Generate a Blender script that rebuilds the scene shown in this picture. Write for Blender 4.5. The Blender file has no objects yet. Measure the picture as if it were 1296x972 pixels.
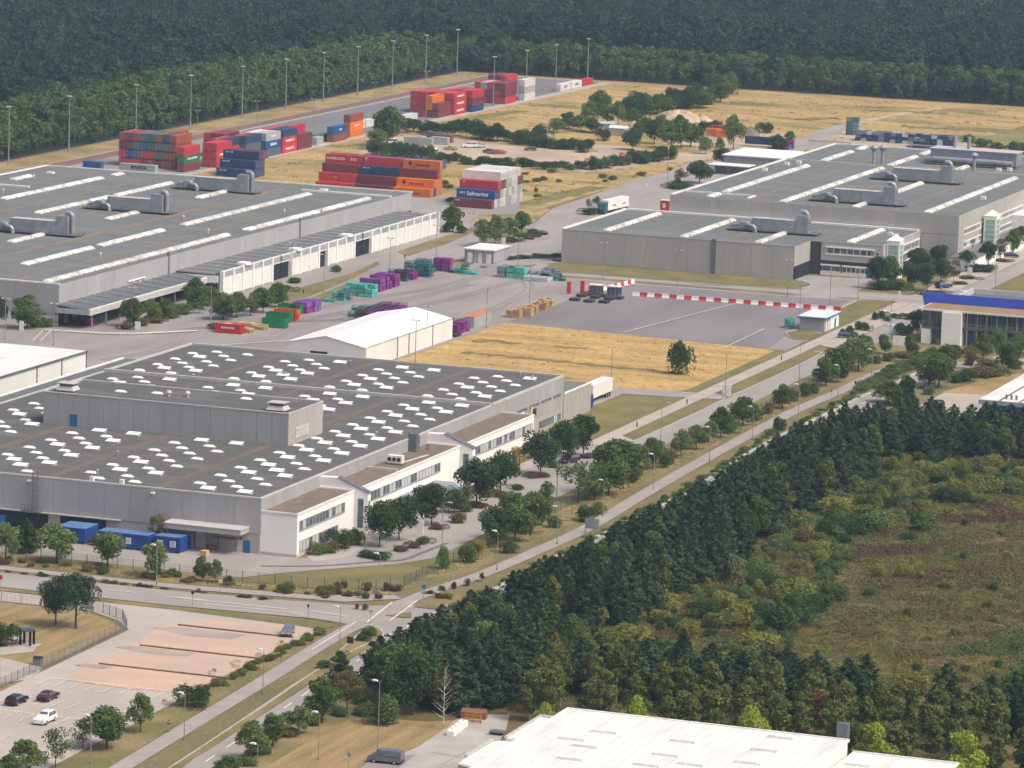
import bpy, bmesh, math, random
import numpy as np
from mathutils import Vector, Matrix

scene = bpy.context.scene
COL = scene.collection
random.seed(7)
rad = math.radians

# ---------------------------------------------------------------- camera
F_PX, PITCH, AZ, ROLL, CAM_H = 5612.0, 0.1550286, 0.3423048, 0.03248, 153.0
_ca, _sa = math.cos(AZ), math.sin(AZ)
_r0 = Vector((_sa, -_ca, 0)); _f0 = Vector((_ca, _sa, 0)); _z = Vector((0, 0, 1))
_fw = _f0 * math.cos(PITCH) - _z * math.sin(PITCH)
_u0 = _f0 * math.sin(PITCH) + _z * math.cos(PITCH)
_R = _r0 * math.cos(ROLL) + _u0 * math.sin(ROLL)
_U = _u0 * math.cos(ROLL) - _r0 * math.sin(ROLL)
camd = bpy.data.cameras.new('camera')
camd.sensor_width = 36.0
camd.lens = F_PX / 1296.0 * 36.0
camd.clip_start = 1.0
camd.clip_end = 6000.0
cam = bpy.data.objects.new('camera', camd)
COL.objects.link(cam)
_m = Matrix((_R, _U, -_fw)).transposed().to_4x4()
_m.translation = Vector((0, 0, CAM_H))
cam.matrix_world = _m
scene.camera = cam

# ---------------------------------------------------------------- light
SUN_EL, SUN_AZ = 52.0, 258.0      # the sun stands high behind the camera's right shoulder, veiled by cloud
world = bpy.data.worlds.new('World')
scene.world = world
world.use_nodes = True
_nt = world.node_tree
_bg = _nt.nodes['Background']
_sky = _nt.nodes.new('ShaderNodeTexSky')
_sky.sky_type = 'NISHITA'
_sky.sun_disc = False
_sky.sun_elevation = rad(SUN_EL)
_sky.sun_rotation = rad(90.0 - SUN_AZ)
_sky.air_density = 1.0
_sky.dust_density = 8.0
_sky.ozone_density = 1.0
_nt.links.new(_sky.outputs[0], _bg.inputs[0])
_bg.inputs[1].default_value = 0.13
sund = bpy.data.lights.new('sun', 'SUN')
sund.energy = 1.5
sund.angle = rad(14.0)
sund.color = (1.0, 0.94, 0.85)
sun = bpy.data.objects.new('sun', sund)
COL.objects.link(sun)
_sd = Vector((math.cos(rad(SUN_AZ)) * math.cos(rad(SUN_EL)), math.sin(rad(SUN_AZ)) * math.cos(rad(SUN_EL)), math.sin(rad(SUN_EL))))
sun.rotation_euler = _sd.to_track_quat('Z', 'Y').to_euler()
sun.location = (900, 300, 500)
scene.view_settings.view_transform = 'Standard'
scene.view_settings.look = 'None'
scene.view_settings.gamma = 1.0
scene.view_settings.use_curve_mapping = False
scene.view_settings.exposure = 0.42

# ---------------------------------------------------------------- survey helper: where a sight line meets a level
def at(px, py, z=0.0):
    d = _fw * F_PX + _R * (px - 648.0) - _U * (py - 486.0)
    t = (z - CAM_H) / d.z
    return d.x * t, d.y * t

def ppm(x, y, z=0.0):
    return F_PX / ((Vector((x, y, z - CAM_H))).dot(_fw))

# ---------------------------------------------------------------- mesh builder
class MB:
    def __init__(self):
        self.v = []; self.f = []; self.m = []
    def add(self, vs, fs, mi=0):
        o = len(self.v)
        self.v += [tuple(p) for p in vs]
        self.f += [tuple(i + o for i in f) for f in fs]
        self.m += [mi] * len(fs)
        return self
    def box(self, x0, y0, z0, x1, y1, z1, mi=0):
        return self.add([(x0,y0,z0),(x1,y0,z0),(x1,y1,z0),(x0,y1,z0),(x0,y0,z1),(x1,y0,z1),(x1,y1,z1),(x0,y1,z1)],
            [(0,3,2,1),(4,5,6,7),(0,1,5,4),(1,2,6,5),(2,3,7,6),(3,0,4,7)], mi)
    def prism(self, pts, z0, z1, mi=0):
        n = len(pts)
        a = sum(pts[i][0]*pts[(i+1)%n][1]-pts[(i+1)%n][0]*pts[i][1] for i in range(n))
        if a < 0: pts = pts[::-1]
        vs = [(p[0],p[1],z0) for p in pts] + [(p[0],p[1],z1) for p in pts]
        fs = [tuple(range(n-1,-1,-1)), tuple(range(n,2*n))] + [(i,(i+1)%n,(i+1)%n+n,i+n) for i in range(n)]
        return self.add(vs, fs, mi)
    def prism_y(self, prof, y0, y1, mi=0):      # profile in (x, z), swept along y
        n = len(prof)
        a = sum(prof[i][0]*prof[(i+1)%n][1]-prof[(i+1)%n][0]*prof[i][1] for i in range(n))
        if a > 0: prof = prof[::-1]
        vs = [(p[0],y0,p[1]) for p in prof] + [(p[0],y1,p[1]) for p in prof]
        fs = [tuple(range(n-1,-1,-1)), tuple(range(n,2*n))] + [(i,(i+1)%n,(i+1)%n+n,i+n) for i in range(n)]
        return self.add(vs, fs, mi)
    def prism_x(self, prof, x0, x1, mi=0):      # profile in (y, z), swept along x
        n = len(prof)
        a = sum(prof[i][0]*prof[(i+1)%n][1]-prof[(i+1)%n][0]*prof[i][1] for i in range(n))
        if a < 0: prof = prof[::-1]
        vs = [(x0,p[0],p[1]) for p in prof] + [(x1,p[0],p[1]) for p in prof]
        fs = [tuple(range(n-1,-1,-1)), tuple(range(n,2*n))] + [(i,(i+1)%n,(i+1)%n+n,i+n) for i in range(n)]
        return self.add(vs, fs, mi)
    def tube(self, p0, p1, r0, r1=None, n=8, mi=0):
        if r1 is None: r1 = r0
        p0 = Vector(p0); p1 = Vector(p1); d = (p1-p0).normalized()
        a = d.orthogonal().normalized(); b = d.cross(a)
        vs = []
        for p, r in ((p0,r0),(p1,r1)):
            for i in range(n):
                t = 2*math.pi*i/n
                vs.append(p + a*(r*math.cos(t)) + b*(r*math.sin(t)))
        fs = [(i,(i+1)%n,(i+1)%n+n,i+n) for i in range(n)] + [tuple(range(n-1,-1,-1)), tuple(range(n,2*n))]
        return self.add(vs, fs, mi)
    def path(self, pts, r, n=8, mi=0):
        pts = [Vector(p) for p in pts]; rings = []
        for k, p in enumerate(pts):
            d = (pts[min(k+1,len(pts)-1)] - pts[max(k-1,0)]).normalized()
            a = Vector((0,0,1)) if abs(d.z) < 0.9 else Vector((1,0,0))
            if k: a = la
            a = (a - d*a.dot(d)).normalized(); la = a
            b = d.cross(a)
            rings.append([p + a*(r*math.cos(2*math.pi*i/n)) + b*(r*math.sin(2*math.pi*i/n)) for i in range(n)])
        vs = [q for rr in rings for q in rr]; fs = []
        for k in range(len(rings)-1):
            for i in range(n):
                fs.append((k*n+i, k*n+(i+1)%n, (k+1)*n+(i+1)%n, (k+1)*n+i))
        fs += [tuple(range(n-1,-1,-1)), tuple(range((len(rings)-1)*n, len(rings)*n))]
        return self.add(vs, fs, mi)
    def mesh(self, name, mats, org=(0,0,0)):
        me = bpy.data.meshes.new(name)
        me.from_pydata([(p[0]-org[0],p[1]-org[1],p[2]-org[2]) for p in self.v], [], self.f)
        if not isinstance(mats, (list, tuple)): mats = [mats]
        for m in mats: me.materials.append(m)
        if len(mats) > 1: me.polygons.foreach_set('material_index', self.m)
        me.update()
        return me

ORG = {}
def link(name, data, parent=None, loc=(0,0,0), rz=0.0):
    o = bpy.data.objects.new(name, data)
    COL.objects.link(o)
    o.location = loc
    if rz: o.rotation_euler = (0,0,rz)
    if parent is not None: o.parent = parent
    return o
def thing(name, label, cat, loc=(0,0,0), rz=0.0, group=None):
    o = link(name, None, None, loc, rz)
    o.empty_display_size = 0.5
    o['label'] = label; o['category'] = cat
    if group: o['group'] = group
    ORG[o] = tuple(loc)
    return o
def tag(o, label, cat, group=None):
    o['label'] = label; o['category'] = cat
    if group: o['group'] = group
    return o
def part(name, mb, mats, parent, local=False):
    """one mesh part; coordinates are site coordinates unless local"""
    p = parent
    org = (0,0,0) if local else ORG[p]
    o = link(name, mb.mesh(name, mats, org), p)
    ORG[o] = ORG.get(p, (0,0,0))
    return o
def piece(name, mesh, parent, loc, rz=0.0):
    g = ORG[parent]
    o = link(name, mesh, parent, (loc[0]-g[0], loc[1]-g[1], loc[2]-g[2]), rz)
    ORG[o] = tuple(loc)
    return o
def struct(name, mb, mats, kind='structure'):
    o = link(name, mb.mesh(name, mats)); o['kind'] = kind; ORG[o] = (0,0,0)
    return o
_lv = {}
def lift(z):
    k = round(z, 3); _lv[k] = _lv.get(k, 0) + 1
    return z + 0.0009*_lv[k]
def sheet(name, pts, z, mat, kind='structure', parent=None):
    mb = MB(); z = lift(z)
    n = len(pts)

    a = sum(pts[i][0]*pts[(i+1)%n][1]-pts[(i+1)%n][0]*pts[i][1] for i in range(n))
    if a < 0: pts = pts[::-1]
    mb.add([(p[0],p[1],z) for p in pts], [tuple(range(n))])
    o = link(name, mb.mesh(name, mat), parent)
    if kind and parent is None: o['kind'] = kind
    ORG[o] = (0,0,0)
    return o
def rect(x0,y0,x1,y1): return [(x0,y0),(x1,y0),(x1,y1),(x0,y1)]
def smooth_line(pts, n=6):
    """Catmull-Rom through points"""
    out = []
    P = [pts[0]] + list(pts) + [pts[-1]]
    for i in range(1, len(P)-2):
        p0,p1,p2,p3 = P[i-1],P[i],P[i+1],P[i+2]
        for k in range(n):
            t = k/n
            out.append(tuple(0.5*((2*p1[j]) + (-p0[j]+p2[j])*t + (2*p0[j]-5*p1[j]+4*p2[j]-p3[j])*t*t + (-p0[j]+3*p1[j]-3*p2[j]+p3[j])*t**3) for j in (0,1)))
    out.append(tuple(pts[-1]))
    return out
def offset(pts, d):
    out = []
    for i,p in enumerate(pts):
        a = pts[max(i-1,0)]; b = pts[min(i+1,len(pts)-1)]
        dx,dy = b[0]-a[0], b[1]-a[1]; l = math.hypot(dx,dy) or 1
        out.append((p[0]-dy/l*d, p[1]+dx/l*d))
    return out
def ribbon(name, line, w, z, mat, kind='structure', n=6):
    l = smooth_line(line, n) if n > 1 else line
    a = offset(l, w/2); b = offset(l, -w/2)
    mb = MB(); z = lift(z)
    k = len(l)
    mb.add([(p[0],p[1],z) for p in a]+[(p[0],p[1],z) for p in b], [(i,i+k,i+k+1,i+1) for i in range(k-1)])
    o = link(name, mb.mesh(name, mat)); ORG[o] = (0,0,0)
    if kind: o['kind'] = kind
    return o
def kerb(name, line, mat, w=0.18, h=0.24, n=4):
    l = smooth_line(line, n) if n > 1 else line
    a = offset(l, w/2); b = offset(l, -w/2); k = len(l)
    mb = MB()
    vs = [(p[0],p[1],0.0) for p in a]+[(p[0],p[1],h) for p in a]+[(p[0],p[1],h) for p in b]+[(p[0],p[1],0.0) for p in b]
    fs = []
    for i in range(k-1):
        for r in range(3):
            fs.append((r*k+i, (r+1)*k+i, (r+1)*k+i+1, r*k+i+1))
    mb.add(vs, fs)
    o = link(name, mb.mesh(name, mat)); o['kind'] = 'structure'; ORG[o] = (0,0,0)
    return o

# ---------------------------------------------------------------- materials
def mat(name, col, rough=0.85, col2=None, scale=0.3, var=0.25, fine=0.12, fscale=6.0, bump=0.0, metal=0.0, spec=0.25, stretch=None, contrast=(0.35,0.65), objrand=0.0, col3=None, s3=0.05, c3=(0.55,0.68)):
    m = bpy.data.materials.new(name); m.use_nodes = True
    nt = m.node_tree; N = nt.nodes; L = nt.links
    b = N['Principled BSDF']
    b.inputs['Roughness'].default_value = rough
    b.inputs['Metallic'].default_value = metal
    b.inputs['Specular IOR Level'].default_value = spec
    geo = N.new('ShaderNodeNewGeometry')
    src = geo.outputs['Position']
    if stretch:
        mp = N.new('ShaderNodeMapping'); mp.inputs['Scale'].default_value = stretch
        L.new(src, mp.inputs[0]); src = mp.outputs[0]
    n1 = N.new('ShaderNodeTexNoise'); n1.inputs['Scale'].default_value = scale; n1.inputs['Detail'].default_value = 5
    L.new(src, n1.inputs['Vector'])
    ramp = N.new('ShaderNodeMapRange'); ramp.inputs[1].default_value = contrast[0]; ramp.inputs[2].default_value = contrast[1]
    L.new(n1.outputs[0], ramp.inputs[0])
    mix = N.new('ShaderNodeMix'); mix.data_type = 'RGBA'
    if col2 is None: col2 = tuple(c*(1-var) for c in col)
    mix.inputs['A'].default_value = (*col,1); mix.inputs['B'].default_value = (*col2,1)
    L.new(ramp.outputs[0], mix.inputs['Factor'])
    out = mix.outputs['Result']
    if col3 is not None:
        n3 = N.new('ShaderNodeTexNoise'); n3.inputs['Scale'].default_value = s3; n3.inputs['Detail'].default_value = 6
        mp3 = N.new('ShaderNodeMapping'); mp3.inputs['Location'].default_value = (37.0, 11.0, 0); mp3.inputs['Scale'].default_value = (1.5, 0.7, 1)
        L.new(geo.outputs['Position'], mp3.inputs[0]); L.new(mp3.outputs[0], n3.inputs['Vector'])
        r3 = N.new('ShaderNodeMapRange'); r3.inputs[1].default_value = c3[0]; r3.inputs[2].default_value = c3[1]
        L.new(n3.outputs[0], r3.inputs[0])
        m3 = N.new('ShaderNodeMix'); m3.data_type = 'RGBA'; m3.inputs['B'].default_value = (*col3,1)
        L.new(out, m3.inputs['A']); L.new(r3.outputs[0], m3.inputs['Factor']); out = m3.outputs['Result']
    if fine > 0:
        n2 = N.new('ShaderNodeTexNoise'); n2.inputs['Scale'].default_value = fscale; n2.inputs['Detail'].default_value = 3
        L.new(geo.outputs['Position'], n2.inputs['Vector'])
        mr = N.new('ShaderNodeMapRange'); mr.inputs[1].default_value = 0.25; mr.inputs[2].default_value = 0.75
        mr.inputs[3].default_value = 1-fine; mr.inputs[4].default_value = 1+fine
        L.new(n2.outputs[0], mr.inputs[0])
        sc = N.new('ShaderNodeVectorMath'); sc.operation = 'SCALE'
        L.new(out, sc.inputs[0]); L.new(mr.outputs[0], sc.inputs['Scale'])
        out = sc.outputs[0]
        if bump > 0:
            bp = N.new('ShaderNodeBump'); bp.inputs['Strength'].default_value = bump; bp.inputs['Distance'].default_value = 0.1
            L.new(n2.outputs[0], bp.inputs['Height']); L.new(bp.outputs[0], b.inputs['Normal'])
    if objrand > 0:
        oi = N.new('ShaderNodeObjectInfo')
        mr = N.new('ShaderNodeMapRange'); mr.inputs[3].default_value = 1-objrand; mr.inputs[4].default_value = 1+objrand
        L.new(oi.outputs['Random'], mr.inputs[0])
        sc = N.new('ShaderNodeVectorMath'); sc.operation = 'SCALE'
        L.new(out, sc.inputs[0]); L.new(mr.outputs[0], sc.inputs['Scale'])
        out = sc.outputs[0]
    L.new(out, b.inputs['Base Color'])
    return m

def cladding(name, col, period=1.0, var=0.1, rough=0.55):
    """profiled sheet metal: ribs by bump along the wall, streaks of dirt running down"""
    m = mat(name, col, rough, scale=0.25, var=var, fine=0.05, fscale=2.0, spec=0.35, stretch=(1.0,1.0,0.12), objrand=0.03)
    nt = m.node_tree; N = nt.nodes; L = nt.links
    geo = N.new('ShaderNodeNewGeometry'); sp = N.new('ShaderNodeSeparateXYZ'); L.new(geo.outputs['Position'], sp.inputs[0])
    ad = N.new('ShaderNodeMath'); L.new(sp.outputs[0], ad.inputs[0]); L.new(sp.outputs[1], ad.inputs[1])
    ml = N.new('ShaderNodeMath'); ml.operation = 'MULTIPLY'; ml.inputs[1].default_value = 2*math.pi/period; L.new(ad.outputs[0], ml.inputs[0])
    sn = N.new('ShaderNodeMath'); sn.operation = 'SINE'; L.new(ml.outputs[0], sn.inputs[0])
    bp = N.new('ShaderNodeBump'); bp.inputs['Strength'].default_value = 0.10; bp.inputs['Distance'].default_value = 0.03
    L.new(sn.outputs[0], bp.inputs['Height']); L.new(bp.outputs[0], N['Principled BSDF'].inputs['Normal'])
    return m

def leafmat(name, a, b, rnd=0.3, trans=0.25):
    m = bpy.data.materials.new(name); m.use_nodes = True
    nt = m.node_tree; N = nt.nodes; L = nt.links
    bs = N['Principled BSDF']; bs.inputs['Roughness'].default_value = 0.75; bs.inputs['Specular IOR Level'].default_value = 0.15
    oi = N.new('ShaderNodeObjectInfo'); geo = N.new('ShaderNodeNewGeometry')
    nz = N.new('ShaderNodeTexNoise'); nz.inputs['Scale'].default_value = 0.9; nz.inputs['Detail'].default_value = 3
    L.new(geo.outputs['Position'], nz.inputs['Vector'])
    ad = N.new('ShaderNodeMath'); ad.operation = 'MULTIPLY_ADD'; ad.inputs[1].default_value = rnd; L.new(oi.outputs['Random'], ad.inputs[0])
    ms = N.new('ShaderNodeMath'); ms.operation = 'MULTIPLY_ADD'; ms.inputs[1].default_value = 1.6; ms.inputs[2].default_value = -0.55 - rnd*0.3
    L.new(nz.outputs[0], ms.inputs[0]); L.new(ms.outputs[0], ad.inputs[2])
    cl = N.new('ShaderNodeClamp'); L.new(ad.outputs[0], cl.inputs[0])
    mx = N.new('ShaderNodeMix'); mx.data_type = 'RGBA'; mx.inputs['A'].default_value = (*a,1); mx.inputs['B'].default_value = (*b,1)
    L.new(cl.outputs[0], mx.inputs['Factor']); L.new(mx.outputs['Result'], bs.inputs['Base Color'])
    if trans > 0:
        tr = N.new('ShaderNodeBsdfTranslucent'); L.new(mx.outputs['Result'], tr.inputs[0])
        ms2 = N.new('ShaderNodeMixShader'); ms2.inputs[0].default_value = trans
        L.new(bs.outputs[0], ms2.inputs[1]); L.new(tr.outputs[0], ms2.inputs[2])
        L.new(ms2.outputs[0], N['Material Output'].inputs[0])
    return m

M = {}
# ground
M['ground'] = mat('ground_soil', (0.13,0.12,0.055), 0.95, (0.20,0.155,0.075), 0.05, fine=0.3, fscale=1.2)
M['verge'] = mat('verge_grass', (0.14,0.13,0.05), 0.95, (0.235,0.178,0.085), 0.09, fine=0.25, fscale=1.5, contrast=(0.4,0.62))
M['lawn'] = mat('lawn_grass', (0.125,0.122,0.045), 0.95, (0.195,0.158,0.068), 0.12, fine=0.22, fscale=2.0)
M['dry'] = mat('dry_grass', (0.45,0.30,0.115), 0.95, (0.31,0.215,0.085), 0.09, fine=0.25, fscale=0.7, stretch=(1.9,0.5,1), contrast=(0.38,0.66), col3=(0.17,0.15,0.055), s3=0.07, c3=(0.60,0.74))
M['mead'] = mat('meadow_grass', (0.40,0.275,0.12), 0.95, (0.27,0.205,0.085), 0.05, fine=0.25, fscale=0.5, stretch=(1.7,0.5,1), contrast=(0.38,0.66), col3=(0.15,0.145,0.055), s3=0.035, c3=(0.52,0.66))
M['mead2'] = mat('green_meadow_grass', (0.30,0.235,0.10), 0.95, (0.15,0.15,0.055), 0.03, fine=0.25, fscale=0.8, contrast=(0.36,0.6))
M['stubble'] = mat('mown_stubble', (0.31,0.222,0.105), 0.95, (0.205,0.155,0.072), 0.22, fine=0.22, fscale=2.0, stretch=(0.25,2.2,1))
M['heath'] = mat('heath_floor', (0.085,0.085,0.028), 0.95, (0.16,0.105,0.05), 0.05, fine=0.35, fscale=1.3, contrast=(0.35,0.68))
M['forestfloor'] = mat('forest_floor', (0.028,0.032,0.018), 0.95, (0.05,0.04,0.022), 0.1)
M['yard'] = mat('yard_asphalt', (0.29,0.265,0.255), 0.9, (0.22,0.20,0.195), 0.06, fine=0.07, fscale=1.5, stretch=(0.5,1.6,1))
M['yard2'] = mat('dark_yard_asphalt', (0.205,0.19,0.20), 0.9, (0.165,0.153,0.16), 0.05, fine=0.06, stretch=(0.4,1.5,1))
M['yard3'] = mat('container_yard_asphalt', (0.185,0.18,0.19), 0.9, (0.15,0.147,0.155), 0.03, fine=0.05, stretch=(0.4,1.8,1))
M['road'] = mat('road_asphalt', (0.31,0.285,0.272), 0.9, (0.265,0.243,0.232), 0.12, fine=0.06, fscale=4.0, stretch=(0.35,1.5,1))
M['roadx'] = mat('side_road_asphalt', (0.31,0.285,0.272), 0.9, (0.265,0.243,0.232), 0.12, fine=0.06, fscale=4.0, stretch=(1.5,0.35,1))
M['path'] = mat('path_paving', (0.40,0.355,0.315), 0.9, (0.34,0.30,0.27), 0.25, fine=0.07, fscale=5.0)
M['cycle'] = mat('cycle_path_asphalt', (0.325,0.29,0.27), 0.9, (0.28,0.25,0.235), 0.2, fine=0.06)
M['lot'] = mat('car_park_paving', (0.41,0.365,0.325), 0.9, (0.345,0.305,0.275), 0.07, fine=0.08, fscale=3.0)
M['lotpink'] = mat('pink_gravel', (0.50,0.35,0.265), 0.95, (0.405,0.315,0.26), 0.12, fine=0.10, fscale=2.5, stretch=(1.5,0.5,1))
M['lotstain'] = mat('grey_chippings', (0.27,0.235,0.215), 0.95, (0.36,0.30,0.26), 0.2, fine=0.12)
M['sand'] = mat('sandy_gravel', (0.44,0.35,0.26), 0.95, (0.34,0.27,0.205), 0.06, fine=0.1, fscale=1.5)
M['concrete'] = mat('concrete', (0.40,0.375,0.345), 0.9, (0.32,0.30,0.28), 0.2, fine=0.08)
M['kerb'] = mat('kerb_stone', (0.42,0.40,0.375), 0.9, scale=1.0, var=0.2)
M['patch'] = mat('asphalt_repair', (0.155,0.14,0.138), 0.9, scale=0.5)
M['paint'] = mat('white_road_paint', (0.72,0.70,0.66), 0.8, (0.5,0.47,0.44), 1.3, fine=0.1, contrast=(0.45,0.75))
M['rowkerb'] = mat('weathered_sleeper', (0.11,0.085,0.062), 0.9, (0.19,0.135,0.09), 0.6)
# buildings
M['clad'] = cladding('grey_cladding', (0.335,0.335,0.35))
M['clad2'] = cladding('light_grey_cladding', (0.38,0.365,0.355))
M['cladlow'] = cladding('buff_grey_cladding', (0.36,0.34,0.315))
M['clad3'] = cladding('silver_cladding', (0.36,0.36,0.375), 0.8)
M['core'] = mat('dark_core', (0.06,0.06,0.065), 0.9)
M['roof'] = mat('bitumen_roof', (0.098,0.097,0.096), 0.9, (0.15,0.146,0.144), 0.12, fine=0.12, fscale=1.5, stretch=(1.6,0.5,1), contrast=(0.5,0.78))
M['roofg'] = mat('green_grey_roof', (0.128,0.137,0.137), 0.9, (0.17,0.176,0.175), 0.08, fine=0.08, fscale=1.2, stretch=(1.5,0.5,1), contrast=(0.42,0.75))
M['gutter'] = mat('rusty_gutter', (0.165,0.12,0.09), 0.9, (0.125,0.105,0.092), 0.25, fine=0.15)
M['gutter2'] = mat('tan_gutter', (0.245,0.172,0.122), 0.9, (0.17,0.135,0.11), 0.25, fine=0.15)
M['gravelroof'] = mat('gravel_roof', (0.19,0.145,0.11), 0.95, (0.145,0.118,0.095), 0.3, fine=0.15, fscale=4)
M['flash'] = mat('metal_flashing', (0.50,0.49,0.48), 0.5, scale=0.6, var=0.15)
M['flashw'] = mat('white_flashing', (0.74,0.73,0.71), 0.5, scale=0.6, var=0.12)
M['dome'] = mat('skylight_acrylic', (0.80,0.80,0.79), 0.35, scale=1.0, var=0.10, fine=0.03, spec=0.4, objrand=0.06)
M['domev'] = mat('barrel_skylight', (0.66,0.655,0.615), 0.35, (0.36,0.345,0.31), 0.45, fine=0.12, fscale=1.0, spec=0.4, contrast=(0.48,0.70), objrand=0.22)
M['curb'] = mat('skylight_curb', (0.42,0.42,0.42), 0.7)
M['white'] = mat('white_render', (0.79,0.78,0.765), 0.85, scale=0.15, var=0.07, fine=0.02)
M['whitepanel'] = mat('white_panel', (0.66,0.665,0.65), 0.7, scale=0.15, var=0.08, fine=0.03, stretch=(1,1,0.2))
M['whiteroof'] = mat('white_membrane', (0.66,0.65,0.635), 0.7, (0.50,0.485,0.465), 0.22, fine=0.04, stretch=(0.4,1.5,1), contrast=(0.52,0.8))
M['tent'] = mat('tent_membrane', (0.78,0.78,0.775), 0.5, scale=0.2, var=0.03, fine=0.01)
M['plinth'] = mat('plinth', (0.50,0.48,0.455), 0.9, scale=0.3, var=0.12)
M['glass'] = mat('window_glass', (0.07,0.085,0.11), 0.15, (0.14,0.16,0.19), 0.6, fine=0.0, spec=0.5, contrast=(0.45,0.6))
M['glassb'] = mat('dark_blue_glass', (0.045,0.065,0.105), 0.12, (0.10,0.125,0.16), 0.35, fine=0.0, spec=0.5)
M['glassg'] = mat('green_glass', (0.22,0.36,0.33), 0.15, (0.30,0.42,0.40), 0.5, fine=0, spec=0.5)
M['blind'] = mat('window_blind', (0.50,0.50,0.50), 0.8, scale=0.5)
M['frame'] = mat('window_frame', (0.33,0.35,0.39), 0.5)
M['framew'] = mat('white_frame', (0.74,0.74,0.73), 0.5)
M['bluedoor'] = mat('blue_paint', (0.025,0.14,0.36), 0.5, scale=0.8, var=0.15)
M['cobalt'] = mat('cobalt_panel', (0.055,0.10,0.62), 0.5, scale=0.2, var=0.06, fine=0.02)
M['steel'] = mat('galvanised_steel', (0.31,0.33,0.365), 0.45, (0.24,0.26,0.295), 0.6, fine=0.06, metal=0.25, spec=0.4)
M['steeld'] = mat('dark_steel', (0.16,0.17,0.185), 0.55, scale=0.8, metal=0.2)
M['lampgrey'] = mat('lamp_post_grey', (0.30,0.31,0.32), 0.55, scale=1.0, metal=0.2)
M['lampw'] = mat('lamp_lens', (0.80,0.80,0.79), 0.4)
M['dark'] = mat('dark_opening', (0.018,0.022,0.035), 0.9)
M['rust'] = mat('rust', (0.22,0.11,0.06), 0.9, scale=1.2)
M['wood'] = mat('pale_timber', (0.60,0.43,0.22), 0.9, (0.40,0.26,0.12), 1.0, fine=0.15, objrand=0.12)
M['wood2'] = mat('orange_timber', (0.50,0.24,0.08), 0.85, (0.38,0.17,0.06), 1.0, fine=0.15)
M['bark'] = mat('bark', (0.085,0.065,0.048), 0.95, scale=3.0, var=0.4)
M['barkp'] = mat('pine_bark', (0.14,0.085,0.06), 0.95, scale=3.0, var=0.4)
M['barkb'] = mat('birch_bark', (0.55,0.52,0.48), 0.9, (0.16,0.14,0.12), 2.5, contrast=(0.52,0.68))
M['rubber'] = mat('tyre_rubber', (0.02,0.02,0.021), 0.85)
M['black'] = mat('black_plastic', (0.025,0.025,0.028), 0.6)
M['redp'] = mat('red_paint', (0.55,0.05,0.045), 0.6, scale=0.8, var=0.2)
M['whitep'] = mat('white_paint', (0.78,0.77,0.75), 0.6, scale=0.8, var=0.12)
def hueleaf(n,a,b,**k): M[n] = leafmat(n,a,b,**k)
hueleaf('leaf_dark',(0.030,0.066,0.020),(0.078,0.130,0.036))
hueleaf('leaf_mid',(0.062,0.110,0.026),(0.150,0.205,0.052))
hueleaf('leaf_light',(0.095,0.150,0.036),(0.205,0.265,0.075))
hueleaf('leaf_lime',(0.23,0.29,0.035),(0.44,0.50,0.065))
hueleaf('leaf_olive',(0.115,0.105,0.034),(0.22,0.185,0.065))
hueleaf('leaf_yellow',(0.26,0.20,0.035),(0.42,0.32,0.06))
hueleaf('leaf_red',(0.14,0.045,0.025),(0.25,0.09,0.045))
hueleaf('leaf_rust',(0.28,0.11,0.05),(0.40,0.18,0.08))
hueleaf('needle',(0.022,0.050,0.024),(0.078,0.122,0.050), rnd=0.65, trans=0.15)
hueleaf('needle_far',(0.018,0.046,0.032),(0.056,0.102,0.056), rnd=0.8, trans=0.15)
hueleaf('leaf_belt',(0.060,0.108,0.034),(0.135,0.195,0.062), rnd=0.6)
hueleaf('leaf_birch',(0.088,0.118,0.026),(0.185,0.200,0.052), rnd=0.5)
hueleaf('leaf_willow',(0.098,0.122,0.024),(0.32,0.325,0.07), rnd=0.5)
hueleaf('leaf_sage',(0.10,0.13,0.07),(0.20,0.225,0.125), rnd=0.4)
hueleaf('leaf_heather',(0.105,0.068,0.045),(0.19,0.125,0.085), rnd=0.4)
hueleaf('leaf_grass',(0.105,0.115,0.032),(0.22,0.18,0.065), rnd=0.6)
hueleaf('leaf_straw',(0.50,0.375,0.15),(0.62,0.48,0.21), rnd=0.5)
HAZE=0.00007
# ================================================================ the ground
def PW(pts): return [at(*p) for p in pts]
Z1, Z2, Z3, Z4, Z5 = 0.010, 0.035, 0.065, 0.095, 0.135
g = MB(); g.add([(60,-650,0),(2700,-650,0),(2700,1400,0),(60,1400,0)], [(0,1,2,3)])
struct('ground', g, M['ground'])
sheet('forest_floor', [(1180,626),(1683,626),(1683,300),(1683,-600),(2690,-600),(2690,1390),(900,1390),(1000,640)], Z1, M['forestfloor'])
sheet('meadow', [(1198,436),(1290,437),(1396,437),(1402,380),(1682,372),(1682,562),(1250,562),(1232,500)], Z1, M['mead'])
sheet('back_meadow', [(1360,378),(1402,379),(1682,371),(1682,150),(1360,150)], Z1, M['mead2'])
sheet('dry_field', [(880,303),(905,306),(928,306),(931,294),(935,291.5),(1003,291.5),(1005,293),(1013,363.3),(947,363.3),(940,364.8),(880,364.8)], Z1, M['dry'])
sheet('mown_strip', [(932,289),(1010,289),(1005.2,291.6),(935,291.6),(931,294),(928.2,306),(926.5,306),(928,290)], Z2, M['lawn'])
sheet('railway_verge', [(1150,611),(1676,611),(1676,625.5),(1150,625.5)], Z2, mat('railside_grass',(0.33,0.24,0.115),0.95,(0.17,0.145,0.06),0.08,fine=0.2,fscale=1.0))
sheet('forest_verge', [(1673,370),(1680,370),(1680,625.5),(1673,625.5)], Z2, M['mead'])
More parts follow.
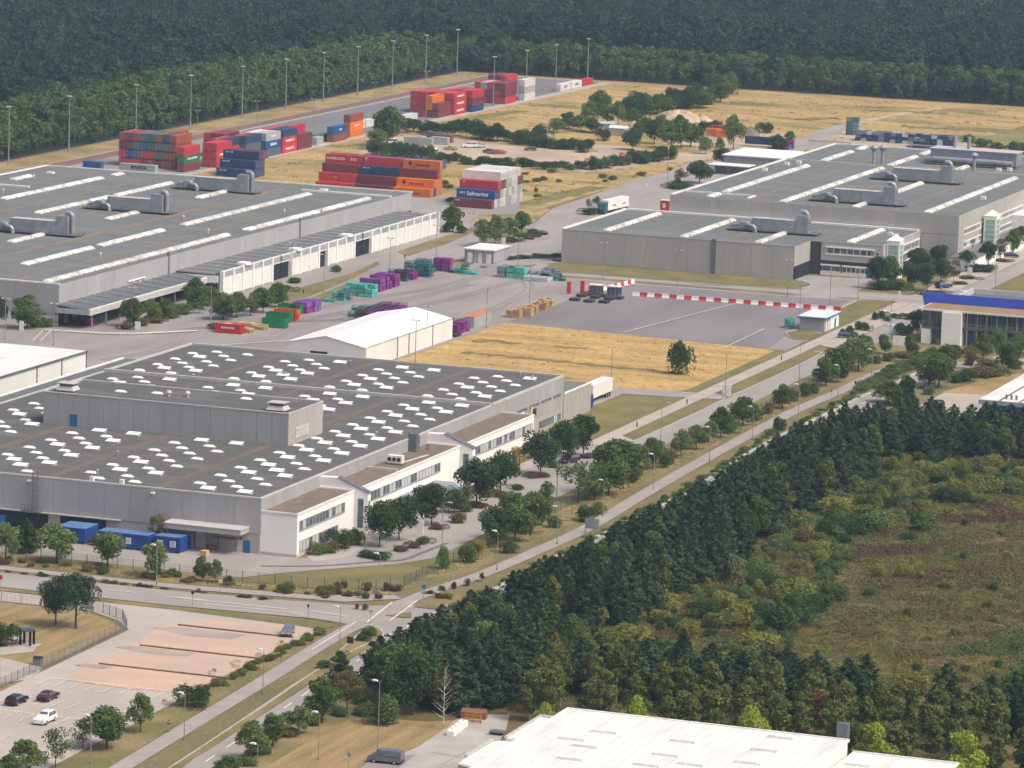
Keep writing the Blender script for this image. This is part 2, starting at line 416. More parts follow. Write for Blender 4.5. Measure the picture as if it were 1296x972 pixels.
# yards
sheet('container_yard', [(1190,563.5),(1400,563.5),(1674,561),(1674,611),(1190,611)], Z2, M['yard'])
sheet('dark_container_yard', [(1400,564.5),(1672,562.2),(1672,601),(1400,601)], Z3, M['yard3'])
sheet('yard_edge_strip', [(1262,559.6),(1674,557.6),(1674,562),(1400,563.4),(1262,563.4)], Z3, M['path'])
sheet('rail_ballast', [(1150,602.5),(1672,602.5),(1672,609.5),(1150,609.5)], Z3, mat('rail_ballast',(0.21,0.18,0.165),0.95,(0.16,0.14,0.13),0.3,fine=0.15))
sheet('main_yard', [(846,384),(846,520),(950,520),(950,447),(1020,446),(1170,446),(1182,446),(1182,520),(1190,565),(1262,565),(1262,523),(1242,520),(1240,478),(1250,470),(1265,450),
    (1236,440),(1190,425),(1185,418),(1122,405),(1122,400),(1109,389),(1110,320),(1122,309),(1122,292),(1004.8,289.2),(1005.2,292),(1013.1,363.2),(946,363.6),(930,365),(880,366),(880,384)], Z2, M['yard'])
sheet('barrier_yard', [(1013.4,352),(1014.5,363),(1078,363),(1099,358),(1100,300),(1040,297),(1006,294)], Z3, M['yard2'])
sheet('hall_forecourt', [(1124,394),(1106,392),(1098.5,383),(1098.5,316),(1100,304),(1112,303),(1146,304),(1142,325),(1131,325),(1124,317.5),(1116,317),(1110.8,322),(1112,389.4),(1124,390.6)], Z3, M['road'])
sheet('front_grass', [(1112.5,389),(1130.5,390),(1131,325),(1124,318),(1116,318),(1111.5,322)], Z3+0.004, M['lawn'])
sheet('yard_grass_strip', [(1101,383),(1104.5,381),(1105,318),(1103,313),(1100.5,316)], Z4, M['verge'])
# service road to the back lots, drawn from its edges
srv = PW([(500,268),(523,247),(572,247),(576,262),(590,274),(605,284),(648,289),(676,283),(699,264),(742,250),(769,240),(799,230),(848,217),(868,209),(905,204),(928,199),(1000,180),(1040,164),(1062,158),(1075,160),(1060,172),(1016,192),(1000,240),(860,262),(716,292),(714,332),(640,338),(590,334),(540,340),(500,330)])
sheet('service_road', srv, Z3, M['road'])
sheet('road_island', PW([(594,277),(606,272),(640,272),(676,269),(690,264),(697,265),(676,281),(648,287),(612,284)]), Z4, M['mead'])
sheet('planted_island', PW([(600,308),(625,297),(655,288),(688,292),(683,299),(655,307),(620,315)]), Z4, M['verge'])
sheet('hall_side_lawn', PW([(562,299),(598,288),(603,293),(560,311),(515,325),(502,319)]), Z4, M['verge'])
sheet('hall_apron_lawn', PW([(342,376),(395,360),(446,346),(478,331),(480,335),(445,353),(398,373),(360,386)]), Z4, M['lawn'])
sheet('yard_corner_lawn', PW([(387,380),(437,360),(440,366),(400,383)]), Z4, M['verge'])
sheet('kiosk_lawn', PW([(545,331),(560,327),(588,330),(600,334),(585,338),(560,335)]), Z4, M['verge'])
sheet('hall_front_lawn', PW([(680,349),(700,336),(712,334),(712,340),(700,346)]), Z4, M['lawn'])
sheet('dirt_lot', PW([(452,196),(468,180),(500,172),(560,172),(600,180),(660,186),(745,192),(800,197),(862,196),(862,206),(815,207),(790,213),(740,218),(690,212),(640,203),(600,205),(560,203)]), Z2, M['sand'])
sheet('dirt_track', PW([(745,184),(800,186),(845,195),(890,192),(935,190),(975,183),(962,190),(900,203),(856,206),(815,205),(862,196),(800,197),(760,194)]), Z3, M['sand'])
sheet('bin_yard', PW([(1008,192),(1060,164),(1100,168),(1215,178),(1270,190),(1180,200),(1060,182)]), Z2, M['sand'])
sheet('salvage_yard', PW([(850,186),(880,160),(990,166),(1000,178),(940,190)]), Z2, M['sand'])
# office side
sheet('lawn_east', [(857,289),(926,290),(924,303),(880,303),(878,302),(857,300.5)], Z2, M['lawn'])
sheet('access_spur', [(925.5,281),(933,281),(931.5,294),(929,305.5),(918,309),(893,309),(893,303.5),(907,302.5),(922,302.5)], Z3, M['roadx'])
sheet('car_park_drive', [(693,296),(705.7,286.7),(711,281.5),(717,276.5),(725,272.6),(735,272.2),(860,273.4),(1480,273.4),(1480,280),(861,280),(857,284.6),(851,291.6),(716,291.6),(714,293),(714,420),(694,420)], Z3, M['road'])
sheet('office_sidewalk', [(712,289.8),(718,286.4),(730,287),(742,288.5),(850,288.7),(850,291.7),(736,291.7),(716,292.6)], Z4, M['path'])
sheet('footpath', [(855,284.6),(1480,285),(1480,288.6),(860,288.2),(853,288.6)], Z4, M['path'])
sheet('path_verge', [(862,280.4),(924.6,280.4),(923,284.4),(868,284.4)], Z4, M['lawn'])
sheet('path_verge', [(934,280.4),(1002,280.6),(1006,283),(1004,284.6),(935,284.6)], Z4, M['lawn'])
sheet('path_stub', [(861,280.3),(863.4,280.3),(868,284.5),(864,284.6)], Z5, M['path'])
sheet('bay_parking', [(1015,280.2),(1122,280.2),(1122,284.6),(1018,284.6)], Z4, M['path'])
sheet('bay_parking', [(1132,280.2),(1290,280.2),(1290,287.5),(1136,287.5)], Z4, M['path'])
sheet('hut_lawn', [(1023,289.5),(1038,289.5),(1041,296),(1034,297.5),(1026,294)], Z4, M['lawn'])
sheet('hut_lawn', [(1054,289.5),(1104,290),(1104,298),(1080,297.5),(1054,295)], Z4, M['lawn'])
sheet('corner_lawn', [(1110,289),(1140,289),(1142,303),(1114,303)], Z5, M['lawn'])
sheet('corner_road', [(1104,280),(1118,280),(1118,304),(1104,304)], Z5+0.01, M['roadx'])
sheet('east_lawn', [(1085,262),(1132,262),(1132,272.8),(1096,272.8)], Z2, M['lawn'])
sheet('east_lawn', [(1136,262),(1240,262),(1240,272.8),(1136,272.8)], Z2, M['lawn'])
sheet('entrance_path', [(1132.4,255),(1135.6,255),(1135.6,273),(1132.4,273)], Z3, M['path'])
sheet('fence_lawn', [(697,270),(716,268.4),(860,268.6),(1000,268.6),(1000,272.6),(735,272),(725,272.3),(716,276.5),(709,282.5),(696,293.4),(693.8,296),(691,290),(691,282)], Z2, M['lawn'])
# cycle path and public road
cyc = [(470,250.5),(559,256.6),(618,260.3),(660,263.1),(690,262.8),(716,259.6),(740,258.3),(768,257.5)] + PW([(823,621),(922,565),(1005,521),(1060,497),(1092,481),(1122,468),(1155,456),(1187,451)])
ribbon('cycle_path', cyc, 3.1, Z4, M['cycle'])
edge = [(470,243.5),(570,250.9),(631,255.9)] + PW([(483,808),(560,778),(620,748),(700,706),(863,626),(927,584),(1000,545),(1045,524),(1085,504),(1125,488),(1160,472),(1195,462),(1240,458)])
pub = offset(smooth_line(edge, 4), -3.4)
ribbon('public_road', pub, 6.8, Z3, M['road'], n=1)
ribbon('road_edge_line', offset(smooth_line(edge, 4), -0.35), 0.16, Z4, M['paint'], n=1)
kerb('road_kerb', edge, M['kerb'], 0.25)
# side road along the west front of the near hall
sheet('side_road', [(666.3,420),(677,420),(677,303),(678.5,285),(681,268),(684,263),(690,254.5),(652,254.2),(661,258),(666,264),(667.5,271),(665.8,298)], Z4, M['roadx'])
sheet('side_cycle_path', [(678.7,420),(682.2,420),(682.3,305),(685,280),(692,266.5),(689.5,264.4),(682.5,272),(679.2,300)], Z4, M['cycle'])
sheet('side_verge', [(682.5,420),(693.6,420),(693.6,297),(690.5,290),(690.6,282),(696,270),(693,266.4),(686,280),(682.9,306)], Z2, M['verge'])
sheet('path_bank', [(695,269.2),(700,265.8),(716,262),(760,260.8),(820,262.6),(880,264),(960,264),(960,268.3),(716,268.1),(697,269.6)], Z2, M['verge'])
sheet('side_verge', [(677.4,420),(678.6,420),(678.9,300),(680.5,284),(677.6,300)], Z2, M['verge'])
sheet('lot_verge', [(663.6,420),(666,420),(665.4,298),(666.8,270),(664,266),(660.5,267),(663,296)], Z4, M['verge'])
sheet('crossing', [(668,262.6),(686,264.8),(689,261.4),(671,259.6)], Z5, M['cycle'])
sheet('traffic_island', PW([(487,780),(520,776),(521,783),(508,783)]), 0.22, M['lawn'])
sheet('traffic_island', PW([(522,769),(540,766),(563,768),(556,773),(545,772)]), 0.22, M['lawn'])
sheet('corner_green', PW([(190,985),(330,899),(400,851),(463,797),(478,796),(484,803),(480,812),(440,838),(400,862),(330,907),(245,962),(215,985)]), 0.21, M['verge'])
ribbon('road_verge', [(a[0],a[1]+1.6) for a in smooth_line(edge,4) if a[0] > 692], 3.0, Z2, M['lawn'], n=1)
# car park
sheet('car_park', [(470,266),(560,265.8),(637,267.5),(661,266.6),(664,271),(662.9,296),(662.8,420),(655,420),(655.5,306.5),(651,299.5),(645,294.6),(597,293.2),(470,293)], Z3, M['lot'])
sheet('pink_gravel', [(608,267),(660,268.5),(661,272),(659,286),(650,291),(634,289.5),(617,290),(607,288),(606,276)], Z4, M['lotpink'])
for q in [[(650.5,289),(648,291.5),(645,284),(646,277),(650.5,276)], [(634,289.5),(632,291),(630,284),(631,278),(634,278)], [(619,290),(617,291),(616.5,286),(619,285)]]:
    sheet('grey_chippings', q, Z5, M['lotstain'])
for (x, y0, y1) in ((652.0,268.6,289.0),(634.9,267.6,288.0),(619.6,265.9,288.0)):
    kb = MB()
    y = y0
    while y < y1-0.5:
        kb.box(x-0.2,y,0,x+0.2,min(y+2.35,y1),0.30); y += 2.4
    o = struct('row_divider', kb, M['rowkerb'])
sheet('lot_side_green', [(540,257.8),(560,258.6),(618,262.2),(656,264.8),(659,266.4),(637,267.2),(560,265.5),(540,265.5)], Z2, M['verge'])
sheet('memorial_lawn', [(560,294.2),(597,294.6),(645,295.8),(650,300.2),(654.8,307),(654.8,420),(560,420)], Z2, M['stubble'])
sheet('memorial_path', PW([(0,820),(17,816),(47,818),(42,826),(0,830)]), Z4, M['path'])
sheet('memorial_path', PW([(0,833),(14,836),(55,846),(40,860),(0,866)]), Z4, M['path'])
# south plot
sheet('mown_plot', PW([(330,975),(408,928),(440,912),(470,908),(540,914),(575,912),(566,920),(530,945),(470,972),(400,990),(300,1000)]), Z2, M['stubble'])
sheet('plot_verge', PW([(250,990),(340,930),(420,885),(470,870),(480,900),(440,912),(400,932),(320,985)]), Z1, M['verge'])
sheet('plot_yard', PW([(566,921),(575,912),(600,905),(645,905),(640,925),(620,960),(600,985),(440,990),(470,972),(530,945)]), Z3, M['concrete'])
sheet('van_bay', PW([(468,964),(500,958),(524,956),(515,965),(490,985),(440,985)]), Z4, M['yard'])
for a, b in (((542,952),(586,960)),((560,968),(590,952))):
    ribbon('slab_joint', PW([a,b]), 0.08, Z4, M['patch'], n=1)
# right hand lots
sheet('east_car_park', PW([(1140,526),(1180,505),(1197,496),(1250,500),(1300,502),(1300,560),(1180,545)]), Z2, M['lot'])
sheet('east_dry_bank', PW([(1190,497),(1215,490),(1260,478),(1310,470),(1310,482),(1250,500)]), Z3, mat('dry_bank',(0.36,0.235,0.10),0.95,(0.22,0.17,0.075),0.1,fine=0.2,fscale=1.0))
sheet('office_garden', PW([(1060,470),(1085,452),(1120,440),(1150,436),(1200,440),(1310,440),(1310,470),(1200,458),(1185,449),(1150,453),(1110,468),(1080,482),(1060,490)]), Z1, M['verge'])
sheet('office_forecourt', PW([(1255,452),(1310,440),(1310,470),(1270,462)]), Z3, M['path'])
ribbon('meadow_edge', PW([(1010,500),(1062,477),(1100,468)]), 3.0, Z1, M['verge'])
# heath
heath = [(560,236),(615,233),(660,244.8),(720,248),(826,247),(880,249),(917,244),(985,224),(1000,100),(1000,-100),(560,-100)]
sheet('heath_ground', heath, Z1, M['heath'])

# markings
def dash(x, y, dx, dy, w, z=Z5, name='road_marking'):
    """one painted bar from (x,y) along (dx,dy), w wide"""
    l = math.hypot(dx,dy); nx,ny = -dy/l*w/2, dx/l*w/2
    return sheet(name, [(x+nx,y+ny),(x-nx,y-ny),(x+dx-nx,y+dy-ny),(x+dx+nx,y+dy+ny)], z, M['paint'])
pl = pub; acc = 0; k = 0
for i in range(len(pl)-1):
    x,y = pl[i]; x1,y1 = pl[i+1]; L = math.hypot(x1-x,y1-y); s = 0
    while s < L:
        if 470 < x < 1010 and acc % 9.0 < 0.05:
            ux,uy = (x1-x)/L,(y1-y)/L
            dash(x+ux*s, y+uy*s, ux*4.2, uy*4.2, 0.22)
        acc = round(acc+0.1,2); s += 0.1
for i in range(15): dash(660.5+i*2.0, 255.4-i*0.03, 1.2, 0, 0.35)
for i in range(10): dash(672.2, 415-i*13.0, 0, -5.0, 0.2)
dash(671.5,300,0.6,-22,0.22); dash(669.5,292,0.7,-18,0.18); dash(672.6,274,-1.2,-7,0.22); dash(669.2,276.5,-0.6,-3,0.2)
dash(668.3,262.3,17.6,2.3,0.25); dash(671.4,259.4,17.6,1.9,0.25)
dash(645,262.4,23,1.6,0.2)
# parking bays of the car park
for r, x0 in enumerate((566.0, 578.6, 589.0, 601.4)):
    for i in range(9):
        dash(x0, 268+i*2.75, 5.0, 0, 0.13)
for x in (584.0, 606.8):
    for i in range(5): dash(x, 268+i*4.6, 0, 3.9, 0.14)
# zebra crossings and pedestrian blocks
for i in range(6): dash(1132.6, 273.8+i*1.05, 3.2, 0, 0.5)
for i in range(6): dash(1059.5, 273.8+i*1.05, 3.2, 0, 0.5)
for i in range(8): dash(1093.5, 273.6+i*0.85, 3.0, 0, 0.42)
a = at(57,418); b = at(245,419)
for i in range(34):
    t = i/33
    p = at(58+187*t, 418.5+5*math.sin(min(t/0.6,1)*1.57)-(3.6*max(0,(t-0.6)/0.4)))
    dash(p[0], p[1], 0.0, -0.52, 2.6)
for s in (0,10): dash(*at(41+s*1.0,433), at(54+s,420)[0]-at(41+s,433)[0], at(54+s,420)[1]-at(41+s,433)[1], 0.2)
dash(1012,332,66,-8.5,0.25); dash(1000,303,36,1,0.25)
dash(940,407,40,-28,0.3); dash(1400,601.8,262,0.3,0.5)
# darker repair seams in front of the offices and across the roads
ribbon('asphalt_repair', PW([(330,717),(400,717),(470,712),(510,709),(535,700),(566,688)]), 0.9, Z4, M['patch'])
for (a,b,c,d) in ((1108,345,1109,335),(920,276.5,921,271),(858.5,281,859.5,273.6)):
    dashp = ribbon('asphalt_repair',[(a,b),(c,d)],0.7,Z4,M['patch'],n=1)
# kerbs
kerb('kerb', [(862,280.2),(924.8,280.2),(926,283.5)], M['kerb'])
kerb('kerb', [(934,283),(935,280.2),(1002,280.4),(1006.5,282.6)], M['kerb'])
kerb('kerb', [(1023,289.4),(1025.5,294),(1034,297.8),(1041.5,296.5)], M['kerb'])
kerb('kerb', [(1104,289),(1104.3,297.6),(1080,297.8)], M['kerb'])
kerb('kerb', [(1110,389.6),(1111,322),(1116,317.6),(1124,317.6),(1131,324.5)], M['kerb'])
kerb('kerb', PW([(225,975),(330,901),(400,851),(463,795),(478,794),(485,803),(481,813)]), M['kerb'], 0.25, 0.15)
# rails
for y in (604.2,605.65,607.0,608.45):
    r = MB(); r.box(1150,y-0.05,0.02,1668,y+0.05,0.26)
    struct('rail', r, M['rust'])

M['tyre'] = mat('tyre_mark',(0.215,0.198,0.193),.9,(0.255,0.235,0.228),.3,fine=.05)
for q in ([(985,408),(1010,402),(1040,398),(1075,394)],[(990,400),(1020,392),(1050,388),(1090,386)],[(1000,412),(1030,408),(1060,400),(1095,398),(1118,404)],[(1020,372),(1045,374),(1075,378),(1095,388)],[(960,424),(985,408),(1000,390),(1012,372)],[(905,420),(930,416),(960,424)],[(900,400),(925,392),(945,398),(975,404)],[(1140,410),(1165,420),(1195,438),(1225,446)]):
    ribbon('tyre_mark', q, 0.55, Z4, M['tyre']); ribbon('tyre_mark', offset(smooth_line(q,4),1.9), 0.5, Z4, M['tyre'], n=1)
M['track'] = mat('trodden_grass',(0.115,0.115,0.045),.95,(0.23,0.175,0.075),.35,fine=.3,fscale=.8,stretch=(1.6,.6,1))
def rough_strip(name, line, w, z, m, seed):
    """a strip of grass with ragged edges"""
    r=random.Random(seed); l=smooth_line(line,8)
    a=[(p[0]+r.uniform(-.35,.35)*w,p[1]) for p in offset(l,w/2)]; b=[(p[0]+r.uniform(-.35,.35)*w,p[1]) for p in offset(l,-w/2)]
    k=len(l); mb=MB(); z=lift(z); mb.add([(p[0],p[1],z) for p in a]+[(p[0],p[1],z) for p in b],[(i,i+k,i+k+1,i+1) for i in range(k-1)])
    return struct(name,mb,m)
rough_strip('field_track', PW([(585,446),(640,451),(700,457),(760,463),(830,469)]), 3.2, Z2, M['track'], 1)
rough_strip('field_track', PW([(600,433),(625,431),(655,436)]), 3.0, Z2, M['track'], 2)
rough_strip('field_track', PW([(700,438),(720,440),(742,441)]), 2.0, Z2, M['track'], 3)
rough_strip('meadow_track', PW([(1075,158),(1110,150),(1150,143),(1200,136)]), 4.0, Z2, M['sand'], 4)
for i,(a,b) in enumerate((((1090,140),(1200,144)),((1010,152),(1060,150)),((830,247),(760,262)),((670,258),(760,236)),((560,158),(660,140)),((1140,160),(1290,170)))):
    rough_strip('green_swathe', PW([a,((a[0]+b[0])/2,(a[1]+b[1])/2-1),b]), 7.0, Z2, M['track'], 10+i)
# ================================================================ buildings
_cache = {}
def cached(key, fn):
    if key not in _cache: _cache[key] = fn()
    return _cache[key]
def boxmesh(name, sx, sy, sz, m, bev=0.0):
    def mk():
        mb = MB(); mb.box(0,0,0,sx,sy,sz); return mb.mesh(name, m)
    return cached((name,round(sx,3),round(sy,3),round(sz,3),m.name), mk)
def panels_x(parent, x, y0, y1, z0, z1, w, m, name='wall_panel', t=0.12):
    """panels on a wall that faces -X"""
    n = max(1,round((y1-y0)/w)); w = (y1-y0)/n
    me = boxmesh(name, t, w-0.05, z1-z0, m)
    for i in range(n): piece(name, me, parent, (x-t, y0+i*w+0.025, z0))
def panels_y(parent, y, x0, x1, z0, z1, w, m, name='wall_panel', t=0.12):
    """panels on a wall that faces -Y"""
    n = max(1,round((x1-x0)/w)); w = (x1-x0)/n
    me = boxmesh(name, w-0.05, t, z1-z0, m)
    for i in range(n): piece(name, me, parent, (x0+i*w+0.025, y-t, z0))
def roof_with_edge(parent, x0,x1,y0,y1, z, m, edge=0.35, h=0.25, me=None, sides='WESN'):
    mb = MB(); mb.box(x0,y0,z-0.4,x1,y1,z); r = part('roof', mb, m, parent)
    me = me or M['flash']; e = edge
    for s in sides:
        b = MB()
        if s == 'W': b.box(x0-0.16,y0-0.16,z-0.05,x0+e,y1+0.16,z+h)
        if s == 'E': b.box(x1-e,y0-0.16,z-0.05,x1+0.16,y1+0.16,z+h)
        if s == 'S': b.box(x0+e+.01,y0-0.15,z-0.05,x1-e-.01,y0+e,z+h-0.004)
        if s == 'N': b.box(x0+e+.01,y1-e,z-0.05,x1-e-.01,y1+0.15,z+h-0.004)
        o = part('roof_edge', b, me, r)
    return r
def strip(parent, x0,x1,y,w,z,m,name):
    b = MB(); b.box(x0,y-w/2,z-0.02,x1,y+w/2,z+0.035); return part(name,b,m,parent)

def skylight_dome():
    mb = MB(); mb.box(-0.64,-1.24,0,0.64,1.24,0.16,1)
    nx, ny = 5, 7
    vs=[]; fs=[]
    for i in range(nx):
        for j in range(ny):
            u=i/(nx-1)*2-1; v=j/(ny-1)*2-1
            vs.append((u*0.60,v*1.18,0.16+0.30*max(0,(1-u**4))**.5*max(0,(1-v**4))**.5))
    for i in range(nx-1):
        for j in range(ny-1): fs.append((i*ny+j,(i+1)*ny+j,(i+1)*ny+j+1,i*ny+j+1))
    mb.add(vs,fs,0)
    me = mb.mesh('skylight',[M['dome'],M['curb']])
    for p in me.polygons:
        if p.material_index==0: p.use_smooth=True
    return me
def skylight_vent():
    mb = MB(); mb.box(-0.78,-1.3,0,0.78,1.3,0.22,1)
    mb.add([(-0.82,-1.34,0.24),(0.82,-1.34,0.56),(0.82,1.34,0.56),(-0.82,1.34,0.24),(-0.82,-1.34,0.29),(0.82,-1.34,0.61),(0.82,1.34,0.61),(-0.82,1.34,0.29)],
        [(0,3,2,1),(4,5,6,7),(0,1,5,4),(1,2,6,5),(2,3,7,6),(3,0,4,7)],0)
    return mb.mesh('skylight',[M['dome'],M['curb']])
SK_A, SK_B = skylight_dome(), skylight_vent()
def barrel(L, W, Hh):
    """a barrel vault light with tapered ends on a low curb, long axis X"""
    def mk():
        mb = MB(); mb.box(0,-W/2,0,L,W/2,0.22,1)
        n=8; e=min(0.55,L*0.2); rings=[]
        for x,k in ((0.03,0.10),(e,1.0),(L/2,1.0),(L-e,1.0),(L-0.03,0.10)):
            rings.append([(x,-W/2*0.96*math.cos(math.pi*i/n),0.22+Hh*k*math.sin(math.pi*i/n)) for i in range(n+1)])
        vs=[p for r in rings for p in r]; fs=[]
        for a in range(len(rings)-1):
            for i in range(n): fs.append((a*(n+1)+i,a*(n+1)+i+1,(a+1)*(n+1)+i+1,(a+1)*(n+1)+i))
        fs.append(tuple(range(n+1))); fs.append(tuple(range(len(vs)-1,len(vs)-n-2,-1)))
        mb.add(vs,fs,0)
        me = mb.mesh('skylight',[M['domev'],M['curb']])
        for p in me.polygons:
            if p.material_index==0 and len(p.vertices)==4: p.use_smooth=True
        return me
    return cached(('barrel',L,W,Hh), mk)
def barrels(parent, spans, y, z, W=2.3, unit=3.3, Hh=0.62):
    for (a,b) in spans:
        n = max(1,round((b-a)/unit)); u=(b-a)/n
        me = barrel(round(u-0.62,2),W,Hh)
        for i in range(n): piece('skylight', me, parent, (a+i*u, y, z))

def window_mesh(w,h,fm,n=1):
    """frame of bars (facing -Y at y=0) and a recessed pane"""
    def mk():
        mb=MB(); t=0.09
        mb.box(0,-0.07,0,w,0.02,t).box(0,-0.07,h-t,w,0.02,h).box(0,-0.07,t,t,0.02,h-t).box(w-t,-0.07,t,w,0.02,h-t)
        for k in range(1,n): mb.box(w*k/n-0.04,-0.07,t,w*k/n+0.04,0.02,h-t)
        return mb.mesh('window',fm)
    def mp():
        mb=MB(); mb.box(0.05,-0.02,0.05,w-0.05,0.01,h-0.05); return mb.mesh('pane',M['glass'])
    def mq():
        mb=MB(); mb.box(0.05,-0.02,0.05,w-0.05,0.01,h-0.05); return mb.mesh('pane',M['blind'])
    return cached(('w',w,h,fm.name,n),mk), cached(('p',w,h),mp), cached(('q',w,h),mq)
def window(parent, x, y, z, w, h, face='-Y', fm=None, n=1, blind=0.3, rnd=random):
    fm = fm or M['frame']
    f,p,q = window_mesh(round(w,2),round(h,2),fm,n)
    rz = 0 if face=='-Y' else -math.pi/2
    o = piece('window', f, parent, (x,y,z), rz)
    s = link('pane', q if rnd.random()<blind else p, o)
    return o
def door(parent, x, y, z, w, h, m, face='-Y', name='door', handle=True):
    mb=MB(); mb.box(0,-0.10,0,w,0.0,h)
    if handle: mb.box(w*0.8,-0.15,h*0.45,w*0.9,-0.10,h*0.5)
    me=mb.mesh(name,m)
    return piece(name, me, parent, (x,y,z), 0 if face=='-Y' else -math.pi/2)
def shutter(parent, x, y, z, w, h, m, face='-Y'):
    mb=MB(); mb.box(0,-0.06,0,w,0,h)
    k=0.35
    while k<h-0.1: mb.box(0,-0.08,k,w,-0.06,k+0.05); k+=0.5
    return piece('roller_shutter', mb.mesh('roller_shutter',m), parent, (x,y,z), 0 if face=='-Y' else -math.pi/2)

def hvac(parent, x, y0, z, L=17.0, kind=0):
    """air handling plant: platform on feet, long casing, tall tower with a swan-neck cowl, intake duct"""
    y1=y0+L+9
    b=MB(); b.box(x-2.6,y0-3.2,z+0.45,x+2.6,y1-2,z+0.6)
    for k in range(8):
        yy=y0-3+k*(L+9)/7.2
        b.box(x-2.4,yy,z,x-2.2,yy+0.2,z+0.45).box(x+2.2,yy,z,x+2.4,yy+0.2,z+0.45)
    pf=part('plant_platform',b,M['steeld'],parent)
    b=MB()
    for (xa,ya,xb,yb) in ((x-2.55,y0-3.2,x-2.55,y1-2),(x+2.55,y0-3.2,x+2.55,y1-2),(x-2.55,y0-3.2,x+2.55,y0-3.2)):
        b.tube((xa,ya,z+1.6),(xb,yb,z+1.6),0.035,n=5).tube((xa,ya,z+1.1),(xb,yb,z+1.1),0.03,n=5)
        m_=max(2,int(math.hypot(xb-xa,yb-ya)/2))
        for k in range(m_+1): b.tube((xa+(xb-xa)*k/m_,ya+(yb-ya)*k/m_,z+0.6),(xa+(xb-xa)*k/m_,ya+(yb-ya)*k/m_,z+1.6),0.03,n=4)
    part('railing',b,M['steel'],pf)
    cs=MB(); cs.box(x-1.5,y0+3.0,z+0.6,x+1.5,y0+L,z+3.75)
    casing=part('plant_casing',cs,M['steel'],parent)
    n=int((L-3.2)/2.1)
    for k in range(n):
        pm=boxmesh('casing_panel',0.06,1.95,2.75,M['steel'])
        piece('casing_panel',pm,casing,(x-1.565,y0+3.1+k*2.1,z+0.8))
    t=MB(); t.box(x-1.55,y0+3,z+3.76,x+1.55,y0+L,z+3.88)
    part('casing_cap',t,M['flash'],casing)
    tw=MB(); tw.box(x-1.6,y0-0.4,z+0.6,x+1.6,y0+2.95,z+5.3)
    tower=part('plant_tower',tw,M['steel'],parent)
    lv=MB()
    for k in range(7): lv.box(x-0.9,y0-0.47,z+1.4+k*0.42,x+0.9,y0-0.40,z+1.65+k*0.42)
    part('louvre',lv,M['rust'] if kind==0 else M['steeld'],tower)
    c=MB()
    yb=y0-1.05 if kind==0 else y0+0.3
    pts=([(x,yb,z+0.65),(x,yb,z+3.0),(x,yb,z+5.0)] if kind==0 else [(x,yb,z+5.2),(x,yb,z+5.35)])+[(x,yb+1.0*(1-math.cos(t_)),z+(5.1 if kind==0 else 5.4)+0.95*math.sin(t_)) for t_ in [q*math.pi/10 for q in range(1,6)]]+[(x,yb+1.8,z+(6.05 if kind==0 else 6.35))]
    c.path(pts,0.62,12)
    part('exhaust_cowl',c,M['steel'],tower)
    d=MB()
    ye=y0+L
    d.box(x-1.3,ye+0.02,z+0.7,x+1.3,ye+3.6,z+2.5)
    d.path([(x-1.35,ye+1.0,z+2.1),(x-2.0,ye+1.0,z+2.1),(x-2.5,ye+1.2,z+2.05),(x-2.9,ye+0.4,z+1.9),(x-3.0,ye-0.8,z+1.7),(x-3.0,ye-1.3,z+1.2),(x-3.0,ye-1.4,z+0.05)],0.55,10)
    d.path([(x+0.3,ye+3.4,z+1.6),(x+0.3,ye+5.5,z+1.5),(x+0.3,ye+6.2,z+1.2),(x+0.3,ye+6.3,z+0.02)],0.5,8)
    part('intake_duct',d,M['steel'],parent)
    return pf

# ---------------------------------------------------------------- A: near grey hall with the white offices
A = thing('factory_hall','grey factory hall with rows of dome skylights and white offices along its front','factory',(714,301,0))
c=MB(); c.box(714.15,301.15,0,876.85,386.85,9.6); part('wall_core',c,M['core'],A)
panels_x(A,714,301,387,3.6,10.0,5.05,M['clad']); panels_x(A,714.06,301,387,0,3.55,5.05,M['cladlow'])
panels_y(A,301,714,877,3.6,10.0,5.1,M['clad']); panels_y(A,301.06,714,877,0,3.55,5.1,M['clad2'])
b=MB(); b.box(876.9,301,0,877,387,10).box(714,386.9,0,877,387,10); part('rear_wall',b,M['clad2'],A)
roof_with_edge(A,714,832.3,301,387,10.0,M['roof'],0.3,0.22,M['flash'],'WSN')
roof_with_edge(A,832.9,877,301,387,10.05,M['roof'],0.4,0.35,M['flash'],'SNE')
b=MB(); b.box(832.25,301,10.0,832.95,387,10.62); part('roof_upstand',b,M['flash'],A)
for y in (364.2,342.8,321.5):
    strip(A,715,832.2,y,1.8,10.02,M['gutter'],'roof_gutter'); strip(A,833,876,y,1.8,10.07,M['gutter'],'roof_gutter')
rs=random.Random(3)
for s_hi in (385.9,364.4,343.0,321.4):
    for j in range(4):
        y=s_hi-5.05-3.6*j
        xs=[868.5-9.1*k for k in range(4)] if j%2 else [863.9-9.1*k for k in range(4)]
        xs+= [827.9-9.2*k for k in range(13)] if j%2 else [823.3-9.2*k for k in range(12)]
        for x in xs:
            if 763.5<x<788 and 316.5<y<372: continue
            if 788<=x<792 and 330<y<366 and j in(0,): continue
            z=10.05 if x>833 else 10.0
            piece('skylight', SK_B if (j in (1,3) and rs.random()<0.62) or rs.random()<0.12 else SK_A, A, (x,y,z))
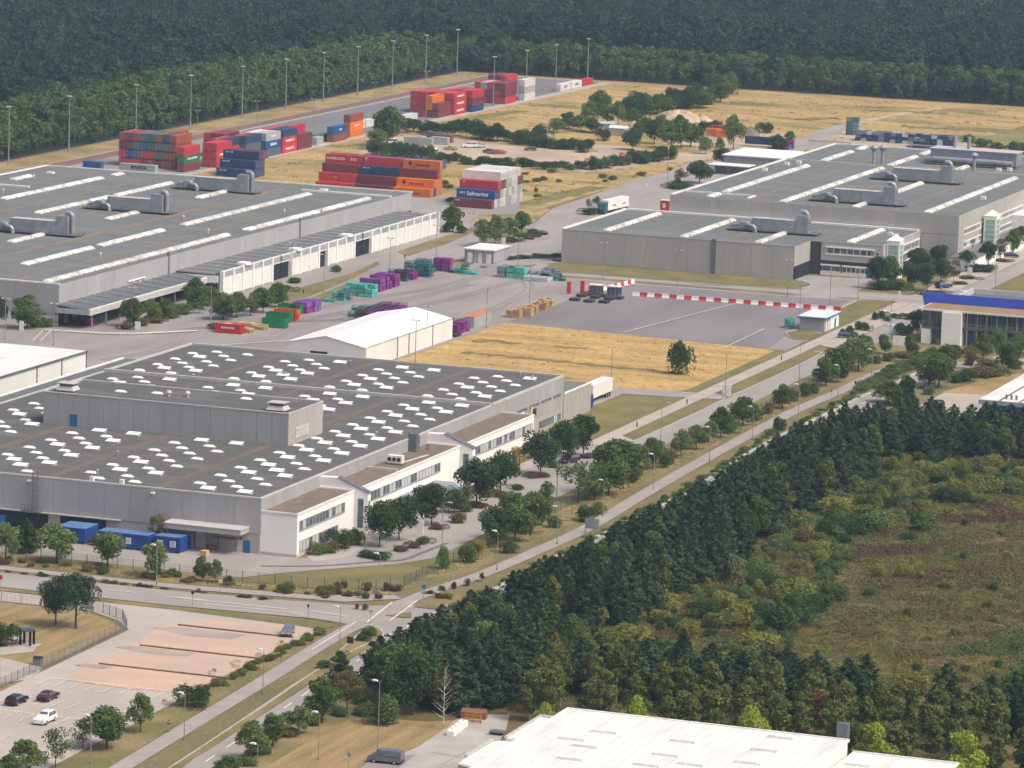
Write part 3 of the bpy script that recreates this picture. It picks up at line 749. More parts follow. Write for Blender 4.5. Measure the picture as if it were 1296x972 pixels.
# small roof vents and stains
for (x,y,k) in ((715.2,334.5,0),(715.0,328.5,0),(741,341.5,1),(872,309,1),(868.5,305,1),(846,352,1),(833,367,1),(721,336.2,1),(786,307.5,1),(868,346,1)):
    b=MB(); b.box(x-0.35,y-0.35,10.0,x+0.35,y+0.35,10.9 if k==0 else 10.7) if k==0 else b.tube((x,y,10),(x,y,10.9),0.18,n=8).tube((x,y,10.9),(x,y,11.15),0.36,0.12,n=8)
    part('roof_vent',b,M['flashw'] if k==0 else M['steel'],A)
# penthouse
P=(767.2,318.2,784.4,369.4,16.2)
b=MB(); b.box(P[0]+.1,P[1]+.1,10,P[2]-.1,P[3]-.1,15.9); pent=part('penthouse',b,M['core'],A)
panels_x(pent,P[0],P[1],P[3],10.02,P[4],3.2,M['clad']); panels_y(pent,P[1],P[0],P[2],10.02,P[4],4.3,M['clad2'])
b=MB(); b.box(P[2]-.1,P[1],10,P[2],P[3],P[4]).box(P[0],P[3]-.1,10,P[2],P[3],P[4]); part('rear_wall',b,M['clad2'],pent)
b=MB(); b.box(P[0],P[1],P[4]-0.35,P[2],P[3],P[4]-0.06); part('penthouse_roof',b,M['roof'],pent)
for (a_,b_,c_,d_) in ((P[0]-.18,P[1]-.18,P[0]+.15,P[3]+.1),(P[2]-.25,P[1]-.18,P[2]+.15,P[3]+.1)):
    b=MB(); b.box(a_,b_,P[4]-0.04,c_,d_,P[4]+0.16); part('roof_edge',b,M['flash'],pent)
for (a_,b_,c_,d_) in ((P[0]+.16,P[1]-.17,P[2]-.26,P[1]+.15),(P[0]+.16,P[3]-.2,P[2]-.26,P[3]+.1)):
    b=MB(); b.box(a_,b_,P[4]-0.04,c_,d_,P[4]+0.15); part('roof_edge',b,M['flash'],pent)
door(pent,767.05,363.6,10.05,1.5,2.3,M['bluedoor'],'-X')
b=MB(); b.box(770.5,317.98,10.9,777.3,318.06,13.1); lv=part('louvre_panel',b,M['flash'],pent)
for k in range(3):
    b=MB(); b.box(770.7,317.9,11.05+k*0.68,777.1,317.97,11.6+k*0.68); part('louvre_blade',b,M['plinth'],lv)
for (x,y) in ((770.4,321.6),(770.9,366.0)):
    b=MB(); b.box(x-1.4,y-1.7,16.1,x+1.4,y+1.7,16.35,1)
    b.add([(x-1.6,y-1.9,16.40),(x+1.6,y-1.9,16.40),(x+1.6,y+1.9,16.40),(x-1.6,y+1.9,16.40),(x-1.2,y-1.4,17.20),(x+1.2,y-1.4,17.20),(x+1.2,y+1.4,17.20),(x-1.2,y+1.4,17.20)],[(0,3,2,1),(4,5,6,7),(0,1,5,4),(1,2,6,5),(2,3,7,6),(3,0,4,7)],0)
    b.box(x-1.1,y-1.3,17.20,x+1.1,y+1.3,17.70,1); b.box(x-1.5,y-1.8,17.70,x+1.5,y+1.8,17.82,0)
    part('roof_cowl',b,[M['flash'],M['steeld']],pent)
for (x,y) in ((775,346.5),(776,343)):
    b=MB(); b.tube((x,y,16.10),(x,y,16.90),0.3,n=8).tube((x,y,16.90),(x,y,17.35),0.62,0.35,n=10); part('chimney_cap',b,M['flash'],pent)
for (x,y) in ((774.5,356.5),(779,332),(776.2,349.5)):
    piece('skylight',SK_A,pent,(x,y,16.16))
# left lower roof strip
b=MB(); b.box(790,387.02,0,862,396.6,8.0); sd=part('side_annex',b,M['clad2'],A)
b=MB(); b.box(790,387.3,8.0,862,396.4,8.06); part('roof',b,M['steeld'],sd)
b=MB(); b.box(790,396.1,8.06,862.1,396.7,8.35); part('roof_edge',b,M['flashw'],sd)
b=MB(); b.box(862.05,386.9,8.0,862.3,396.7,8.3); part('roof_edge',b,M['flash'],sd)
# loading canopy, shutters, door
b=MB(); b.box(709.9,303.0,3.85,713.8,318.0,4.75); cp=part('loading_canopy',b,M['clad2'],A)
b=MB(); b.box(709.8,302.9,4.76,713.9,318.1,4.9); part('canopy_flashing',b,M['flash'],cp)
for k in range(3):
    b=MB(); b.box(713.75,304.5+k*4.5-.12,0,713.85,304.5+k*4.5+.12,3.8); part('bay_post',b,M['steeld'],A)
shutter(A,713.86,317.6,0.05,6.2,3.1,M['plinth'],'-X'); shutter(A,713.86,310.0,0.05,4.6,3.0,M['clad2'],'-X')
b=MB(); b.box(713.7,305.4,2.2,713.78,310.0,2.6); part('shutter_window',b,M['glass'],A)
door(A,713.8,304.0,0.05,1.25,2.25,M['bluedoor'],'-X'); door(A,713.78,305.3,0.05,1.1,2.25,M['plinth'],'-X',handle=False)
# fascia over the low openings on the west side and the cat ladder
b=MB(); b.box(713.3,328,3.55,713.86,387,3.72); part('bay_fascia',b,M['flash'],A)
for (y,w,m_) in ((331,9,M['dark']),(342.5,11,M['dark']),(372,14,M['dark'])):
    b=MB(); b.box(713.8,y,0.05,713.95,y+w,3.3); part('bay_opening',b,m_,A)
door(A,713.8,352.6,0.05,1.6,2.4,M['bluedoor'],'-X')
b=MB()
for yy in (344.3,345.3):
    b.tube((713.2,yy,3.9),(713.2,yy,11.2),0.10,n=5)
for k in range(20): b.tube((713.2,344.3,4.0+k*0.36),(713.2,345.3,4.0+k*0.36),0.04,n=4)
for k in range(9):
    z=5.0+k*0.72
    b.path([(713.2,344.2,z),(712.5,344.3,z),(712.3,344.8,z),(712.5,345.3,z),(713.2,345.4,z)],0.07,4)
b.box(712.2,343.6,3.8,713.8,347.2,3.95)
for k in range(6): b.tube((712.25,343.7+k*0.68,3.95),(712.25,343.7+k*0.68,5.0),0.04,n=4)
b.tube((712.25,343.6,5.0),(712.25,347.2,5.0),0.05,n=4)
part('cat_ladder',b,M['steeld'],A)
for y in (346.3,321.8):
    b=MB(); b.box(713.3,y-.3,9.1,713.88,y+.3,9.35); part('wall_light',b,M['lampw'],A)
# office front
def office_block(x0,x1,h,wins,low=True,low_from=None):
    b=MB(); b.box(x0,294.0,0.55,x1,300.95,h); o=part('office_block',b,M['white'],A)
    b=MB(); b.box(x0-0.02,293.95,0,x1+.02,300.95,0.55); part('plinth',b,M['plinth'],o)
    b=MB(); b.box(x0+0.2,294.25,h-0.05,x1-0.2,300.9,h+0.03); part('office_roof',b,M['gravelroof'],o)
    for q in ((x0-.12,293.88,x1+.12,294.22),(x0-.12,294.24,x0+.18,300.9),(x1-.18,294.24,x1+.12,300.9)):
        b=MB(); b.box(q[0],q[1],h-.04,q[2],q[3],h+.26); part('roof_edge',b,M['flashw'],o)
    for (z,hh,a,e) in wins:
        n=round((e-a)/1.55); w=(e-a)/n
        for i in range(n): window(o,a+i*w+0.02,293.98,z,round(w-0.05,2),hh,'-Y',M['frame'],1,0.42,rs)
        sl=MB(); sl.box(a-.1,293.84,z-0.12,e+.1,293.98,z-0.02); part('window_sill',sl,M['frame'],o)
    return o
office_block(714.3,741.3,7.7,[(4.7,1.75,715.2,736.6),(0.9,1.9,715.4,733.5)])
office_block(743.0,796.2,7.7,[(4.6,1.75,744.6,785.5),(1.0,1.8,745.0,765.0)])
office_block(798.0,839.0,7.7,[(4.7,1.7,801.5,838.2)])
def tower(x0,x1):
    """stair tower with an asymmetric pitched top"""
    b=MB(); b.prism_x([(291.4,0),(300.9,0),(300.9,9.75),(297.4,9.9),(291.4,7.5)],x0,x1)
    o=part('stair_tower',b,M['white'],A)
    b=MB(); b.prism_x([(291.2,7.60),(297.3,10.06),(297.3,9.90),(291.2,7.46)],x0-.12,x1+.12); part('tower_coping',b,M['steeld'],o)
    w=(x1-x0)
    b=MB(); b.box(x0-0.06,292.2,1.0,x0+0.02,293.3,6.4); part('stair_window',b,M['glassb'],o)
    b=MB(); b.box(x0+w*0.3,291.32,1.0,x0+w*0.75,291.42,6.0); part('stair_window',b,M['glassb'],o)
    return o
tower(741.4,742.9); tower(796.3,797.9)
# entrance canopy of glass
b=MB(); b.box(764,289.6,3.05,783,293.9,3.2); cn=part('entrance_canopy',b,M['steel'],A)
b=MB(); b.prism_x([(287.6,2.0),(289.6,3.15),(289.6,3.3),(287.5,2.12)],766,784); part('canopy_glass',b,M['glassg'],cn)
for k in range(10):
    b=MB(); b.prism_x([(287.5,2.12),(289.6,3.32),(289.6,3.42),(287.5,2.22)],766+k*1.95,766.25+k*1.95); part('canopy_rib',b,M['flashw'],cn)
for x in (766.3,775,783.6):
    b=MB(); b.tube((x,288.0,0),(x,288.0,2.4),0.08,n=6); part('canopy_post',b,M['steel'],cn)
# plant on the office roof
b=MB(); b.box(770.5,296,7.75,772.2,299.5,8.05,1).box(770.6,296.2,8.05,772.0,299.2,9.5,0); ac=part('air_conditioner',b,[M['flashw'],M['steeld']],A)
for k in range(3):
    b=MB(); b.tube((770.58,296.8+k*0.95,8.8),(770.5,296.8+k*0.95,8.8),0.38,n=12); part('fan_grille',b,M['black'],ac)
b=MB(); b.path([(772,297,7.9),(776,296.5,7.9),(781,296,7.9),(783,295.6,7.9)],0.16,6); part('roof_pipe',b,M['flash'],A)
b=MB(); b.box(763.5,294.4,7.75,764.0,300.5,8.3); part('roof_divider',b,M['flash'],A)
b=MB(); b.box(786.0,299.2,7.75,787.4,300.9,11.2).box(787.4,299.2,7.75,787.9,299.5,10.5); part('roof_stair',b,M['steeld'],A)
for x in (789,789.8,788.4): 
    b=MB(); b.tube((x,298,7.75),(x,298,8.9),0.07,n=5); part('roof_pipe',b,M['rust'],A)
# east bay: window ribbon, banners, low windows, box
for i in range(24):
    x=848+i*1.25
    if i in (5,11,17,22): continue
    window(A,x,300.9,6.1,1.15,0.75,'-Y',M['frame'],1,0.1,rs)
b=MB(); b.box(850.2,300.78,2.9,852.2,300.86,6.0); part('white_banner',b,M['white'],A)
b=MB(); b.box(852.4,300.78,2.9,856.2,300.86,6.2); part('dark_banner',b,mat('banner_print',(0.05,0.06,0.06),0.7,(0.35,0.34,0.30),0.9,fine=0.2,fscale=1.0),A)
b=MB(); b.box(856.4,300.79,4.5,857.5,300.87,6.4); part('yellow_banner',b,mat('yellow_banner',(0.5,0.42,0.14),0.7),A)
b=MB(); b.box(857.9,300.78,4.3,859.8,300.86,5.8); part('dark_banner',b,M['black'],A)
for i in range(6): window(A,862+i*2.3,300.9,0.9,2.2,1.7,'-Y',M['frame'],2,0.2,rs)
for i in range(4): window(A,846+i*1.8,300.9,0.8,1.7,2.2,'-Y',M['frame'],1,0.4,rs)
b=MB(); b.box(877.05,300.9,0,895.0,315,6.2); bx=part('east_box',b,M['cladlow'],A)
b=MB(); b.box(877.3,301.2,6.2,894.8,314.8,6.26); part('roof',b,M['roofg'],bx)
b=MB(); b.box(877.1,300.7,6.22,895.15,301.15,6.5); part('roof_edge',b,M['flashw'],bx)
panels_y(bx,300.9,877.1,895,0.2,6.15,2.6,M['cladlow'])
# left of it all: low grey annex wall
# ---------------------------------------------------------------- B: white roofed shed at the left edge
B = thing('white_roofed_shed','white roofed shed with pale panel walls beside the dark factory roof','shed',(831,410,0))
b=MB(); b.box(800,411,0,874.3,434,6.8); part('wall_core',b,M['whitepanel'],B)
panels_y(B,411,800,874.3,0.1,6.7,12.2,M['whitepanel'])
b=MB(); b.box(799.8,410.7,6.85,874.5,434.2,7.05); part('roof',b,M['whiteroof'],B)
b=MB(); b.box(799.8,410.55,6.7,874.6,410.7,7.1); part('roof_edge',b,M['steeld'],B)
for x in (874.3,861.9,849.7): 
    b=MB(); b.box(x-0.12,410.7,0,x+0.12,410.86,6.7); part('downpipe',b,M['steeld'],B)
b=MB(); b.box(852,410.75,0.3,862.5,410.85,2.9); part('roller_shutter',b,M['steel'],B)
b=MB(); b.box(874.5,410,0,884,414,1.1); part('loading_ramp',b,M['concrete'],B)
for x,y in ((850,424),(838,429)): piece('skylight',SK_A,B,(x,y,7.06))
# ---------------------------------------------------------------- C: large left hall
C = thing('assembly_hall','large silver hall with barrel skylight strips beside the container stacks','factory',(948.5,453.2,0))
cx0,cx1,cy0,cy1=948.5,1181,453.2,569
b=MB(); b.box(cx0+.15,cy0+.15,0,cx1-.1,cy1-.1,9.6); part('wall_core',b,M['core'],C)
panels_x(C,cx0,cy0,cy1,2.6,10,5.8,M['clad3']); panels_x(C,cx0+.08,cy0,500,0.0,2.55,5.2,M['whitepanel'])
panels_y(C,cy0,cx0,cx1,4.9,10,7.75,M['clad3'])
b=MB(); b.box(cx1-.1,cy0,0,cx1,cy1,10).box(cx0,cy1-.1,0,cx1,cy1,10); part('rear_wall',b,M['clad3'],C)
roof_with_edge(C,cx0,cx1,cy0,cy1,10.0,M['roofg'],0.5,0.3,M['flashw'],'ENW')
for x in (1011.8,1097.5):
    b=MB(); b.box(x-0.5,453.02,4.2,x+0.5,453.3,11.0); part('vertical_duct',b,M['steeld'],C)
for (x,y0,y1) in ((1165.2,453.6,481),(1126,548,568)):
    b=MB(); b.box(x,y0,10,x+0.9,y1,10.5); part('roof_upstand',b,M['flashw'],C)
for y in (551.0,529.5,508.2,487.3,465.4): strip(C,949.5,1164 if y<482 else 1178,y,1.1 if y!=487.3 else 2.0,10.02,M['gutter2'],'roof_gutter')
barrels(C,[(975,1014.5),(1018.5,1058),(1070,1158.5)],475.5,10.0,2.3,6.5)
barrels(C,[(946.9+2.5,1058.5),(1069.5,1158)],457.2,10.0,2.3,6.5)
barrels(C,[(1012,1032),(1070.5,1090),(1130,1150)],497.6,10.0,2.3,6.5)
barrels(C,[(1072,1118.5),(1122,1160)],519.0,10.0,2.3,6.5)
barrels(C,[(1096,1160),(1167.5,1174)],541.0,10.0,2.3,6.5)
barrels(C,[(1140,1152.5)],560,10.0,2.3,6.5)
for x in (1033,1092.0,1150.5): hvac(C,x,491.0,10.0,16.0)
for (x,y) in ((1000,466.5),(1083,481),(1148,557),(1110,548),(1120,456),(1060,463.6),(1112,463.8)):
    b=MB(); b.tube((x,y,10),(x,y,10.9),0.2,n=8).tube((x,y,10.9),(x,y,11.3),0.4,0.15,n=8); part('roof_vent',b,M['flash'],C)
for (x,y) in ((1163,559),(1170,476)):
    b=MB(); b.box(x-1,y-1,10,x+1,y+1,10.5); part('roof_hatch',b,M['flashw'],C)
# lean-to canopy along the front
b=MB(); b.prism_x([(444.3,4.4),(453.0,5.2),(453.0,5.4),(444.3,4.65)],946.8,1016); cn=part('front_canopy',b,M['steeld'],C)
b=MB(); b.box(946.6,444.0,3.4,1015.5,444.3,4.75); part('canopy_fascia',b,M['flash'],cn)
b=MB(); b.box(946.5,444.3,3.5,946.8,453.1,4.7); part('canopy_fascia',b,M['clad3'],cn)
for k in range(12):
    b=MB(); x=948+k*6.0; b.prism_x([(444.4,4.68),(453.0,5.42),(453.0,5.6),(444.4,4.84)],x,x+0.18); part('canopy_rib',b,M['steel'],cn)
b=MB(); b.box(946.8,444.2,4.76,1015.5,444.35,4.95); part('gutter_edge',b,M['flashw'],cn)
for k in range(9):
    b=MB(); x=949+k*8.0; b.box(x,444.6,0,x+0.3,444.9,3.5); part('canopy_post',b,M['steel'],cn)
b=MB(); b.box(949,452.9,0.02,1040,453.05,3.3); part('bay_opening',b,M['dark'],C)
for k in range(14):
    b=MB(); b.box(951+k*4.6,452.75,0.4,953.6+k*4.6,452.9,2.6); part('dock_window',b,M['frame'],C)
# white panel annex with pilasters
b=MB(); b.box(1016.3,441.6,0,1169.8,453.0,5.4); an=part('white_annex',b,M['core'],C)
b=MB(); b.prism_x([(443.0,5.45),(453.0,5.6),(453.0,5.8),(443.0,5.6)],1016,1169.8); part('annex_roof',b,M['steeld'],an)
for k in range(25):
    b=MB(); x=1018+k*6.2; b.prism_x([(443.2,5.62),(453,5.82),(453,5.95),(443.2,5.74)],x,x+0.3); part('roof_rib',b,M['flash'],an)
bays=24; bw=(1169.6-1018.0)/bays
for k in range(bays):
    x=1018.0+k*bw
    if k not in (6,15):
        b=MB(); b.box(x-0.42,440.55,0,x+0.42,441.6,6.3); part('pilaster',b,M['whitep'],an)
    opening = k in (5,6,10,14,15)
    if k in (0,):
        pass
    if not opening:
        b=MB(); b.box(x+0.43,440.78,0.15,x+bw-0.43,441.58,4.65); part('infill_panel',b,M['whitepanel'],an)
    else:
        b=MB(); b.box(x+0.45,441.35,0.05,x+bw-0.45,441.55,4.3); part('door_opening',b,M['dark'],an)
        b=MB(); b.box(x+0.45,441.0,4.3,x+bw-0.45,441.58,4.6); part('door_lintel',b,M['whitep'],an)
    b=MB(); b.box(x+0.7,440.9,4.75,x+bw-0.7,441.5,6.0); part('clerestory_louvre',b,M['frame'],an)
    b=MB(); b.box(x+0.45,441.05,6.02,x+bw-0.45,441.55,6.28); part('top_rail',b,M['flashw'],an)
for x in (1018+13.2*bw,1018+7.6*bw,1018+2.2*bw):
    b=MB(); b.prism_x([(440.4,6.3),(443.6,6.3),(443.2,6.9),(440.8,6.9)],x,x+3.2); part('smoke_hood',b,M['whitep'],an)
b=MB(); b.box(1016.0,441.4,3.6,1016.25,453,5.3); part('end_beam',b,M['whitep'],an)
b=MB(); b.box(1016.26,441.8,0.05,1016.32,452.8,3.6); part('door_opening',b,M['dark'],an)
b=MB(); b.box(1169.8,440.4,0,1170.2,446,6.3); part('end_wall',b,M['whitep'],an)
b=MB()
for (z0) in (5.0,6.2): b.box(987,452.7,z0,997,452.85,z0+0.35)
b.box(990,452.7,5.3,990.4,452.85,6.2).box(993.6,452.7,5.3,994,452.85,6.2)
part('wall_rail',b,M['whitep'],C)
# ---------------------------------------------------------------- D: right halls
D = thing('press_hall','tall grey hall with long barrel skylights and rooftop plant by the bin yard','factory',(1186.2,293.5,0))
b=MB(); b.box(1186.3,293.65,0,1356.8,377,13.6); part('wall_core',b,M['core'],D)
panels_x(D,1186.2,293.5,377.2,8.5,14,6.0,M['clad2']); panels_y(D,293.5,1186.2,1357,0.2,14,6.1,M['clad2'])
panels_x(D,1186.2,377.2-7.8,377.2,0,8.4,4.0,M['clad2']); panels_x(D,1186.2,293.5,304,0,8.4,5.2,M['clad2'])
b=MB(); b.box(1356.8,293.5,0,1357,377.2,14).box(1186.2,377.1,0,1357,377.2,14); part('rear_wall',b,M['clad2'],D)
roof_with_edge(D,1186.2,1357,293.5,377.2,14.0,M['roofg'],0.6,0.35,M['flashw'],'NE')
for y in (354.6,333.4,312.6): strip(D,1187,1350,y,1.3,14.02,M['gutter2'],'roof_gutter')
barrels(D,[(1185.9+.8,1195.5),(1200,1285.5),(1303,1335),(1342,1352)],365.6,14.0)
barrels(D,[(1186.8,1293.5),(1301.5,1333),(1340,1350)],344.4,14.0)
barrels(D,[(1187,1198),(1230,1259.5),(1302,1314.5)],323.4,14.0)
barrels(D,[(1186.8,1291)],302.6,14.0)
b=MB(); b.box(1300.5,294,14,1301.2,376.8,14.35); part('roof_upstand',b,M['flash'],D)
b=MB(); b.box(1196.5,355.5,14,1197.2,376.8,14.4).box(1190,355.2,14,1197.2,355.8,14.4); part('roof_upstand',b,M['flashw'],D)
hvac(D,1198,315.0,14.0,17.5,1); hvac(D,1264,315.5,14.0,17.5,1)
# filter house with ducts
b=MB(); b.box(1318,309,14.6,1326,336,18.6); fh=part('filter_house',b,M['steel'],D)
b=MB(); b.box(1317.7,308.7,18.6,1326.3,336.3,18.85); part('filter_roof',b,M['flash'],fh)
b=MB(); b.box(1316,308,14.0,1327,337,14.3); part('plant_platform',b,M['steeld'],fh)
b=MB(); b.path([(1316.2,337,15.2),(1315.4,334,15.8),(1315.4,316,15.8),(1315.4,309.5,15.6)],0.8,10); part('duct',b,M['steel'],fh)
for y in (329.5,325.0): 
    b=MB(); b.tube((1322,y,18.8),(1322,y,22.5),0.55,n=10); part('stack',b,M['steel'],fh)
for (x,y) in ((1303,349.8),(1305,347.6),(1301,318.0)):
    b=MB(); b.tube((x,y,14.0),(x,y,18.4),0.5,n=10).tube((x,y,18.0),(x,y,19.2),0.5,1.3,n=10).tube((x,y,19.2),(x,y,19.9),1.3,0.6,n=10)
    part('extract_stack',b,M['steel'],D)
for (x,y) in ((1309,312.2),(1312,309.6),(1230,297.5),(1285,372),(1291,370),(1265,373)):
    b=MB(); b.box(x-.7,y-.7,14,x+.7,y+.7,14.9); part('roof_hatch',b,M['flashw'],D)
# side strips of windows on the road side
for (z,x0,x1) in ((8.2,1192,1262),(4.6,1192,1262)):
    b=MB(); b.box(x0,293.25,z+1.3,x1,293.37,z+1.6); part('window_hood',b,M['flashw'],D)
    for k in range(20):
        window(D,x0+0.5+k*3.45,293.36,z,3.2,1.25,'-Y',M['framew'],3,0.2,rs)
    b=MB(); b.box(x0,293.25,z-0.35,x1,293.37,z-0.05); part('window_sill',b,M['flashw'],D)
b=MB(); b.box(1176,286.5,0,1250,293.3,3.4); lo=part('low_wing',b,M['whitep'],D)
b=MB(); b.box(1175.7,286.2,3.4,1250.3,293.3,3.6); part('roof',b,M['roofg'],lo)
b=MB(); b.box(1249,284.5,0,1266,293.3,8.0); lo=part('white_wing',b,M['whitep'],D)
b=MB(); b.box(1266.2,285,0,1280,293.3,6.5); lo=part('brown_wing',b,mat('brown_panel',(0.20,0.17,0.16)),D)
def glazed_tower(par,x,y,h):
    b=MB(); b.box(x,y,0,x+4.2,y+3.6,h-1); o=part('stair_tower',b,M['whitep'],par)
    b=MB(); b.add([(x-.15,y-.15,h-1),(x+4.35,y-.15,h-1),(x+4.35,y+3.75,h-1),(x-.15,y+3.75,h-1),(x+2.1,y+1.8,h+0.6)],[(0,1,4),(1,2,4),(2,3,4),(3,0,4),(3,2,1,0)]); part('pyramid_roof',b,M['whitep'],o)
    n=int((h-2)/1.4)
    for k in range(n):
        b=MB(); b.box(x-.05,y+0.5,0.8+k*1.4,x+.02,y+3.1,2.05+k*1.4); part('pane',b,M['glassg'],o)
        b=MB(); b.box(x+0.5,y-.05,0.8+k*1.4,x+3.7,y+.02,2.05+k*1.4); part('pane',b,M['glassg'],o)
glazed_tower(D,1212,289.0,12.5)
# lower front hall
D2 = thing('paint_hall','low grey windowless hall with a recessed corner in front of the tall hall','factory',(1131.2,304.2,0))
b=MB(); b.prism([(1131.35,324.6),(1131.35,389.8),(1186.05,389.8),(1186.05,304.35),(1146.7,304.35),(1146.7,324.6)],0,8.6); part('wall_core',b,M['core'],D2)
panels_x(D2,1131.2,324.4,390,0.05,9,6.0,M['clad2']); panels_x(D2,1146.5,304.2,321.3,4.0,9,5.8,M['clad2']); panels_x(D2,1146.5,304.2,321.3,0,1.0,5.8,M['whitep'])
panels_y(D2,324.4,1131.2,1146.4,3.6,9,5.1,M['clad2']); panels_y(D2,304.2,1146.5,1186,4.0,9,6.6,M['clad2'])
b=MB(); b.prism([(1131.2,324.4),(1131.2,390),(1186.1,390),(1186.1,304.2),(1146.5,304.2),(1146.5,324.4)],8.6,9.0); rf=part('roof',b,M['roofg'],D2)
for q in ((1131.0,324.2,1131.4,390.2),(1146.3,304.0,1146.7,324.1)):
    b=MB(); b.box(q[0],q[1],8.96,q[2],q[3],9.12); part('roof_edge',b,M['clad2'],rf)
b=MB(); b.box(1131.5,389.5,8.96,1186.0,390.25,9.4); part('roof_edge',b,M['flashw'],rf)
b=MB(); b.box(1184.6,304.5,9.0,1185.95,389.4,9.5); part('roof_edge',b,M['flashw'],rf)
b=MB(); b.box(1146.8,303.98,8.96,1184.5,304.3,9.2); part('roof_edge',b,M['flash'],rf)
barrels(D2,[(1133,1180)],378.2,9.0); barrels(D2,[(1132,1178.5)],355.9,9.0); barrels(D2,[(1131.8,1158)],334.8,9.0); barrels(D2,[(1147.5,1181)],313.6,9.0)
for y in (366.4,344.7,322.5): strip(D2,1132 if y>325 else 1147,1184,y,1.1,9.02,M['gutter2'],'roof_gutter')
hvac(D2,1158,328.5,9.0,15.5,1)
for (x,y) in ((1172,309),(1169,306.6),(1166,350)):
    b=MB(); b.box(x-.6,y-.6,9,x+.6,y+.6,9.8); part('roof_hatch',b,M['flashw'],D2)
b=MB(); b.box(1130.85,346.2,0,1131.07,347.4,9.4); part('vertical_duct',b,M['steeld'],D2)
for (z,a,e,n) in ((6.0,306.6,319.6,7),(1.1,315.6,320.8,2),(1.1,308.8,315.2,5)):
    w=(e-a)/n
    for i in range(n): window(D2,1146.36,e-i*w-0.02,z,round(w-0.08,2),1.5,'-X',M['framew'],1,0.1,rs)
    b=MB(); b.box(1146.0,a-.4,z+1.55,1146.4,e+.4,z+1.9); part('window_hood',b,M['whitep'],D2)
    b=MB(); b.box(1146.2,a-.4,z-0.35,1146.4,e+.4,z-0.05); part('window_sill',b,M['whitep'],D2)
for i in range(2): window(D2,1146.36,304.9+i*1.3+1.2,6.3,1.15,0.8,'-X',M['framew'],1,0.1,rs)
b=MB(); b.box(1146.22,305,0.05,1146.36,321.2,0.9); part('white_base',b,M['whitep'],D2)
door(D2,1146.3,308.4,0.05,1.7,2.9,M['bluedoor'],'-X')
b=MB(); b.box(1131.3,324.1,0.05,1146,324.2,3.6); part('bay_opening',b,M['dark'],D2)  # flat panel; the shadow inside the bay is put into its near-black colour
glazed_tower(D2,1149.5,300.3,11.2)
b=MB()
for z in (2.4,4.6,6.9): b.box(1154,303.7,z,1184,304.0,z+0.35)
part('window_hood',b,M['flashw'],D2)
for k in range(8): window(D2,1155+k*3.6,304.05,3.0,3.2,1.4,'-Y',M['framew'],3,0.2,rs)
for k in range(8): window(D2,1155+k*3.6,304.05,5.1,3.2,1.5,'-Y',M['framew'],3,0.2,rs)
# ---------------------------------------------------------------- E: blue fronted office
E = thing('blue_office','glazed two storey office with a cobalt blue slanted wall and brown roof','office building',(1036,225,0))
b=MB(); b.box(1038.2,225,0,1046,264.4,8.2); part('core',b,M['core'],E)
b=MB(); b.box(1035.2,225,8.15,1046,264.8,8.6); rf=part('roof',b,M['flashw'],E)
b=MB(); b.box(1035.6,225,8.6,1046,264.4,8.66); part('sedum_roof',b,mat('sedum',(0.30,0.19,0.10),0.95,(0.24,0.17,0.085),0.3,fine=0.2),rf)
b=MB(); b.add([(1046.1,225,0),(1046.1,264.6,0),(1046.1,267.2,11.0),(1046.1,225,11.0),(1046.6,225,0),(1046.6,264.6,0),(1046.6,267.2,11.0),(1046.6,225,11.0)],[(3,2,1,0),(4,5,6,7),(0,1,5,4),(1,2,6,5),(2,3,7,6),(3,0,4,7)])
part('blue_wall',b,M['cobalt'],E)
b=MB(); b.box(1034.6,254.2,0,1038.3,259.0,8.1); part('white_wall',b,M['white'],E)
# glazing
def curtain(x,y0,y1,z0,z1,n,m,par):
    w=(y1-y0)/n
    for i in range(n):
        pm=boxmesh('pane',0.06,w-0.14,z1-z0,m); piece('pane',pm,par,(x,y0+i*w+0.07,z0))
    b=MB()
    for i in range(n+1): b.box(x-0.12,y0+i*w-0.06,z0-.1,x+0.05,y0+i*w+0.06,z1+.1)
    part('mullions',b,M['frame'],par)
b=MB(); b.box(1036.0,225,4.0,1038.15,254.1,4.5); fl=part('floor_band',b,M['steeld'],E)
b=MB(); b.box(1036.0,259.1,3.6,1038.15,264.3,4.2); part('floor_band',b,M['steeld'],E)
curtain(1037.9,225.2,254.1,4.6,7.6,22,M['glassb'],E); curtain(1036.9,259.1,264.3,4.3,8.0,3,M['glass'],E)
curtain(1038.0,225.2,254.1,0.3,3.9,11,M['glassb'],E); curtain(1037.6,259.1,264.3,0.3,3.5,3,M['glass'],E)
for k in range(12):
    b=MB(); b.box(1036.1,226+k*2.45,0,1036.35,226.25+k*2.45,8.1); part('column',b,M['frame'],E)
b=MB(); 
for z in (4.7,5.1,5.5): b.tube((1035.9,225,z),(1035.9,254,z),0.05,n=5)
part('balcony_rail',b,M['frame'],E)
b=MB(); b.box(1035.6,262.0,0,1037.5,264.2,3.5); part('corner_pier',b,M['white'],E)
b=MB(); b.box(1046.7,225,0,1071,260.6,8.3); bk=part('rear_block',b,M['white'],E)
b=MB(); b.box(1047,225,8.3,1070.6,260.2,8.36); part('roof',b,M['steeld'],bk)
for q in ((1070.5,225,1071.2,260.8),(1046.8,260.1,1070.4,260.8)):
    b=MB(); b.box(q[0],q[1],8.3,q[2],q[3],9.6); part('parapet',b,M['flash'],bk)
for i in range(4):
    for j in range(3): piece('skylight',SK_A,bk,(1053+j*4.5,229+i*4.4,8.37))
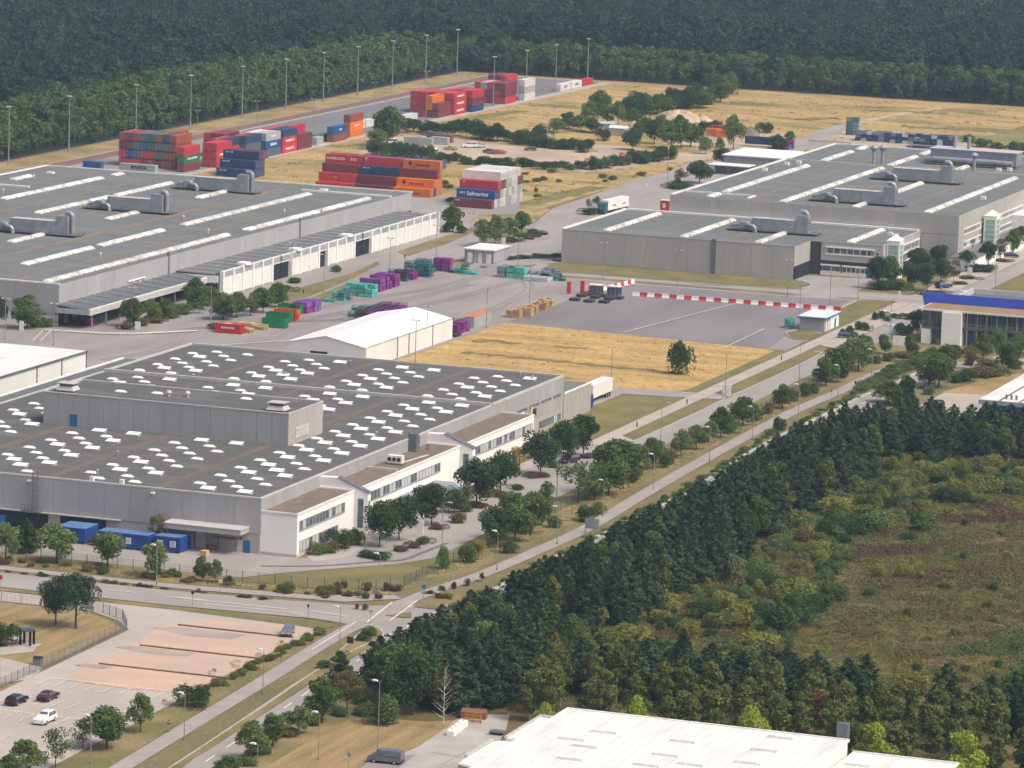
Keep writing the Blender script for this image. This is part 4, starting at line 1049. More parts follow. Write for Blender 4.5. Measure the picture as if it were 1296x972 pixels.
# courtyard fence and white gate walls by the office
# ---------------------------------------------------------------- F: white tent hall
Fh = thing('tent_hall','white membrane storage tent with a shallow ridge beside the dry field','tent',(920,365,0))
fx0,fx1,fy0,fy1=924.8,980.5,365.0,384.2
b=MB(); b.box(fx0+.1,fy0+.1,0,fx1-.1,fy1-.1,5.0); part('core',b,M['whitepanel'],Fh)
panels_y(Fh,fy0,fx0,fx1,0.05,4.9,6.0,M['whitepanel'],'wall_sheet'); 
b=MB(); ym=(fy0+fy1)/2
b.add([(fx0,fy0,0),(fx0,fy1,0),(fx0,fy1,4.9),(fx0,ym,6.75),(fx0,fy0,4.9)],[(0,4,3,2,1)])
b.add([(fx1,fy0,0),(fx1,fy1,0),(fx1,fy1,4.9),(fx1,ym,6.75),(fx1,fy0,4.9)],[(0,1,2,3,4)]); part('gable',b,M['whitepanel'],Fh)
b=MB(); b.add([(fx0-.15,fy0-.25,4.85),(fx1+.15,fy0-.25,4.85),(fx1+.15,ym,6.85),(fx0-.15,ym,6.85)],[(0,1,2,3)])
b.add([(fx0-.15,fy1+.25,4.85),(fx1+.15,fy1+.25,4.85),(fx1+.15,ym,6.85),(fx0-.15,ym,6.85)],[(3,2,1,0)]); part('roof',b,M['tent'],Fh)
b=MB(); b.box(fx0-.1,fy0-.32,4.95,fx1+.1,fy0-.2,4.95); part('gutter',b,M['steeld'],Fh)
b=MB(); b.box(fx0-.1,ym-.3,0.05,fx0-.02,ym+3.9,3.2); part('door_opening',b,M['dark'],Fh)
for x in (944.2,951.5,967): 
    b=MB(); b.box(x,fy0-.3,0,x+.15,fy0-.13,5); part('downpipe',b,M['steeld'],Fh)
# ---------------------------------------------------------------- kiosk and hut
K = thing('kiosk','small flat roofed grey kiosk with shutter doors at the yard entrance','kiosk',(1115.4,404,0))
b=MB(); b.box(1115.5,404,0,1128,412.2,3.6); part('wall',b,M['clad2'],K)
b=MB(); b.box(1115.1,403.6,3.6,1128.4,412.6,3.95); part('roof',b,M['flashw'],K)
for y in (411.4,408.4,406.0): shutter(K,1115.45,y,0.1,1.5,2.7,M['framew'],'-X')
for y in (404.1,406.9,409.7,412.1):
    b=MB(); b.box(1115.3,y-.08,0,1115.46,y+.08,3.6); part('post',b,M['steeld'],K)
panels_y(K,404,1115.7,1127.8,0.3,3.3,3.0,M['frame'])
Hu = thing('site_hut','flat white roofed hut with blue trim beside the barrier yard','hut',(1040,289.8,0))
b=MB(); b.box(1040.3,289.9,0,1053,296.2,3.4); part('wall',b,M['clad'],Hu)
b=MB(); b.box(1039.9,289.5,3.42,1053.4,296.6,3.7); rf=part('roof',b,M['flashw'],Hu)
b=MB(); b.box(1039.8,289.4,3.2,1053.5,289.5,3.5).box(1039.75,289.4,3.2,1039.88,296.7,3.5); part('trim',b,M['bluedoor'],rf)
panels_y(Hu,289.9,1045.5,1053,0.05,3.1,2.4,M['whitep'])
door(Hu,1041.3,289.85,0.05,1.1,2.2,M['flashw']); door(Hu,1043.2,289.85,0.05,1.6,2.3,M['framew']); door(Hu,1049,289.75,0.05,1.0,2.3,M['bluedoor'])
# ---------------------------------------------------------------- H: white flat roof in the foreground
Hb = thing('white_roof_hall','hall with a stained white membrane roof behind the birch wood','factory',(520,158,0))
b=MB(); b.box(470,158,0,588.6,199.5,8.9); part('wall',b,M['whitepanel'],Hb)
b=MB(); b.box(470,158,8.9,588.6,199.5,9.0); rf=part('roof',b,M['whiteroof'],Hb)
for q in ((588.5,157.8,588.9,199.8),(470,199.4,588.45,199.8),(470,157.7,588.45,158.0)):
    b=MB(); b.box(q[0],q[1],8.9,q[2],q[3],9.16); part('roof_edge',b,M['flashw'],rf)
b=MB(); b.box(588.92,157.8,8.6,589.0,199.8,9.1); part('gutter',b,mat('green_gutter',(0.25,0.36,0.34),0.5),rf)
for k in range(26):
    b=MB(); y=159.2+k*1.56; b.box(471,y,9.0,588.3,y+0.06,9.035); part('roof_seam',b,M['flash'],rf)
me=boxmesh('roof_hatch',1.3,3.6,0.35,M['whitep'])
for (px,py) in ((790,888),(766,926),(742,944),(722,960),(889,920),(866,938),(843,955),(969,949),(990,933),(1003,912),(948,965),(820,968),(875,967),(725,935)):
    x,y=at(px,py,9.1)
    if x<586: piece('roof_hatch',me,rf,(x-.6,y-1.8,9.02))
b=MB(); b.box(590.0-1.0,158.2,8.9,590.2,159.8,11.2); part('chimney',b,M['steeld'],Hb)
b=MB(); b.box(470,142.5,0,589.9,157.6,7.0); lw=part('low_wing',b,M['whitepanel'],Hb)
b=MB(); b.box(470,142.5,7.0,589.9,157.6,7.08); part('roof',b,M['whiteroof'],lw)
for q in ((589.8,142.2,590.1,157.6),(470,142.2,589.75,142.5)):
    b=MB(); b.box(q[0],q[1],6.95,q[2],q[3],7.3); part('roof_edge',b,M['flashw'],lw)
for (x,y) in ((582,153),(579,146.5),(570,152),(560,148)): piece('roof_hatch',me,lw,(x,y,7.09))
b=MB(); b.box(576.8,199.85,0,591.6,204.8,6.6); sw=part('side_wing',b,M['whitepanel'],Hb)
b=MB(); b.box(577.1,199.9,6.6,591.3,204.5,6.68); part('roof',b,M['whiteroof'],sw)
for q in ((576.6,204.5,591.8,204.9),(591.3,199.9,591.8,204.45)):
    b=MB(); b.box(q[0],q[1],6.6,q[2],q[3],6.95); part('roof_edge',b,M['flash'],sw)
b=MB(); b.prism([(560,199.85),(576.7,199.85),(576.7,205.6),(575.6,206.4),(565,206.4),(561,206.0),(560,204)],0,6.2); sw=part('side_wing',b,M['whitepanel'],Hb)
b=MB(); b.prism([(560.3,199.9),(576.5,199.9),(576.5,205.3),(575.4,206.1),(565,206.1),(561.2,205.7),(560.3,203.9)],6.2,6.3); part('roof',b,M['whiteroof'],sw)
b=MB(); b.box(565,206.2,6.2,575.7,206.6,6.6); part('roof_edge',b,M['flash'],sw)
# ---------------------------------------------------------------- I: blue walled shed at the right edge
Ib = thing('blue_walled_shed','long low shed with ribbed white roof and blue wall by the car park','shed',(920,180,0))
b=MB(); b.box(920.4,178,0,1000,220.6,5.3); part('wall',b,M['bluedoor'],Ib)
b=MB(); b.box(919.9,177.8,5.3,1000,221.2,6.0); rf=part('roof',b,M['whiteroof'],Ib)
b=MB(); b.box(919.7,177.8,5.0,919.88,221.3,5.95); part('fascia',b,M['frame'],rf)
for k in range(9):
    b=MB(); b.box(920,216.5-k*4.4,6.0,999,216.9-k*4.4,6.12); part('roof_seam',b,M['steeld'],rf)
for k in range(9):
    x=923+ (k//3)*0.2; y=216-k*1.1-(k//3)*2.5
    b=MB(); b.tube((x,y,6.0),(x,y,6.8),0.22,n=8).tube((x,y,6.8),(x,y,7.0),0.4,0.2,n=8); part('roof_vent',b,M['steeld'],rf)
# ---------------------------------------------------------------- J: white roofed workshop and carport, back lot
J = thing('workshop','low workshop with a bright white roof behind the tall grey hall','workshop',(1385,404,0))
b=MB(); b.box(1388,404,0,1413.4,423.4,4.7); part('wall',b,M['clad'],J)
b=MB(); b.box(1387.5,403.6,4.7,1413.8,423.8,5.0); rf=part('roof',b,M['tent'],J)
b=MB(); b.box(1387.3,403.5,4.55,1387.48,423.9,4.95).box(1387.3,423.85,4.55,1413.8,424,5.02); part('fascia',b,M['flash'],rf)
panels_x(J,1388,404.2,423.2,0.2,4.4,3.2,M['clad'])
cpt = thing('carport','open carport with a thin white roof beside the workshop','carport',(1366,410,0))
b=MB(); b.box(1372,410,2.9,1380,424,3.15); part('roof',b,M['flashw'],cpt)
for (x,y) in ((1372.4,410.4),(1379.6,410.4),(1372.4,423.6),(1379.6,423.6),(1372.4,417),(1379.6,417)):
    b=MB(); b.box(x-.1,y-.1,0,x+.1,y+.1,2.9); part('post',b,M['steel'],cpt)
b=MB(); b.box(1379.7,410.2,0,1379.8,423.8,2.8); part('back_wall',b,M['clad'],cpt)
wl = thing('concrete_wall','long white concrete wall bordering the bin yard','wall',(1450,400,0))
b=MB(); b.box(1478,405,0,1478.5,420.5,2.4); part('wall_body',b,M['whitepanel'],wl)
b=MB(); b.box(1477.9,404.9,2.4,1478.6,420.6,2.6); part('coping',b,M['flash'],wl)

# ================================================================ lettering
_txt={}
def text_mesh(s, size, m):
    k=(s,size,m.name)
    if k in _txt: return _txt[k]
    cu=bpy.data.curves.new('lettering','FONT'); cu.body=s; cu.size=size; cu.align_x='CENTER'; cu.align_y='CENTER'; cu.resolution_u=2; cu.extrude=0.01
    cu.offset=0.02*size
    ob=bpy.data.objects.new('lettering',cu); COL.objects.link(ob)
    dg=bpy.context.evaluated_depsgraph_get(); dg.update()
    me=bpy.data.meshes.new_from_object(ob.evaluated_get(dg))
    bpy.data.objects.remove(ob)
    me.name='lettering'; me.materials.clear(); me.materials.append(m)
    _txt[k]=me
    return me
# ================================================================ shipping containers
CC={}
def ccol(n,c,**k): CC[n]=mat('container_'+n,c,0.6,scale=0.5,var=0.18,fine=0.05,objrand=0.10,spec=0.3,**k)
for n,c in dict(red=(0.50,0.045,0.055),maroon=(0.19,0.045,0.06),rust=(0.30,0.085,0.055),navy=(0.035,0.06,0.145),blue=(0.025,0.10,0.29),orange=(0.70,0.19,0.03),white=(0.66,0.655,0.64),grey=(0.40,0.42,0.43),green=(0.03,0.18,0.09),slate=(0.10,0.14,0.19),teal=(0.05,0.22,0.22)).items(): ccol(n,c)
CL,CW,CH=12.19,2.44,2.62
def cont_meshes(col,short=False):
    def mk():
        L=6.06 if short else CL; w=CW/2; mb=MB()
        mb.box(-L/2+.05,-w+.05,0.12,L/2-.05,w-.05,CH-.06)
        for sx in (-1,1):
            for sy in (-1,1):
                mb.box(sx*(L/2-.08)-.08,sy*(w-.08)-.08,0,sx*(L/2-.08)+.08,sy*(w-.08)+.08,CH)
        for sy in (-1,1):
            mb.box(-L/2+.16,sy*(w-.05)-.05,0.02,L/2-.16,sy*(w-.05)+.05,.16)
            mb.box(-L/2+.16,sy*(w-.04)-.04,CH-.12,L/2-.16,sy*(w-.04)+.04,CH-.01)
            n=24 if not short else 12
            for i in range(n):
                x=-L/2+.3+(L-.6)*i/n
                mb.box(x,sy*(w-.03)-.025,.16,x+(L-.6)/n*.5,sy*(w-.03)+.025,CH-.12)
        for sx in (-1,1): mb.box(sx*(L/2-.05)-.05,-w+.16,CH-.12,sx*(L/2-.05)+.05,w-.16,CH-.01)
        body=mb.mesh('body',CC[col])
        d=MB(); d.box(-L/2-.02,-w+.16,.14,-L/2+.06,-.02,CH-.14).box(-L/2-.02,.02,.14,-L/2+.06,w-.16,CH-.14)
        dm=d.mesh('door',CC[col])
        r=MB()
        for y in (-.85,-.4,.4,.85):
            r.tube((-L/2-.06,y,.2),(-L/2-.06,y,CH-.2),.03,n=4); r.box(-L/2-.09,y-.12,1.0,-L/2-.05,y+.12,1.08)
        rm=r.mesh('lock_rod',M['steel'])
        return body,dm,rm
    return cached(('cont',col,short),mk)
WH=M['whitep']
def container(x,y,z,axis,col,label,group,text=None,side=1,tsize=1.1,short=False,tm=None,rz=None):
    """x,y centre of its footprint"""
    bd,dm,rm=cont_meshes(col,short)
    o=thing('shipping_container',label,'container',(x,y,z),0,group)
    o.rotation_euler=(0,0,rz if rz is not None else (0 if axis=='X' else math.pi/2))
    link('body',bd,o); d=link('door',dm,o); link('lock_rod',rm,d)
    if text:
        parts_=text if isinstance(text,list) else [(text,0.0,0.0,tsize)]
        for (s,tx,tz,sz) in parts_:
            l=link('lettering',text_mesh(s,sz,tm or WH),o)
            l.location=(tx,side*(CW/2+.015),CH/2+tz)
            l.rotation_euler=(math.pi/2,0,math.pi if side>0 else 0)
            if side>0: l.location.x=-tx*-1
    return o
def st(n): return n
rc=random.Random(11)
# S: stepped stack beside the yard entrance
G_S='stepped container stack at the yard entrance'
for k in range(4):
    for i in range(k,11 if k<3 else 10):
        y=454.7; x=1236.8+2.5*i
        if i==k:
            col=['maroon','blue','red','white'][k]
            lab=['maroon container, bottom front row of the stepped stack topped by white containers','blue container with white cursive lettering in the stepped stack','crimson container with a white mark under the white containers of the stepped stack','white container, front row on top of the stepped stack'][k]
            tx=[ [('MAERSK',4.6,0.85,0.45)], [('Safmarine',-0.6,0.1,1.75),('MCS',4.2,0.25,0.9)], [('hjh',4.6,0.75,0.6)], None][k]
            container(x,y,k*CH,'Y',col,lab,None,tx,1)
        else:
            col='white' if k==3 else rc.choice(['grey','white','grey','white','grey','maroon'])
            container(x,y,k*CH,'Y',col,f'{col} container among the rows stacked behind the cursive-lettered blue container',G_S)
# mid stacks behind the silver hall
specs=[(506.2,'stack with the arrow logo on its top container',['red','red','maroon','red']),(493.5,'stack with one navy container second from the top',['maroon','maroon','navy','red']),(480.6,'orange stack beside the asphalt apron',['orange','orange','maroon','orange'])]
for (y,nm,cols) in specs:
    for k in range(4):
        for i in range(k,max(4,k+2)):
            front=(i==k); col=cols[k] if front else rc.choice(['maroon','red','blue','rust','orange'] if y>485 else ['orange','blue','orange'])
            tx=None
            if front and y>500 and k==3: tx=[('HAMBURG',2.9,0.05,1.15),('SÜD',-3.3,0.05,1.15),('>',0.0,0.0,2.0)]
            if front and y>500 and k==1: tx=[('CAI',0.6,0.1,0.9)]
            if front and y<485 and col=='orange': tx=[('Hapag-Lloyd',-0.4,-0.1,0.95),('■',3.6,0.1,1.3)]
            if front and 485<y<500 and k==3: tx=[('■',5.2,0.7,0.7)]
            if front and 485<y<500 and k==2: tx=[('CMA CGM',4.2,0.8,0.5)]
            tmat=mat('lettering_yellow',(0.75,0.5,0.05)) if (tx and tx[0][0]=='CAI') else (M['black'] if (tx and y<485) else None)
            lv=['bottom','second','third','top'][k]
            container(1253.6+2.5*i,y,k*CH,'Y',col,f'{col} container, {lv} level, {"front" if front else "rear"} of the {nm}',f'containers of the {nm}',tx,1,tm=tmat)
# W: wall of door ends behind the silver hall
GW='container wall of door ends behind the silver hall'
rows=[['red','red','red','maroon','rust','maroon','rust','rust'],['red','blue','slate','red','red','slate','rust','rust'],['maroon','maroon','slate','blue','green','slate','slate','rust'],['rust','maroon','rust','slate','green','rust','navy','rust']]
for k in range(4):
    for j in range(8):
        col=rows[k][j]
        container(1283.4,588.9-2.48*j,k*2.72,'X',col,f'{col} container showing its doors in the wall of eight columns',GW)
for k,(col,tx) in enumerate((('maroon',None),('green',[('CHINA SHIPPING',0,0.1,1.0)]),('red',None))):
    container(1278.0,566.2,k*CH,'X',col,['maroon container under the green lettered one','green container with white lettering at the end of the container wall','red container on top of the green lettered one'][k],None,tx,-1)
container(1264.0,577.0,0,'Y','grey','grey container with black lettering lying behind the silver hall parapet',None,[('MAERSK',-0.6,0.3,1.5)],1,tm=M['black'])
container(1262.5,592.0,0,'Y','blue','blue short container beside the grey lettered container',None,None,1,short=True)
# navy stepped block
for k in range(3):
    for i in range(k,4+(1 if k==2 else 0)):
        front=i==k
        col='navy' if (front or rc.random()<.7) else 'maroon'
        container(1270.3+2.5*i,546.6,k*CH,'Y',col,(['navy container, bottom front of the all-navy stack','navy container, middle front of the all-navy stack','navy container, top front of the all-navy stack'][k] if front else f'{col} container in the rows behind the all-navy stack front'),None if front else 'rows behind the navy stack',[('CMA CGM',4.0,0.75,0.55)] if front else None,1)
# scattered rows toward the far yard (long side to the right)
def rowstack(x,y,cols,desc,n=1,text=None):
    for j in range(n):
        for k,c in enumerate(cols if not isinstance(cols[0],list) else cols[j]):
            tx=text.get(k) if (text and j==0) else None
            container(x,y+2.48*j,k*CH,'X',c,f'{c} container in the {desc}',f'containers in the {desc}',tx,-1)
HS=[('HAMBURG SÜD',0,0.1,1.05),('>',0.2,0.1,1.9)]
rowstack(1296,563,[['red','red','red'],['red','red','red']],'red rows next to the green lettered container',2,{0:HS,1:HS})
rowstack(1293,577,[['rust','red','red','red']],'red pile behind the container wall')
rowstack(1309,566,[['maroon','red','navy'],['maroon','navy','red']],'pair of piles between red and slate rows',2)
rowstack(1325,573,[['maroon','maroon','maroon'],['rust','red','maroon'],['maroon','maroon','red']],'maroon rows in the yard middle',3)
rowstack(1322,564,[['maroon','slate','navy'],['red','red','red']],'navy topped pile in the yard middle',2)
rowstack(1335,562.5,[['slate','blue','grey'],['grey','red','grey'],['grey','slate','white']],'grey topped piles by the meadow corner',3,{1:[('Safmarine',0,0.1,1.4)],2:[('MAERSK',0,0.1,1.2)]})
rowstack(1349,562.5,[['red','red','navy'],['red','maroon','navy'],['red','red','red']],'navy topped red pile by the meadow corner',3,{0:HS,1:HS})
rowstack(1362,562.5,[['maroon','maroon'],['red','red','red']],'maroon pile at the end of the row',2)
rowstack(1372,572,[['grey','white'],['white','white']],'pale pile near the rails',2)
# far block
rowstack(1511.4,563.2,[['red','red','red']]*7,'long red block in the dark far yard',7,{0:HS,1:HS,2:HS})
rowstack(1525.5,561.6,[['navy','maroon','red'],['navy','red','red'],['red','red','maroon'],['red','maroon','red']],'navy footed block beside the long red block',4)
rowstack(1497,564.0,[['maroon','maroon'],['maroon','orange','orange'],['red']],'small pile with orange containers before the red block',3)
rowstack(1563,562.4,[['red','maroon','maroon'],['red','red','maroon'],['maroon','maroon','red'],['red','maroon','grey'],['teal','red','red']],'far block with a grey corner container',5)
rowstack(1596,574,[['maroon','maroon','red'],['maroon','maroon','maroon'],['red','maroon','maroon']],'dark maroon pile at the far end of the yard',3)
rowstack(1582.5,561.8,[['white','grey','white']],'white reefer pile beside the far block')
for i,(c,tx) in enumerate((('white',[('MAERSK',0,0.1,1.1)]),('white',[('MAERSK',0,0.1,1.1)]),('red',None))):
    container(1630+13.2*i,563.8,0,'X',c,['white container, first of the single row by the far mast','white container between the white and the red one of the single row','red container at the end of the single row'][i],None,tx,-1,tm=M['bluedoor'])
rowstack(1393.0,562.4,[['rust','blue']],'blue topped pair beside the roadside poplar',1,{1:[('GOLD',0.3,0.1,0.9)]})
rowstack(1411.0,563.6,[['orange','orange','rust']],'orange pile beside the roadside poplar',1,{1:[('Hapag-Lloyd',0,0.1,0.9)]})
rowstack(1388,566.0,[['green']],'single green box by the poplar')
rowstack(1444,572.5,[['white']],'single white trailer box behind the poplar')
rowstack(1473,567.5,[['white']],'lone white box at the yard edge')
container(1378,563.6,0,'X','grey','grey office cabin standing by the meadow fence',None,None,1,short=True)
# ================================================================ site cabins, skips, crates, barriers
def cabin(x,y,w,d,label,wins,rz=0):
    """blue portable cabin unit, front faces -X"""
    o=thing('site_cabin',label,'cabin',(x,y,0),rz,None)
    b=MB(); b.box(0,0,0.25,d,w,2.85); part('body',b,M['cabin'],o,True)
    n=max(1,round(w/2.45))
    for k in range(n):
        b=MB(); b.box(-0.05,w*k/n+.03,2.86,d+.05,w*(k+1)/n-.03,2.98); part('roof_panel',b,M['cabinroof'],o,True)
    for k in range(n):
        if k in wins:
            b=MB(); y0=w*(k+.35)/n; b.box(-0.06,y0,1.1,0.0,y0+1.05,2.2); wd=part('window',b,M['framew'],o,True)
            b=MB(); b.box(-0.08,y0+.12,1.2,-0.05,y0+.93,2.1); part('pane',b,M['blind'],wd,True)
    for k in range(n+1):
        b=MB(); b.box(.1,min(w*k/n,w-.3),0,.5,min(w*k/n,w-.3)+.3,.25); part('foot',b,M['concrete'],o,True)
    return o
M['cabin']=mat('cabin_blue',(0.012,0.052,0.25),0.55,scale=0.6,var=0.15)
M['cabinroof']=mat('cabin_roof_blue',(0.07,0.15,0.36),0.55,(0.12,0.21,0.40),0.7)
cabin(706.6,331.6,5.6,5.4,'blue site cabin pair set askew beside the dark green bush',[])
cabin(706.3,319.2,9.8,3.2,'blue site cabin row with three white windows under the grey wall',[1,2,3])
cabin(707.2,313.4,5.0,4.6,'blue site cabin next to the loading canopy with two windows',[0,1])
cabin(895.6,302.0,2.4,4.8,'small blue cabin behind the parked trailer',[],0)
def skip(x,y,L,w,h,col,label,group=None,rz=0.0,fill=None):
    o=thing('skip_container',label,'skip',(x,y,0),rz,group)
    m=CCK[col]; t=.1
    b=MB(); b.box(0,0,.15,L,w,.3).box(0,0,.3,L,t,h).box(0,w-t,.3,L,w,h).box(0,t,.3,t,w-t,h).box(L-t,t,.3,L,w-t,h)
    b.box(.2,-.0,0,.5,w,.15).box(L-.5,0,0,L-.2,w,.15); part('body',b,m,o,True)
    for k in range(7):
        for yy in (-.06,w):
            b=MB(); b.box(.3+k*(L-.7)/6,yy,.3,.4+k*(L-.7)/6,yy+.06,h-.1); part('rib',b,m,o,True)
    b=MB(); b.box(-.06,-.08,h,L+.06,.1,h+.1).box(-.06,w-.1,h,L+.06,w+.08,h+.1).box(-.06,.1,h,.1,w-.1,h+.1).box(L-.1,.1,h,L+.06,w-.1,h+.1); part('rim',b,m,o,True)
    if fill:
        r=random.Random(x); vs=[];n=6;mm=3
        for i in range(n+1):
            for j in range(mm+1): vs.append((t+(L-2*t)*i/n,t+(w-2*t)*j/mm,h-.35+r.random()*.55))
        b=MB(); b.add(vs,[(i*(mm+1)+j,(i+1)*(mm+1)+j,(i+1)*(mm+1)+j+1,i*(mm+1)+j+1) for i in range(n) for j in range(mm)]); part('scrap_load',b,M[fill],o,True)
    return o
CCK=dict(red=mat('skip_red',(0.52,0.03,0.045),.6,scale=.6,var=.2),green=mat('skip_green',(0.02,0.22,0.08),.6,scale=.6,var=.2),orange=mat('skip_orange',(0.62,0.15,0.03),.6,scale=.6,var=.2))
sx,sy=at(272,421)
s=skip(sx,sy-6.6,2.5,6.6,2.3,'red','red open skip filled with timber beside the wood pile',None,0,'wood')
l=link('lettering',text_mesh('REMONDIS',0.7,WH),s); l.location=(-.09,3.3,1.4); l.rotation_euler=(math.pi/2,0,-math.pi/2)
x,y=at(331,414); skip(x,y-6.0,2.4,6.0,2.2,'green','bright green open skip nearest the white tent',None,0)
x,y=at(332,408); skip(x+2,y-6.2,2.4,6.2,2.2,'green','green skip behind the bright green one',None,0)
x,y=at(340,404); skip(x+3,y-6.0,2.4,6.0,2.2,'orange','orange skip between the two green skips',None,0)
x,y=at(341,399); skip(x+5,y-6.0,2.4,6.0,2.2,'green','green skip furthest from the white tent',None,0)
x,y=at(365,407); skip(x,y-1.8,2.2,1.8,1.7,'red','small red tipping skip beside the green skips',None,0)
# pale timber piled by the red skip
def woodpile(x,y,nx,ny,nz,label,sx=1.2,sy=0.8,sz=0.15,group=None):
    o=thing('pallet_stack',label,'pallets',(x,y,0),0,group)
    def mk():
        b=MB()
        for k in range(5): b.box(.0,k*sy*.22,.12,sx,k*sy*.22+sy*.12,.145)
        for k in range(3): b.box(k*(sx-.1)/2,0,0.02,k*(sx-.1)/2+.1,sy,.12)
        b.box(0,0,0,sx,.1,.02).box(0,sy-.1,0,sx,sy,.02)
        return b.mesh('pallet',M['wood'])
    me=cached(('pal',sx,sy),mk); r=random.Random(int(x*7+y))
    for i in range(nx):
        for j in range(ny):
            n=max(1,int(nz*(0.75+.25*r.random())))
            for k in range(n):
                p=link('pallet',me,o); p.location=(i*(sx+.12)+r.uniform(-.04,.04),j*(sy+.12)+r.uniform(-.04,.04),k*.148)
    return o
for (px,py,nx,ny,nz,lab) in ((641,402,2,4,17,'tall stack of pale pallets at the edge of the dark asphalt'),(655,401,2,4,18,'stack of pale pallets second from the dry field'),(662,396,2,3,18,'stack of pale pallets in the middle of the pallet row'),(675,392,2,4,17,'stack of pale pallets beside the yard lamp'),(682,388,2,4,16,'stack of pale pallets at the far end of the pallet row'),(300,421,2,3,9,'pale pallets heaped behind the red skip'),(318,417,2,4,9,'pale pallets heaped between red and green skips'),(306,413,2,5,7,'grey brown pallets under the roadside trees')):
    x,y=at(px,py); woodpile(x,y-3.4,nx,ny,nz,lab)
# stackable crates
CR={}
for n,c in dict(purple=(0.24,0.035,0.24),violet=(0.20,0.09,0.33),magenta=(0.62,0.05,0.28),aqua=(0.10,0.42,0.36),teal=(0.05,0.19,0.18),green=(0.06,0.20,0.08),navy=(0.03,0.065,0.17),steel=(0.20,0.23,0.28),pale=(0.52,0.55,0.58),plum=(0.075,0.045,0.065)).items():
    CR[n]=mat('crate_'+n,c,.6,scale=.8,var=.2,objrand=.18)
def crate_mesh(col,sx,sy,sz,kind):
    def mk():
        b=MB(); t=.07
        for x in (0,sx-t):
            for y in (0,sy-t): b.box(x,y,0,x+t,y+t,sz)
        for z in (.12,sz-.1):
            b.box(t,0,z,sx-t,t*.8,z+.09).box(t,sy-t*.8,z,sx-t,sy,z+.09).box(0,t,z,t*.8,sy-t,z+.09).box(sx-t*.8,t,z,sx,sy-t,z+.09)
        b.box(.04,.04,.14,sx-.04,sy-.04,.2)
        if kind=='box': b.box(.03,.03,.2,sx-.03,sy-.03,sz-.12)
        else:
            for k in range(1,5): 
                b.box(sx*k/5-.025,.02,.2,sx*k/5+.025,.05,sz-.1).box(.02,sy*k/5-.025,.2,.05,sy*k/5+.025,sz-.1).box(sx*k/5-.025,sy-.05,.2,sx*k/5+.025,sy-.02,sz-.1)
            b.box(.15,.15,.2,sx-.15,sy-.15,sz*.55)
        return b.mesh('stacking_crate',CR[col])
    return cached(('crate',col,sx,sy,sz,kind),mk)
def crates(px,py,cols,label,group,nz=2,sx=1.7,sy=1.7,sz=1.2,kind='box',n=1,m=1,jit=.08,xy=None,z0=0):
    x,y=xy if xy else at(px,py); r=random.Random(int(x*13+y*7))
    for i in range(n):
        for j in range(m):
            k_=nz if r.random()<.8 else max(1,nz-1)
            for k in range(k_):
                c=r.choice(cols)
                if i>0 and k<k_-1 and j<m-1: continue
                o=link('storage_bin' if kind=='box' else 'cage_crate',crate_mesh(c,sx,sy,sz,kind))
                o.location=(x+i*(sx+.12)+r.uniform(-jit,jit),y-sy-j*(sy+.12)+r.uniform(-jit,jit),z0+k*(sz+.005))
                tag(o,label,'bin' if kind=='box' else 'crate',group)
g='crates along the yard edge'
crates(407,382,['aqua'],'aqua crate beside the yard corner lamp',g+' (aqua corner)',2,1.7,1.7,1.2,'cage',1,2)
crates(419,380,['aqua','teal'],'aqua or teal crate between the lamp and the pale aqua stacks',g+' (aqua mix)',2,1.7,1.7,1.3,'cage',2,2)
crates(428,379,['steel','teal'],'steel grey wheeled crate next to the aqua crates',g+' (steel)',2,1.6,1.6,1.0,'cage',1,2)
crates(434,374,['aqua'],'pale aqua boxed crate in the tall aqua block',g+' (pale aqua)',3,1.9,1.9,1.05,'box',2,4)
crates(455,368,['purple','violet'],'purple boxed crate in the first purple block after the aqua block',g+' (purple a)',3,1.8,1.8,1.1,'box',2,3)
crates(464,365,['purple'],'purple boxed crate in the middle purple block',g+' (purple b)',3,1.8,1.8,1.1,'box',2,3)
crates(474,362,['purple'],'purple boxed crate in the third purple block',g+' (purple c)',3,1.8,1.8,1.1,'box',2,3)
crates(484,359,['purple','plum'],'dark purple crate at the low end of the purple blocks',g+' (purple d)',2,1.7,1.7,1.1,'cage',2,2)
crates(490,355,['teal','plum'],'teal and plum crate between purple and black-green stacks',g+' (plum)',3,1.7,1.7,1.0,'cage',1,3)
crates(499,353,['plum','purple'],'plum wheeled crate before the tall teal racks',g+' (plum wheeled)',2,1.7,1.7,1.2,'cage',2,3)
crates(511,349,['teal'],'dark teal crate in the tall teal racks',g+' (teal tall)',4,1.7,1.7,1.0,'cage',2,4)
crates(525,347,['teal'],'dark teal crate at the end of the tall teal racks',g+' (teal tall end)',4,1.7,1.7,1.0,'cage',2,2)
crates(535,344,['teal','plum'],'teal crate standing apart by the kiosk lamp',g+' (teal apart)',2,1.6,1.6,1.1,'cage',1,2)
crates(548,343,['purple'],'purple crate in the tall lone purple stack',g+' (purple lone)',3,2.3,2.3,1.2,'box',1,2)
crates(560,344,['aqua','teal'],'aqua crate in the low row in front of the kiosk',g+' (aqua kiosk)',1,1.8,1.8,1.2,'cage',1,2)
crates(567,345,['plum'],'plum crate in the low row in front of the kiosk',g+' (plum kiosk)',1,1.8,1.8,1.0,'cage',1,2)
crates(575,346,['teal','aqua'],'teal crate stack beside the kiosk shutters',g+' (teal kiosk)',3,1.7,1.7,.9,'cage',1,2)
crates(584,347,['aqua'],'aqua crate ending the low row by the kiosk',g+' (aqua end)',1,2.0,2.0,1.2,'cage',1,2)
crates(629,351,['steel'],'grey crate stack beside the aqua block mid yard',g+' (grey mid)',2,2.2,2.2,1.5,'box',2,2)
